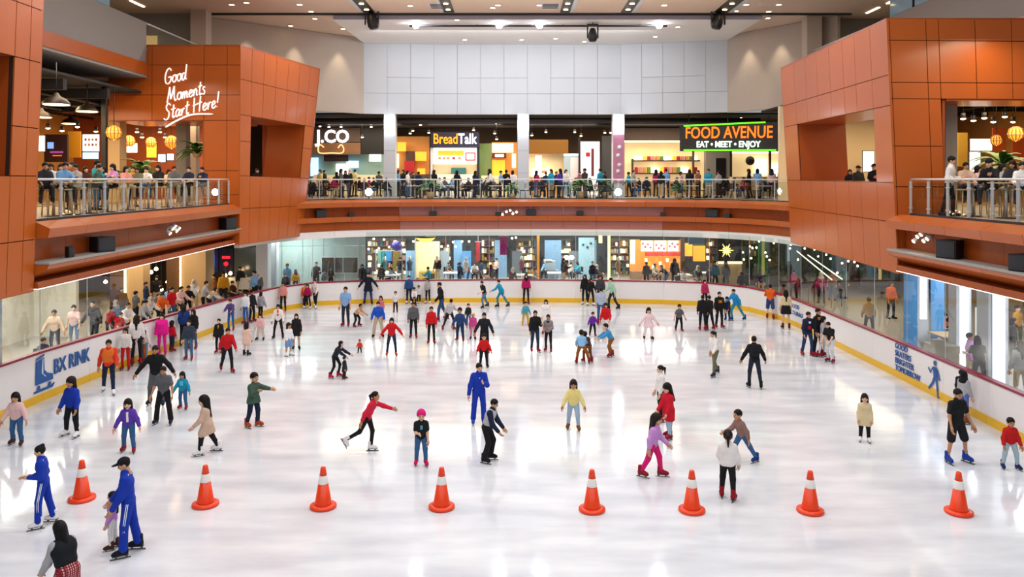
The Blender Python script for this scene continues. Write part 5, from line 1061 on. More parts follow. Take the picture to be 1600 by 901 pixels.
crowd('before the bread shop', 'the lit pillar', UZ, bay((622, 630, 637, 645, 654, 668, 678, 686, 694, 704, 714, 721, 733, 742, 750, 758, 766, 774, 782, 791, 801), 46.6, ['lblu', 'blk', 'wht', 'char', 'navy', 'lblu', 'blk', 'wht', 'gry'], 5), 'visitors before the bread shop', '')
crowd('before the white sign tower', 'the middle pillar', UZ, bay((814, 831, 838, 846, 853, 861, 869, 876, 884, 899, 906, 914, 925, 938, 945), 46.6, ['wht', 'blk', 'mag', 'char', 'navy', 'teal', 'blk', 'pur'], 8), 'visitors before the sign tower', '')
crowd('under the neon sign', 'the pink pillar', UZ, bay((983, 990, 1000, 1010, 1025, 1033, 1041, 1055, 1064, 1077, 1091, 1107, 1123, 1137, 1147, 1158, 1171, 1183, 1196, 1206, 1218), 46.4, ['teal', 'lgry', 'blk', 'navy', 'mag', 'blk', 'lblu', 'char', 'pale', 'blk', 'brn'], 12), 'visitors under the green neon sign', '')

# ------------------------------------------------------------------ shop fronts, upper far level
WARMW = M('warm_shop_wall', '#c98f48', .6, var=.08, scale=2); CREAMW = M('cream_shop_wall', '#e7d3ab', .6, var=.05, scale=2); BROWNW = M('dark_brown_fascia', '#4a382e', .6); NAVYB = M('navy_sign', '#14163c', .5)
LBOX = em('light_box_white', '#fff3e2', 2.2); LBOXO = em('light_box_amber', '#ff9a2a', 1.1); LBOXC = em('light_box_cream', '#ffe9b8', 1.6); SCR = em('screen_blue', '#a9c8ea', 1.4)
REDP = M('red_panel', '#b3182a', .5); GREENW = M('leaf_green_wall', '#6f8a52', .6, var=.2, scale=4); TEALW = M('teal_wall', '#8fb3ac', .5)
bb('ceiling_service', (-20.5, 50.7, 10.92), (20.5, 60, 11.02), DKCEIL, kind='structure', label='black service ceiling above the far shop fronts')
for i in range(6): tube('ceiling_duct', [(-16 + .6 * i, 51.6 + 1.1 * i, 10.6 - .05 * (i % 3)), (16 - .4 * i, 51.6 + 1.1 * i, 10.6 - .05 * (i % 3))], .09 if i % 2 else .16, M('duct_grey', '#3a3a40', .5, metal=.5), kind='structure', label='dark pipe run under the black service ceiling')
bb('wall_shops', (-20.5, 59.8, UZ), (20.5, 60, 10.95), M('shop_back_wall', '#5c4836', .7), kind='structure')
for s in (-1, 1): bb('wall_shop_side', (s * 20.3, 46, UZ), (s * 20.5, 60, 10.95), BROWNW, kind='structure')
for px, lb_ in ((609, 'white square pillar between doughnut counter and bread shop'), (817.5, 'white square pillar between bread shop and sign tower'), (966.5, 'pillar with pink printed panel beside the bakery')):
    x = (px - CX) / F * 50.3; c = empty('pillar', (x, 50.3, UZ), kind='structure', label=lb_)
    bb('shaft', (x - .36, 50.25, UZ), (x + .36, 50.95, 10.9), PANELW, c)
    for z in (7.2, 8.6): bb('joint_line', (x - .365, 50.24, z), (x + .365, 50.26, z + .02), WALLJ, c)
    lathe('wall_lamp', [(.001, -.2), (.2, -.16), (.26, 0), (.2, .16), (.001, .2)], (x, 50.05, 10.2), em('pillar_glare', '#eef3ff', 22), c, 14)
    if px > 900:
        bb('pink_panel', (x - .34, 50.2, 6.6), (x + .34, 50.24, 9.6), M('pink_print', '#c07f9c', .6), c)
        for k, z in enumerate((8.8, 8.3, 7.7, 7.3)): lathe('white_motif', [(.001, -.01), (.13, -.01), (.13, .01), (.001, .01)], (x + .04 * (-1) ** k, 50.18, z), WHITE, c, 10).rotation_euler = (R(90), 0, 0)
# ceiling spots of the far court: real small lamps
SPT = ((500, 197), (514, 198), (533, 198), (580, 198), (566, 214), (641, 208), (645, 204), (657, 195), (670, 207), (740, 203), (775, 192), (773, 208), (776, 217), (853, 206), (831, 211), (898, 206), (908, 212), (945, 207), (954, 207), (1083, 187), (1158, 183), (1168, 182))
for i, (px, py) in enumerate(SPT):
    p = at(px, py, 53.5); g = empty('track_spot', tuple(p), label='small spot lamp above the %s, %s of its bay' % (('doughnut counter' if px < 600 else 'bread shop' if px < 810 else 'sign tower' if px < 957 else 'neon sign'), ORD[sum(1 for q_ in SPT[:i] if (q_[0] < 600, q_[0] < 810, q_[0] < 957) == (px < 600, px < 810, px < 957))]), cat='spotlight', group='spot lamps of the far food court')
    tube('spot_can', [p + UPV * .16, p], .07, DARKM, g, 8); lathe('bulb', [(.001, -.06), (.08, -.03), (.08, .0), (.001, .01)], p, LAMPW, g, 10); tube('spot_stem', [p + UPV * .16, V3((p.x, p.y, 10.92))], .015, DARKM, g, 4)
def shop(name, px, d, label, cat='shop front'): 
    p = at(px, 300, d); return empty(name, (p.x, d, UZ), label=label, cat=cat)
D0 = 56.0
s = shop('doughnut_shop', 525, D0, 'doughnut counter with white lit lettering on a dark brown sign')
slab('sign_board', 470, 199, 563, 222, D0 - .3, .25, BROWNW, s); slab('lower_sign', 470, 223, 563, 241, D0 - .3, .2, M('brown_sign', '#7a5638', .6), s); slab('black_panel', 563.5, 196, 600, 241, D0 - .2, .2, BLACK, s)
text('lettering', 'J.CO', 1.2, at(520, 214, D0 - .36), (1, 0, 0), UPV, em('sign_white', '#f4f2ff', 2), s, bold=.035, xs=.95)
tube('neon_outline', spline([at(x, y, D0 - .36) for x, y in ((506, 230), (500, 226), (497, 232), (500, 239), (518, 239), (534, 239), (537, 232), (533, 226), (528, 231))], 4), .035, em('neon_amber', '#ffb070', 2.5), s)
slab('back_wall', 470, 241, 600, 300, D0 + .6, .1, TEALW, s); slab('menu_board', 506, 242, 544, 252, D0, .1, M('dark_screen', '#2a1420', .4), s); slab('menu_screen', 577, 241, 595, 252, D0, .1, LBOX, s); slab('lit_panel', 541, 251, 560, 262, D0 + .2, .1, SCR, s); slab('lit_panel', 485, 246, 497, 275, D0 + .2, .1, SCR, s); slab('counter', 490, 273, 598, 304.6, D0 - .6, .5, CREAMW, s); slab('glow_panel', 525, 256, 545, 272, D0 + .4, .1, LBOX, s)
s = shop('snack_kiosk', 645, D0, 'amber-lit snack kiosk beside the bread shop')
slab('back_wall', 618, 213, 671, 304.6, D0 + .5, .1, WARMW, s); slab('lantern_sign', 621, 222, 634, 236, D0 - .1, .2, LBOXO, s); slab('lantern_sign', 649, 237, 666, 251, D0 - .1, .2, LBOXO, s); slab('red_awning', 632, 251, 647, 270, D0, .3, REDP, s); slab('wood_panel', 634, 236, 648, 251, D0 + .2, .1, BROWNW, s); slab('lit_shelf', 652, 263, 664, 272, D0, .2, LBOXO, s); slab('counter', 618, 272, 671, 304.6, D0 - .5, .6, BROWNW, s); slab('lit_strip', 619, 240, 623, 262, D0, .1, LBOXC, s)
s = shop('bread_shop', 711, D0, 'bread shop with orange and white lit letters over a bright menu wall')
slab('sign_board', 673, 206, 749, 230, D0 - .3, .3, NAVYB, s); text('lettering', 'Bread', 1.0, at(676.5, 217.5, D0 - .36), (1, 0, 0), UPV, em('sign_orange', '#ff8a10', 1.3), s, xs=.735, bold=.014, align='LEFT'); text('lettering', 'Talk', 1.0, at(744.5, 217.5, D0 - .36), (1, 0, 0), UPV, em('sign_white', '#f4f2ff', 2), s, xs=.735, bold=.014, align='RIGHT')
slab('frame_post', 672.5, 230, 676, 304.6, D0 - .1, .2, PANELW, s); slab('frame_post', 745, 230, 749, 304.6, D0 - .1, .2, DARKM, s); slab('menu_wall', 677, 231, 745, 256, D0 + .1, .1, LBOX, s); slab('food_picture', 684, 235, 725, 243, D0 + .06, .03, LBOXO, s); slab('menu_screen', 727, 238, 743, 251, D0 + .02, .06, REDP, s); slab('menu_page', 729, 240, 741, 249, D0, .03, LBOX, s)
for k, px in enumerate((687, 694, 700, 709, 718)): slab('food_print', px - 2.2, 245, px + 2.2, 249, D0 + .06, .03, REDP if k == 3 else WARMW, s)
slab('back_wall', 677, 256, 745, 304.6, D0 + .5, .1, CREAMW, s); slab('display_case', 678, 272, 744, 304.6, D0 - .5, .6, M('white_counter', '#e6e2dc', .4), s); slab('teal_oven', 705, 262, 728, 271, D0 + .2, .2, M('teal_oven', '#2f6d72', .4), s)
s = shop('rice_kiosk', 778, D0, 'amber kiosk with cream light box and dark red sign')
slab('green_wall', 749, 224, 768, 304.6, D0 + .3, .1, GREENW, s); slab('back_wall', 768, 222, 808, 304.6, D0 + .4, .1, WARMW, s); slab('light_box', 769, 224, 802, 238, D0 - .1, .2, LBOXC, s); slab('red_sign', 769, 239, 791, 247, D0 - .1, .15, M('wine_sign', '#571420', .5), s); slab('sign_print', 773.5, 241, 787, 245, D0 - .13, .02, LBOX, s); slab('lit_wall', 769, 250, 789, 275, D0 + .2, .1, LBOXO, s); slab('side_light', 800, 240, 806, 262, D0, .2, LBOXC, s); slab('counter', 752, 274, 808, 304.6, D0 - .5, .6, CREAMW, s)
s = shop('noodle_kiosk', 855, D0, 'cream kiosk with brass band beside the middle pillar')
slab('brass_band', 826, 218, 888, 240, D0 - .2, .2, M('brass_band', '#8a5f22', .35, metal=.4), s); slab('back_wall', 826, 240, 882, 304.6, D0 + .5, .1, CREAMW, s); slab('pendant', 837, 243, 846, 261, D0 - .3, .3, LBOX, s); slab('menu_board', 830, 263, 858, 284, D0 - .2, .1, LBOX, s); slab('counter', 826, 276, 882, 304.6, D0 - .5, .6, WARMW, s); slab('menu_print', 846, 266, 855, 271, D0 - .23, .02, WARMW, s); slab('blue_panel', 881, 243, 906, 304.6, D0, .1, M('pale_blue_panel', '#9fb8c8', .5), s); slab('white_strip', 881, 240, 906, 243, D0 - .1, .1, LBOX, s)
s = shop('sign_tower', 922, 53.5, 'white sign tower with small red square and red stripe', 'sign')
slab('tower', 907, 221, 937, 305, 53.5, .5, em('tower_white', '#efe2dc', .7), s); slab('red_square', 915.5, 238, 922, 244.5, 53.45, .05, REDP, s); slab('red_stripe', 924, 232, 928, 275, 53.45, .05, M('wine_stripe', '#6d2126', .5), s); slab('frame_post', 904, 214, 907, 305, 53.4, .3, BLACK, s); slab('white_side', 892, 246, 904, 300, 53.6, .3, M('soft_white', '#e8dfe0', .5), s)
slab('wall_pier_dark', 941, 212, 957, 305, 55, .6, M('charcoal_pier', '#3c3d42', .6), kind='structure', label='charcoal pier beside the pink pillar')
s = shop('bakery', 1030, D0, 'cream-lit bakery with shelves of wrapped goods')
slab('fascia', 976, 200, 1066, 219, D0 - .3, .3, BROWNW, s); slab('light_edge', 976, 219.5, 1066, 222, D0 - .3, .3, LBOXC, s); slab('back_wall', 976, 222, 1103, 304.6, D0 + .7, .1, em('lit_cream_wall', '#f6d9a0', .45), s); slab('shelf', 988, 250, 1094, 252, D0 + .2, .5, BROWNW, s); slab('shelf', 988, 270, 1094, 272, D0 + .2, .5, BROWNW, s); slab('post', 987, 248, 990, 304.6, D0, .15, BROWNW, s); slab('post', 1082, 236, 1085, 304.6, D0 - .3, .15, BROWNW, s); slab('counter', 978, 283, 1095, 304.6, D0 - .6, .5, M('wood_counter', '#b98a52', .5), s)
gc = [LBOX, WARMW, REDP, LBOXC, M('green_pack', '#5f8a3c', .6), M('rose_pack', '#c88a86', .6), LBOXO]
for r in (0, 1):
    for k in range(15):
        px = 992 + k * 6.6; hh = 6 + (k * 7 + r * 3) % 7; slab('wrapped_goods', px, (250 if r == 0 else 270) - hh, px + 5, 250 if r == 0 else 270, D0 + .25, .25, gc[(k * 3 + r * 2) % 7], s)
s = shop('food_court_sign', 1140, 50.5, 'black hanging sign with orange neon words between green neon tubes', 'neon sign')
q0, q1 = at(1062, 236, 51.0), at(1218, 236, 47.6); t0, t1 = at(1062, 197, 51.0), at(1218, 190, 47.6)
plate('board', [q0, q1, t1, t0], .25, M('sign_black', '#26211f', .6), s); rr = (q1 - q0).normalized(); nn = rr.cross(UPV).normalized()
NEONG = em('neon_green', '#5cd81c', 2.2); NEONO = em('neon_orange', '#ff6a10', 1.6)
mid = (q0 + q1 + t0 + t1) / 4
text('lettering', 'FOOD AVENUE', 1.02, mid + nn * .05 + UPV * .28, rr, UPV, NEONO, s, xs=.78, bold=.012); text('lettering', 'EAT • MEET • ENJOY', .52, mid + nn * .05 - UPV * .43, rr, UPV, em('neon_mint', '#dfffe0', 3), s, xs=.86, bold=.008)
tube('neon_tube', [t0.lerp(t1, .05) + nn * .08, t0.lerp(t1, .87) + nn * .08], .05, NEONG, s); tube('neon_tube', [q0.lerp(q1, .05) + nn * .08 + UPV * .06, q0.lerp(q1, .97) + nn * .08 + UPV * .06], .05, NEONG, s)
for k in (.1, .5, .9): tube('hanger', [t0.lerp(t1, k), V3((t0.lerp(t1, k).x, t0.lerp(t1, k).y, 10.9))], .03, DARKM, s)
slab('wall_pier_grey', 1103, 236, 1141, 305, D0, .6, CONC, kind='structure', label='grey pier with black door under the neon sign'); slab('door_1', 1119, 247, 1134, 304.8, D0 - .06, .06, BLACK, kind='structure', label='black door in the grey pier')
s = shop('tea_shop', 1185, D0, 'cream-lit tea shop at the end of the far row')
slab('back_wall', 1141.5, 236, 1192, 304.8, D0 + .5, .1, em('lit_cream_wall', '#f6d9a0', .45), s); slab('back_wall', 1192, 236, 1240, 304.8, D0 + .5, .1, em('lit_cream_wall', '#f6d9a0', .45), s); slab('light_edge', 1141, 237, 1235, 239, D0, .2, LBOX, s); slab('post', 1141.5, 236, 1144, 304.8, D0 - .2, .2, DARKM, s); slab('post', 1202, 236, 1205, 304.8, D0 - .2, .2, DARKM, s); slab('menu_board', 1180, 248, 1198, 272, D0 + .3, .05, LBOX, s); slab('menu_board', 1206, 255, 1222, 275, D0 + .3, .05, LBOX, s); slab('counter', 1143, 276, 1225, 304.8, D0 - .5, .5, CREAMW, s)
lathe('round_emblem', [(.001, -.03), (.32, -.03), (.32, .03), (.001, .03)], at(1172, 251, D0 + .3), DARKM, s, 16).rotation_euler = (R(90), 0, 0)
# ------------------------------------------------------------------ tables, chairs, plants
WOOD = M('pale_wood', '#c9a878', .5, var=.1); TWH = M('table_white', '#e6e4e2', .4); CHB = M('chair_black', '#1d1d21', .5)
def table(x, y, z, label, h=.74, r=.42, mat=TWH):
    g = empty('cafe_table', (x, y, z), label=label, cat='table', group='cafe tables'); bx('table_top', (x, y, z + h - .02), (r * 2, r * 2, .04), mat, g); tube('pedestal', [(x, y, z + .02), (x, y, z + h - .04)], .04, STEEL, g); lathe('foot_plate', [(.001, 0), (.26, 0), (.24, .025), (.001, .03)], (x, y, z), DARKM, g, 12)
def chair(x, y, z, rz, label, sh=.45, back=True, mat=CHB):
    g = empty('cafe_chair' if back else 'bar_stool', (x, y, z), label=label, cat='chair' if back else 'stool', group='cafe seats'); g.rotation_euler = (0, 0, rz); del PINV[g]
    bx('seat', (0, 0, sh), (.4, .4, .04), mat, g)
    for a in (-1, 1):
        for b in (-1, 1): tube('leg', [(a * .15, b * .15, sh - .02), (a * .19, b * .19, 0)], .016, mat if back else WOOD, g, 5)
    if back: bx('backrest', (0, .19, sh + .27), (.38, .03, .32), mat, g)
    else: bx('foot_rest', (0, -.17, sh * .4), (.34, .02, .02), WOOD, g)
for i, (px, d) in enumerate(FTABLES):
    x = (px - CX) / F * d; lb_ = ['doughnut counter', 'bread shop', 'bread shop', 'bread shop', 'bread shop', 'bread shop', 'sign tower', 'sign tower', 'sign tower', 'sign tower', 'green neon sign', 'green neon sign', 'green neon sign', 'green neon sign'][i]
    table(x, d, UZ, f'square cafe table before the {lb_}, {ORD[i]} along the far railing', mat=TWH if i % 3 else M('table_red', '#8c1c34', .5))
    for k in (-1, 1): chair(x + k * .66, d + .1 * k, UZ, R(90 * -k), f'dark cafe chair {"left" if k < 0 else "right"} of the {ORD[i]} table along the far railing')
for x, y, z, rz, sh, lb_ in SEATS: chair(x, y, z, rz, lb_, sh)
for i, px in enumerate((84, 112, 140, 168, 200, 232, 262, 292)):
    d = 13.75 * F / (CX - px) * .98 + .3; x = (px - CX) / F * d; table(x, d, UZ, f'tall table behind the left railing, {ORD[i]} from the orange pier', 1.02, .34, WOOD)
for i, (px, d) in enumerate(((70, 23.2), (80, 24.6), (97, 23.6), (96, 26.0), (121, 25.5), (134, 27.5), (147, 26.2), (179, 27.2), (196, 29.4), (216, 29.5), (229, 30.2), (249, 30.6), (272, 32.2), (296, 33.4), (319, 34.2), (262, 33.8))):
    chair((px - CX) / F * d, d, UZ, 0, f'wooden bar stool under a balcony diner, {ORD[i]} counted from the orange pier', SB, False, WOOD)
for i, (px, d) in enumerate(((1508, 23.4), (1549, 23.0), (1565, 24.2), (1584, 23.2), (1593, 24.6), (1527, 24.7), (1597, 22.2))):
    chair((px - CX) / F * d, d, UZ, 0, f'wooden bar stool above the walking-figure sign, {ORD[i]} counted from the clad box', SB, False, WOOD)
for i, (px, d) in enumerate(((1520, 23.7), (1572, 22.6))): table((px - CX) / F * d, d, UZ, f'tall table above the walking-figure sign, {ORD[i]} from the clad box', 1.02, .34, WOOD)
LEAF = M('palm_leaf', '#3f6f24', .5, var=.25, scale=5)
def leaf_mesh():
    V = []; Q = []; n = 6
    for i in range(n + 1):
        t = i / n; x = t * .62; z = .5 * t - .62 * t * t; wd = .075 * math.sin(math.pi * min(1, t * .92 + .06)); V += [(x, -wd, z - wd * .3), (x, 0, z + .01), (x, wd, z - wd * .3)]
    for i in range(n): a = i * 3; Q += [(a, a + 3, a + 4, a + 1), (a + 1, a + 4, a + 5, a + 2)]
    return mesh('leaf', V, Q, LEAF, True)
LEAFM = leaf_mesh()
def plant(x, y, z, s, label, pot=True, n=22, hang=False):
    g = empty('potted_palm', (x, y, z), label=label, cat='plant'); zz = z
    if pot: lathe('pot', [(.001, 0), (.16 * s, 0), (.22 * s, .34 * s), (.2 * s, .34 * s), (.001, .3 * s)], (x, y, z), WOOD, g, 14); zz = z + .32 * s; tube('stem', [(x, y, zz - .05), (x, y, zz + .3 * s)], .03 * s, M('stem_brown', '#5d4526', .7), g, 6); zz += .25 * s
    if hang: lathe('basket', [(.001, -.1), (.16, -.06), (.22, .1), (.001, .1)], (x, y, z), WOOD, g, 12); tube('cord', [(x, y, z + .1), (x, y, hang)], .012, DARKM, g, 4); zz = z + .08
    for k in range(n):
        o = link('leaf', LEAFM, g); o.location = (x, y, zz + (k % 4) * .03); sc = s * (1 + .35 * ((k * 7) % 5) / 5); o.scale = (sc, sc, sc); o.rotation_euler = (0, R(-(k % 4) * 16 + 12), R(k * 137.5))
for px, d, s_, lb_ in ((672, 46.0, 1.1, 'potted palm at the far railing before the bread shop'), (800, 46.0, .8, 'low potted plant at the far railing before the middle pillar'), (908, 46.4, 1.2, 'tall potted palm before the sign tower'), (946, 47.6, 1.0, 'potted palm between sign tower and pink pillar'), (1061, 45.6, .9, 'potted plant at the railing before the bakery')):
    plant((px - CX) / F * d, d, UZ, s_, lb_)
# ------------------------------------------------------------------ upper side courts
def court(s):
    nm = 'wall_left_court' if s < 0 else 'wall_right_court'
    g = empty(nm, (s * 20, 40, UZ), kind='structure', label='orange-lit food court back wall behind the ' + ('lettered box balcony' if s < 0 else 'long window box'))
    bb('side_wall', (s * 25, 16, UZ), (s * 25.2, 46, 11.3), WARMW, g); bb('end_wall', (s * (15.2 if s < 0 else 18.2), 45.6, UZ), (s * 25, 45.8, 11.3), M('rust_court_wall', '#9a4a22', .6, var=.08), g)
    bb('dark_ceiling', (s * 16.4, 21 if s < 0 else 25.3, 10.6), (s * 25, 35.4, 10.7), DKCEIL, g); bb('dark_ceiling', (s * 14.2, 36, 10.6), (s * 25, 45.6, 10.7), DKCEIL, g)
    for k in range(6): bb('dark_beam', (s * 16.5, (23 if s < 0 else 26) + 3.2 * k, 10.1), (s * 25, (23.25 if s < 0 else 26.25) + 3.2 * k, 10.5), DKCEIL, g)
    for k in range(1, 5): tube('pipe', [(s * (16.8 + 1.7 * k), 22 if s < 0 else 25.6, 10.2), (s * (16.8 + 1.7 * k), 45, 10.2)], .08, DARKM, g, 6)
court(-1); court(1)
def lamp(px, py, d, r, label, style='dome', ceil=10.6):
    p = at(px, py, d); g = empty('pendant_lamp', tuple(p), label=label, cat='pendant lamp')
    tube('cord', [p + UPV * r * .9, V3((p.x, p.y, max(ceil, p.z + r * 1.6)))], .018, BLACK, g, 5)
    if style == 'dome':
        lathe('shade', [(r, 0), (r * .96, r * .12), (r * .72, r * .42), (r * .3, r * .62), (r * .14, r * .9), (r * .01, r * .92)], p, M('bronze_shade', '#2c2016', .4, metal=.4), g, 24); lathe('glow_disc', [(.001, -.02), (r * .93, -.02), (r * .93, .015), (.001, .015)], p, em('lamp_amber', '#ffe0a0', 7), g, 20)
    else:
        lathe('woven_shade', [(r * .35, -r), (r * .85, -r * .6), (r, 0), (r * .8, r * .65), (r * .3, r)], p, em('woven_amber', '#ff9a30', 1.1), g, 16); lathe('bulb', [(.001, -.5 * r), (.4 * r, -.3 * r), (.4 * r, .3 * r), (.001, .5 * r)], p + UPV * -.55 * r, em('lamp_amber', '#ffe0a0', 7), g, 10)
        rv, rf = tubes([[p + V3((math.cos(a_) * r * w_, math.sin(a_) * r * w_, r * z_)) for w_, z_ in ((.36, -1), (.86, -.6), (1.02, 0), (.82, .65), (.32, 1))] for a_ in [j * math.pi / 6 for j in range(12)]], .016, 4); link('rib_cage', mesh('rib_cage', rv, rf, M('rattan', '#6a3f14', .6)), g)
        for k in range(3): lathe('hoop', [(r * (1.02 - .12 * k), -.02), (r * (1.05 - .12 * k), 0), (r * (1.02 - .12 * k), .02)], p + UPV * (r * .35 * (k - .3)), WOOD, g, 16)
lamp(88, 163, 26, .42, 'large dome pendant lamp closest to the orange pier'); lamp(136, 174, 32, .42, 'second dome pendant lamp over the left diners'); lamp(110, 193, 40, .42, 'third dome pendant lamp deeper in the food court'); lamp(64, 183, 33, .42, 'dome pendant lamp half hidden by the orange pier')
lamp(178, 207, 33, .3, 'round woven lantern beside the beige column', 'w'); lamp(268, 222, 40, .32, 'wide woven lantern left of the concrete column', 'w'); lamp(202, 220, 42, .28, 'small woven lantern under the lintel', 'w'); lamp(236, 222, 42, .26, 'amber woven lantern between two small lamps', 'w')
lamp(1587, 209, 29, .26, 'tall oval woven lantern at the picture edge', 'w'); lamp(1557, 219, 33, .22, 'small glowing lantern before the red panel', 'w')
for i, (px, py, d) in enumerate(((75, 200, 36), (97, 204, 38), (121, 198, 38), (150, 205, 38), (190, 200, 40), (214, 206, 42), (222, 214, 42), (250, 206, 42), (258, 214, 43), (1505, 185, 30), (1521, 188, 31), (1538, 184, 30), (1552, 190, 33), (1570, 182, 31), (1583, 190, 33))):  # small lamps added to both side courts for extra sparkle
    p = at(px, py, d); side = 'left' if px < 800 else 'right'; g = empty('added_court_spot', tuple(p), label=f'small added sparkle spot of the {side} food court, {ORD[i if px < 800 else i - 9]} along', cat='spotlight', group='added sparkle spots of the side food courts')
    tube('spot_can', [p + UPV * .2, p], .08, DARKM, g, 8); lathe('bulb', [(.001, -.06), (.09, -.03), (.09, 0), (.001, .01)], p, LAMPW, g, 10); tube('spot_stem', [p + UPV * .2, V3((p.x, p.y, 10.6))], .015, DARKM, g, 4)
def csign(name, x0, y0, x1, y1, d, m, label, frame=True):
    g = empty(name, tuple(at((x0 + x1) / 2, y1, d)), label=label, cat='sign'); 
    if frame: slab('frame', x0 - 1, y0 - 1, x1 + 1, y1 + 1, d + .06, .08, DARKM, g)
    slab('face', x0, y0, x1, y1, d, .05, m, g); return g
g = csign('food_stall_sign', 70, 211, 105, 252, 40, M('aubergine_panel', '#33141f', .5), 'dark aubergine stall panel with small blue emblem'); slab('emblem', 74, 222, 83, 232, 39.95, .04, em('emblem_blue', '#6a8fe0', 1.5), g); slab('neon_word', 78, 236, 98, 239, 39.95, .04, em('neon_purple', '#7a3a70', 1.2), g); slab('neon_word', 82, 242, 96, 244, 39.95, .04, em('neon_rust', '#c05a20', 1.2), g)
csign('menu_light_box', 59, 212, 69, 236, 39, LBOX, 'white menu light box beside the orange pier'); g = csign('menu_light_box', 129, 210, 154, 236, 40, LBOX, 'large white menu light box over a blue screen')
for k in range(8): slab('dish_print', 132 + (k % 4) * 5.5, 216 + (k // 4) * 8, 135 + (k % 4) * 5.5, 220 + (k // 4) * 8, 39.96, .03, WARMW if k % 3 else REDP, g)
csign('menu_screen', 129, 238, 153, 248, 40, SCR, 'pale blue menu screen below the large light box'); csign('amber_panel', 106, 205, 126, 246, 41, M('amber_panel', '#d99a2c', .4), 'amber glass panel beside the dark stall panel', False)
csign('menu_light_box', 198, 224, 214, 238, 43, LBOX, 'small white light box under the woven lantern'); csign('menu_light_box', 229, 225, 244, 246, 43, LBOXO, 'upright amber light box in the middle of the stalls'); csign('menu_screen', 247, 241, 258, 253, 43, SCR, 'small bluish screen left of the arched clock'); csign('menu_screen', 261, 240, 271, 250, 43, SCR, 'second small bluish screen beside the arch')
csign('menu_light_box', 1517, 217, 1550, 235, 34, LBOX, 'wide white light box above the tall poster'); csign('poster', 1516, 237, 1532, 268, 34, em('poster_white', '#e8eef2', 1.0), 'tall white poster under the wide light box'); csign('stall_sign', 1551, 200, 1572, 236, 36, M('rust_panel', '#b04a18', .5), 'rust-red stall panel behind a glowing lantern', False); csign('stall_sign', 1582, 204, 1600, 250, 36, M('rust_panel', '#b04a18', .5), 'rust-red stall panel at the picture edge', False)
csign('amber_panel', 1497, 207, 1512, 260, 36, M('olive_gold', '#c09a3c', .5), 'golden wall panel beside the concrete column', False); csign('poster', 1349, 236, 1366, 268, 40, em('poster_white', '#e8eef2', 1.0), 'patterned white panel seen through the long window box')
bb('wall_court_inner', (13.9, 41.6, UZ), (22, 41.8, 10.6), CREAMW, kind='structure', label='cream wall seen through the long window box')
for px0, px1, d, y0, lb_, m in ((165, 187, 36.5, 188, 'beige column carrying a small printed motif', M('beige_column', '#c9a877', .6)), (275, 291, 38, 190, 'concrete column under the handwritten slogan', CONC), (291, 306, 40, 198, 'paler concrete column behind the slogan box', BEIGE), (1478, 1496, 26.4, 158, 'concrete column beside the clad box', CONC), (158, 165, 33, 160, 'slim black column among the stalls', BLACK)):
    a, b = at(px0, y0, d), at(px1, y0, d); bb('pillar', (a.x, d, UZ), (b.x, d + (b.x - a.x), 10.6), m, kind='structure', label=lb_)
plant(at(222, 262, 36).x, 36, UZ + .5, 1.5, 'large potted palm behind the left diners', n=26); plant(at(192, 262, 34).x, 34, UZ + .5, 1.0, 'smaller potted palm beside the beige column'); plant(at(308, 240, 37.5).x, 37.5, 7.9, 1.35, 'hanging fern basket beside the slogan box pier', False, 28, 10.4); plant(at(1566, 246, 27.5).x, 27.5, UZ + .75, 1.3, 'big spreading palm behind the right balcony diners', n=28)
# ------------------------------------------------------------------ lower level
PGW = M('pale_green_panel', '#b9cbc8', .35, var=.03); CRW = M('cream_room_wall', '#dcd6c8', .6)
g = empty('wall_pale_panels', (-10, 44.6, LZ), kind='structure', label='pale green panelled wall behind the curved boards')
pp = [V3((at(404, 400, 43.5).x, 43.5, 0)), V3((at(440, 400, 46.0).x, 46.0, 0)), V3((at(571, 400, 46.4).x, 46.4, 0))]
for a, b, n in ((pp[0], pp[1], 2), (pp[1], pp[2], 4)):
    for k in range(n):
        p, q = a.lerp(b, k / n), a.lerp(b, (k + 1) / n); e = (q - p).normalized() * .015; p += e; q -= e
        for z0, z1 in ((LZ, 2.95), (2.97, 3.9)): plate('panel', [(p.x, p.y, z0), (q.x, q.y, z0), (q.x, q.y, z1), (p.x, p.y, z1)], .1, PGW, g)
for k, (x0, x1) in enumerate(((503, 521.5), (523.5, 535), (537, 558.5))):
    slab('window_%d' % (k + 1), x0, 402.5, x1, 425.5, 45.88, .04, M('dim_window', '#4a4436', .12, spec=.8, var=.4, scale=3), kind='structure', label=f'dim {["wide", "narrow", "broad"][k]} window pane in the pale wall')
slab('trim_1', 501, 400.5, 560.5, 427.5, 45.93, .03, PANELW, kind='structure')
for px, d, w_, lb_ in ((409, 42.6, .62, 'white pillar at the end of the left crowd'), (425, 44.4, .5, 'slim white pillar by the pale wall')):
    x = (px - CX) / F * d; bb('pillar', (x - w_ / 2, d, LZ), (x + w_ / 2, d + w_, 3.93), PANELW, kind='structure', label=lb_)
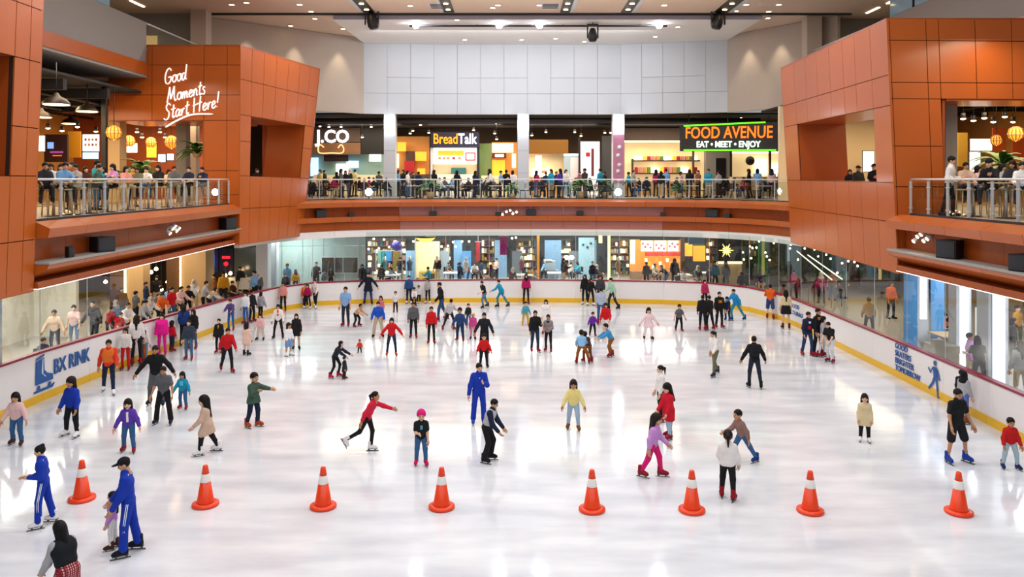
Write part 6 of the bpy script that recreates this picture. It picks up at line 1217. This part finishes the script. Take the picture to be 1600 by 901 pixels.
# left concourse: cream room, columns with lit strips, dark shops
bb('wall_cream_room', (-19.5, 18, LZ), (-19.3, 32.4, 3.93), CRW, kind='structure', label='cream room wall behind the rink glass'); bb('wall_cream_end', (-19.4, 32.3, LZ), (-17.6, 32.5, 3.93), CRW, kind='structure')
for y in (24.5, 27, 29.5): bb('trim_2', (-19.3, y, LZ), (-19.27, y + .03, 3.9), WALLJ, kind='structure')
for k, (x, y) in enumerate(((-18.2, 27.5), (-18.2, 30.8))): downlight((x, y, 3.93), ['small downlight above the first people in the cream room', 'small downlight deeper in the cream room'][k], .1)
bb('partition_blue', (-15.6, 20.6, LZ), (-14.75, 22.9, 3.93), DBLUE, kind='structure', label='deep blue panel beside the cream room'); bb('trim_3', (-14.74, 22.9, LZ), (-14.66, 23.0, 3.93), PANELW, kind='structure')
bb('wall_left_lower', (-24, 46, LZ), (-13.4, 46.2, 3.93), M('dark_shop_wall', '#2a211c', .6), kind='structure'); bb('wall_left_shops', (-23, 32, LZ), (-22.8, 46, 3.93), M('dark_shop_wall', '#2a211c', .6), kind='structure')
COLB = M('tan_column', '#b39468', .6, var=.06)
for px, d, w_, lb_ in ((211, 37.5, .75, 'tan column with a glowing edge strip behind the left crowd'), (303, 41.0, 1.2, 'broad tan column with a glowing edge strip near the blue shop')):
    x = (px - CX) / F * d; c = empty('pillar', (x, d, LZ), kind='structure', label=lb_); bb('shaft', (x - w_ / 2, d, LZ), (x + w_ / 2, d + w_, 3.93), COLB, c); bb('light_strip', (x - w_ / 2 - .12, d - .05, 1.0), (x - w_ / 2 - .03, d, 3.9), em('strip_gold', '#ffdf8e', 5), c); bb('dark_side', (x - w_ / 2 - .9, d + .2, LZ), (x - w_ / 2 - .16, d + .3, 3.93), M('brown_pier', '#5b3c20', .6), c)
slab('wall_left_shopfront', 318, 384, 402, 461, 44.7, .15, M('dark_shop_wall', '#2a211c', .6), kind='structure', label='dark shop front wall on the left concourse')
g = csign('shop_sign', 320, 390, 341, 425, 44.58, M('shop_blue', '#1c2f8a', .5), 'blue shop panel on the left concourse'); slab('print', 326, 398, 335, 416, 44.54, .03, em('print_blue_lit', '#3f7fe8', .8), g)
g = csign('shop_sign', 343, 388, 364, 428, 44.58, M('shop_navy', '#14184a', .5), 'navy shop panel with red letters'); slab('print', 347, 400, 360, 404, 44.54, .03, em('print_red', '#e02a3a', 1), g); lathe('print_dot', [(.001, -.02), (.13, -.02), (.13, .02), (.001, .02)], at(353, 412, 44.52), em('print_red', '#e02a3a', 1), g, 12).rotation_euler = (R(90), 0, 0)
csign('glass_shop_front', 366, 386, 400, 434, 44.58, M('smoky_glass', '#5d6a70', .15, spec=.8), 'smoky glass shop front by the white pillar'); slab('shop_counter', 345, 434, 402, 452, 43.4, .5, M('white_counter', '#e6e2dc', .4), label='white counter before the smoky glass shop', cat='counter')
for k, (px, py) in enumerate(((165, 440), (176, 460), (236, 425), (244, 420), (262, 440), (268, 446), (252, 452), (331, 432), (352, 430), (360, 427))):
    p = at(px, py, 41.5 if k < 7 else 43.2); g = empty('shop_lamp', tuple(p), label=f'small glowing lamp in the left concourse shops, {ORD[k]} from the cream room', cat='lamp', group='lamps of the left concourse shops'); lathe('globe', [(.001, -.1), (.09, -.05), (.1, 0), (.06, .08), (.001, .1)], p, LAMPW, g, 10); tube('cord', [p + UPV * .1, V3((p.x, p.y, 3.93))], .01, BLACK, g, 4)
# far lower shops (behind the far glass)
LB = 53.0
bb('wall_lower_far', (-10.5, 54.4, LZ), (18, 54.6, 3.95), M('lower_far_wall', '#57616a', .6, var=.1), kind='structure')
def item(name, label, cat, parts):
    g = empty(name, tuple(at(parts[0][1], parts[0][4], parts[0][5])), label=label, cat=cat)
    for nm, x0, y0, x1, y1, d, th, m in parts: slab(nm, x0, y0, x1, y1, d, th, m, g)
    return g
fz = lambda c: M('shop_' + c.strip('#'), c, .6, var=.1)
item('garment_rack', 'rail of teal, blue and mustard garments in the lower shop', 'clothes rack', [('rail', 588, 391, 626, 392, 50, .05, STEEL), ('garment', 590, 392, 595, 412, 50, .2, fz('#6fa39c')), ('garment', 596, 392, 601, 408, 50, .2, fz('#15808a')), ('garment', 603, 392, 612, 408, 50, .2, fz('#2a86c8')), ('garment', 614, 393, 624, 424, 50, .2, fz('#80702c')), ('garment', 581, 395, 587, 424, 50, .2, fz('#3c2c24')), ('upright', 587, 391, 588, 440, 50, .05, STEEL), ('upright', 626, 391, 627, 440, 50, .05, STEEL)])
g = empty('ball_ornament', tuple(at(620, 384, 49)), label='big purple-blue ball hanging in the lower shop', cat='ornament'); lathe('ball', [(.001, -.32), (.2, -.26), (.31, -.08), (.32, .05), (.22, .24), (.001, .32)], at(620, 384, 49), M('ball_violet', '#3426a0', .35), g, 16); tube('cord', [at(620, 376, 49), V3((at(620, 376, 49).x, 49, 3.93))], .012, BLACK, g, 4)
g = empty('chandelier', tuple(at(665, 371, 47)), label='wide golden beaded chandelier behind the far glass', cat='chandelier'); lathe('bead_dish', [(.001, -.26), (.3, -.22), (.52, -.08), (.58, .05), (.001, .06)], at(665, 371, 47), em('bead_gold', '#ffb84a', 2.2), g, 20); lathe('rim', [(.58, .0), (.62, .02), (.6, .08), (.56, .06)], at(665, 371, 47), DARKM, g, 20)
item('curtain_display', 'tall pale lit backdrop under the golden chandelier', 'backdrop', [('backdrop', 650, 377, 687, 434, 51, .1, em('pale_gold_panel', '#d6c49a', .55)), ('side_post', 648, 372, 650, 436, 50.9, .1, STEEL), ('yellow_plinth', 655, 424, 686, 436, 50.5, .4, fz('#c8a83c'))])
item('blue_tent', 'pale blue play tent left of the lit backdrop', 'tent', [('tent_wall', 634, 392, 648, 436, 51, .4, fz('#86b6dc')), ('tent_door', 638, 402, 644, 436, 50.95, .04, fz('#5f92c4'))])
for i, (x0, x1, c) in enumerate(((688, 702, '#9fb4c8'), (709, 722, '#6fa0cf'), (722, 736, '#4a86c0'), (773, 792, '#7aa0c4'), (800, 816, '#56616c'), (851, 877, '#6d93b6'), (889, 904, '#7f8a92'), (904, 932, '#86aac0'))):
    item('display_panel', f'bluish display panel {ORD[i]} along the lower shop wall', 'panel', [('face', x0, 375 if i % 2 else 392, x1, 436, 52 - (i % 3) * .3, .1, fz(c)), ('foot', x0, 436, x1, 438, 51.8, .4, DARKM)])
item('pink_banner', 'hanging magenta banner behind the far glass', 'banner', [('cloth', 781, 369, 793, 398, 48, .03, fz('#b02a78')), ('hanging_wire', 786.6, 352, 787.4, 369, 48, .02, STEEL), ('rod', 779, 367.5, 795, 369, 48, .04, STEEL)]); item('red_banner', 'narrow red banner beside the magenta one', 'banner', [('cloth', 744, 378, 750, 408, 49, .03, fz('#c8323c')), ('hanging_wire', 746.6, 353, 747.4, 378, 49, .02, STEEL), ('rod', 742, 377, 752, 378, 49, .04, STEEL)])
g = item('animal_backdrop', 'pale blue rounded backdrop with simple dots behind the far glass', 'backdrop', [('board', 904, 371, 929, 436, 51.4, .1, fz('#8fb4c8'))]); 
for px, py in ((911, 382), (923, 380), (918, 386)): lathe('dot', [(.001, -.02), (.08, -.02), (.08, .02), (.001, .02)], at(px, py, 51.33), fz('#3c4650'), g, 10).rotation_euler = (R(90), 0, 0)
g = empty('cloud_lamp', tuple(at(889, 402, 48)), label='double white globe lamp glowing behind the far glass', cat='lamp')
for px in (885, 893): lathe('globe', [(.001, -.15), (.14, -.08), (.16, 0), (.12, .1), (.001, .14)], at(px, 402, 48), em('globe_white', '#f2f6ff', 5), g, 14)
tube('stem', [at(889, 402, 48), V3((at(889, 402, 48).x, 48, LZ))], .02, STEEL, g, 5)
item('seesaw_pod', 'white rounded play pod on the lower floor', 'play pod', [('pod', 853, 408, 868, 422, 49, .5, fz('#a9bfd2')), ('pod_base', 858, 422, 872, 442, 49, .5, fz('#7f9ab4')), ('pod_lid', 850, 406, 862, 410, 49, .4, TWH)])
for px0, px1, lb_, m in ((950, 953.5, 'glowing golden post in the far glass front', em('post_gold', '#ffd98a', 2.5)), (936, 941, 'glowing hanging gold light column', em('post_gold', '#ffd98a', 2.5)), (839, 843, 'slim amber light column between play panels', em('column_amber', '#b0702a', 1.0))):
    d = 45.2 if px0 == 950 else 49; a, b = at(px0, 400, d), at(px1, 400, d); bb('pillar_lit', (a.x, d, LZ if px0 != 936 else 2.9), (b.x, d + .12, 3.93 if d > 46 else 3.66), m, kind='structure', label=lb_)
g = item('burger_counter', 'restaurant counter under three red and white menu boards', 'food counter', [('back_wall', 984, 374, 1070, 438, 52.5, .1, em('glowing_kitchen', '#d98a3a', .6)), ('menu_board', 1002, 376, 1020, 392, 51, .08, em('menu_pink', '#ffe2de', 2)), ('menu_board', 1023, 376, 1041, 392, 51, .08, em('menu_pink', '#ffe2de', 2)), ('menu_board', 1044, 376, 1060, 392, 51, .08, em('menu_pink', '#ffe2de', 2)), ('red_band', 1008, 394, 1064, 400, 51, .1, fz('#c03a34')), ('counter', 986, 424, 1066, 440, 50.5, .6, fz('#8a6a4c')), ('price_board', 985, 375, 992, 412, 51.2, .05, LBOXC), ('dark_frame', 1000, 373, 1062, 375, 51, .1, BLACK), ('lit_shelf', 1070, 380, 1082, 400, 51, .2, LBOXO), ('dark_post', 1064, 372, 1070, 438, 50.8, .2, fz('#3a2418')), ('lit_shelf', 1084, 384, 1102, 408, 51.5, .2, LBOXO)])
for k in range(12): slab('dish_print', 1003 + (k // 4) * 21 + (k % 4) * 4, 379 + (k * 5) % 9, 1006 + (k // 4) * 21 + (k % 4) * 4, 382 + (k * 5) % 9, 50.95, .03, REDP, g)
for k in range(10): slab('warm_jar', 1008 + k * 5.6, 404 + (k % 3) * 5, 1011.5 + k * 5.6, 409 + (k % 3) * 5, 51.6, .2, LBOXO if k % 2 else LBOXC, g)
item('blue_board', 'plain steel-blue hoarding above the restaurant end', 'panel', [('face', 1076, 369, 1101, 381, 47.5, .1, fz('#5f86ac')), ('edge', 1076, 381, 1101, 382, 47.5, .1, STEEL), ('hanging_wire', 1088, 352, 1089, 369, 47.5, .02, STEEL)])
tube('chandelier_rod', [at(665, 371, 47), V3((at(665, 371, 47).x, 47, 3.93))], .03, DARKM, bpy.data.objects['chandelier'])
g = empty('star_ornament', tuple(at(1135, 391, 46)), label='big golden star burst hanging behind the far glass', cat='ornament')
for k in range(12):
    a = k * math.pi / 6; c = at(1135, 391, 46); L = .42 if k % 2 == 0 else .27; tube('ray', [c, c + V3((math.cos(a) * L, .05 * (-1) ** k, math.sin(a) * L))], [.06, .008], em('star_gold', '#ffcf60', 4), g, 5)
tube('cord', [at(1135, 391, 46), V3((at(1135, 391, 46).x, 46, 3.93))], .01, BLACK, g, 4)
item('green_bar', 'cream bar counter with lit ledge near the star ornament', 'bar counter', [('counter', 1122, 412, 1160, 448.5, 47, .6, fz('#b8a47a')), ('lit_ledge', 1124, 409, 1160, 412, 46.9, .3, LBOXC)])
for i, (x0, x1, d, c) in enumerate(((1160, 1184, 48, '#3a4a30'), (1186, 1200, 47, '#2c7a3c'), (1204, 1230, 47.5, '#3f4a34'), (1236, 1262, 47, '#4a4232'), (1268, 1300, 46.5, '#2c4a3c'), (1306, 1340, 46, '#5a3c34'), (1346, 1400, 44, '#3a3f38'))):
    item('shrub_wall', f'dark green planted screen {ORD[i]} from the star ornament', 'plant screen', [('screen', x0, 376, x1, 445, d, .2, M('planted_' + c.strip('#'), c, .8, var=.5, scale=9, bump=.6)), ('trough', x0, 445, x1, 450, d - .1, .4, DARKM)])
r_ = random.Random(5)
for k in range(44):
    px, py = r_.uniform(1160, 1400), 0; d = r_.uniform(42.5, 45.5) if px < 1300 else r_.uniform(38, 42); z = r_.uniform(2.3, 3.6); x = (px - CX) / F * d; p = V3((x, d, z))
    g = empty('fairy_lamp', tuple(p), label='small warm bulb hanging among the plant screens', cat='lamp', group='bulbs hanging among the plant screens'); lathe('bulb', [(.001, -.06), (.045, -.03), (.05, .01), (.001, .06)], p, LAMPW, g, 8); tube('cord', [p + UPV * .05, V3((x, d, 3.93))], .008, BLACK, g, 4)
for k, (px, py) in enumerate(((584, 373), (592, 388), (608, 386), (576, 389), (646, 377), (708, 378), (712, 385), (722, 377), (733, 377), (690, 385), (700, 384), (800, 372), (806, 371), (600, 374), (630, 391))):
    p = at(px, py, 48); g = empty('shop_lamp', tuple(p), label=f'small bright bulb in the lower far shops, number {ORD[k]} hung', cat='lamp', group='bulbs inside the lower far shops'); lathe('bulb', [(.001, -.07), (.06, -.03), (.06, .03), (.001, .07)], p, LAMPW, g, 8); tube('cord', [p + UPV * .06, V3((p.x, p.y, 3.93))], .01, BLACK, g, 4)
if 0: tube('door_rail', [at(760, 367.8, 45.4), at(780, 367.8, 45.4)], .03, PANELW, label='white rail above the far glass panes', cat='rail')
# shelves and tables of the lower far floor
for i, px in enumerate((612, 706, 820, 868, 1066, 1100)):
    d = 47.2 + (i % 2); table((px - CX) / F * d, d, LZ, f'white table on the lower floor behind far glass, {ORD[i]} along', .74, .5)
# right lower cafe
bb('wall_right_lower', (24, 16, LZ), (24.2, 49.5, 3.95), M('cafe_back_wall', '#8c7c66', .6, var=.1), kind='structure'); bb('wall_right_end', (18.1, 49.5, LZ), (24, 49.7, 3.95), M('cafe_end_wall', '#3f4438', .6, var=.3), kind='structure')
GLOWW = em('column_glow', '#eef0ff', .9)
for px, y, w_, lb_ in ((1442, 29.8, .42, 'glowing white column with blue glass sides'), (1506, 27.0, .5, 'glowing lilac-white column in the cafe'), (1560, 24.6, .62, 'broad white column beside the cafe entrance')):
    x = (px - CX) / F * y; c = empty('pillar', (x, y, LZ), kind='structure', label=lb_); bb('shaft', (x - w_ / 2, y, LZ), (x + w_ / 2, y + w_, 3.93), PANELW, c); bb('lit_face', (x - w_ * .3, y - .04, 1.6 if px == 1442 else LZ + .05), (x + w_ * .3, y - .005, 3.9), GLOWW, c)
    if px == 1442:
        for sx in (-1, 1): bb('blue_glass', (x + sx * .25, y - .1, LZ), (x + sx * .75, y - .06, 3.93), M('blue_film', '#5f9fd8', .15, spec=.7), c)
item('menu_poster', 'white notice board with photographs in the cafe', 'notice board', [('board', 1525, 480, 1545, 530, 32, .06, em('poster_soft', '#e6e4dc', .6)), ('photo', 1532, 481, 1537, 488, 31.95, .03, fz('#4a5a6c')), ('photo', 1538, 481, 1543, 488, 31.95, .03, fz('#6c7a84'))])
g = item('sofa', 'beige sofa with white cushion behind the right glass', 'sofa', [('seat', 1461, 541, 1500, 552, 26.6, .8, fz('#8f8674')), ('backrest', 1461, 531, 1476, 556, 26.2, .25, fz('#9a9080')), ('base', 1462, 552, 1499, 578, 26.6, .7, fz('#8f8674'))]); lathe('cushion', [(.001, -.14), (.15, -.06), (.16, .03), (.001, .13)], at(1467, 533, 26.6), TWH, g, 12)
table(at(1485, 520, 29).x, 29, LZ, 'wooden cafe table behind right glass near the sofa', .74, .55, WOOD); table(at(1535, 540, 27.6).x, 27.6, LZ, 'grey cafe table behind right glass under the notice board', .74, .45, M('table_grey', '#77777c', .5))
p = at(1589, 590, 22.4); g = empty('floor_cone', (p.x, 22.4, LZ), label='small pale cone on the floor by the cafe entrance', cat='cone'); lathe('cone_body', [(.12, 0), (.1, .03), (.02, .55), (.001, .55)], (p.x, 22.4, LZ), fz('#e0b8a4'), g, 14); lathe('base', [(.001, 0), (.18, 0), (.18, .03), (.001, .03)], (p.x, 22.4, LZ), fz('#d8a890'), g, 14)
for i, (p0, p1, lb_) in enumerate(((at(1245, 392, 39.5), at(1300, 437, 39.5), 'slanted glowing stair edge behind the curved glass'), (at(1262, 398, 40), at(1316, 436, 40), 'second slanted glowing stair edge by the white mullion'))):
    g = empty('stair_rail', (p1.x, p1.y, LZ), label=lb_, cat='stair rail'); tube('glowing_edge', [p0, p1], .03, em('rail_glow', '#fff2d8', 1.6), g)
    for k in (.02, .5, .98): q = p0.lerp(p1, k); tube('baluster', [q, V3((q.x, q.y, LZ))], .015, DARKM, g, 5)
# busy goods along the lower far shops
PAL = ['#2f6f8c', '#b88a3c', '#d8d2c8', '#7c3a2c', '#4c5a66', '#9fb8cc', '#c8a858', '#5c3c6c', '#3f7a5c', '#d0a090', '#22303c', '#e0c890']
r_ = random.Random(11); n = 0
for x0, x1, nm, lb0 in ((574, 634, 'shelf_unit', 'tall shop shelf with small goods'), (688, 704, 'shelf_unit', 'slim shop shelf with small goods'), (752, 774, 'shelf_unit', 'shop shelf beside the magenta banner'), (806, 838, 'shelf_unit', 'wide shop shelf by the amber column'), (876, 892, 'shelf_unit', 'shop shelf under the globe lamp'), (954, 984, 'shelf_unit', 'wide shelf by the golden post'), (1104, 1122, 'shelf_unit', 'shelf under the blue hoarding')):
    g = empty(nm, tuple(at((x0 + x1) / 2, 447, 53.3)), label=lb0 + ' behind the far glass', cat='shelf')
    slab('back_panel', x0, 372, x1, 429.8, 53.5, .06, fz('#6c6258'), g)
    for r in range(5):
        y = 384 + 11 * r; slab('shelf_board', x0, y, x1, y + 1, 53.1, .4, fz('#8c7a62'), g); px = x0 + 1
        while px < x1 - 2.5:
            w_ = r_.uniform(2, 4.2); hh = r_.uniform(4, 8.5); slab('goods', px, y - hh, min(px + w_, x1 - .5), y, 53.15, .25, fz(r_.choice(PAL)) if r_.random() < .8 else LBOXC, g); px += w_ + .8
def mannequin(px, d, col, label):
    x = (px - CX) / F * d; g = empty('mannequin', (x, d, LZ), label=label, cat='mannequin')
    lathe('torso', [(.001, .85), (.15, .9), (.13, 1.1), (.18, 1.35), (.16, 1.45), (.05, 1.5), (.001, 1.52)], (x, d, LZ), fz(col), g, 12); lathe('head', [(.001, 1.5), (.05, 1.52), (.09, 1.62), (.07, 1.72), (.001, 1.75)], (x, d, LZ), TWH, g, 10); lathe('stand', [(.001, 0), (.2, 0), (.2, .03), (.02, .05), (.02, .86), (.001, .86)], (x, d, LZ), STEEL, g, 10)
for px, d, c, lb_ in ((600, 47.5, '#1c7f8a', 'mannequin in teal by the garment rail'), (640, 48, '#2c3c60', 'mannequin in navy before the blue tent'), (728, 47.6, '#d8dce2', 'mannequin in white under the blue panels'), (815, 48, '#7c3a44', 'mannequin in wine red by the wide shelf'), (966, 47.4, '#8a6a3c', 'mannequin in bronze by the golden post')): mannequin(px, d, c, lb_)
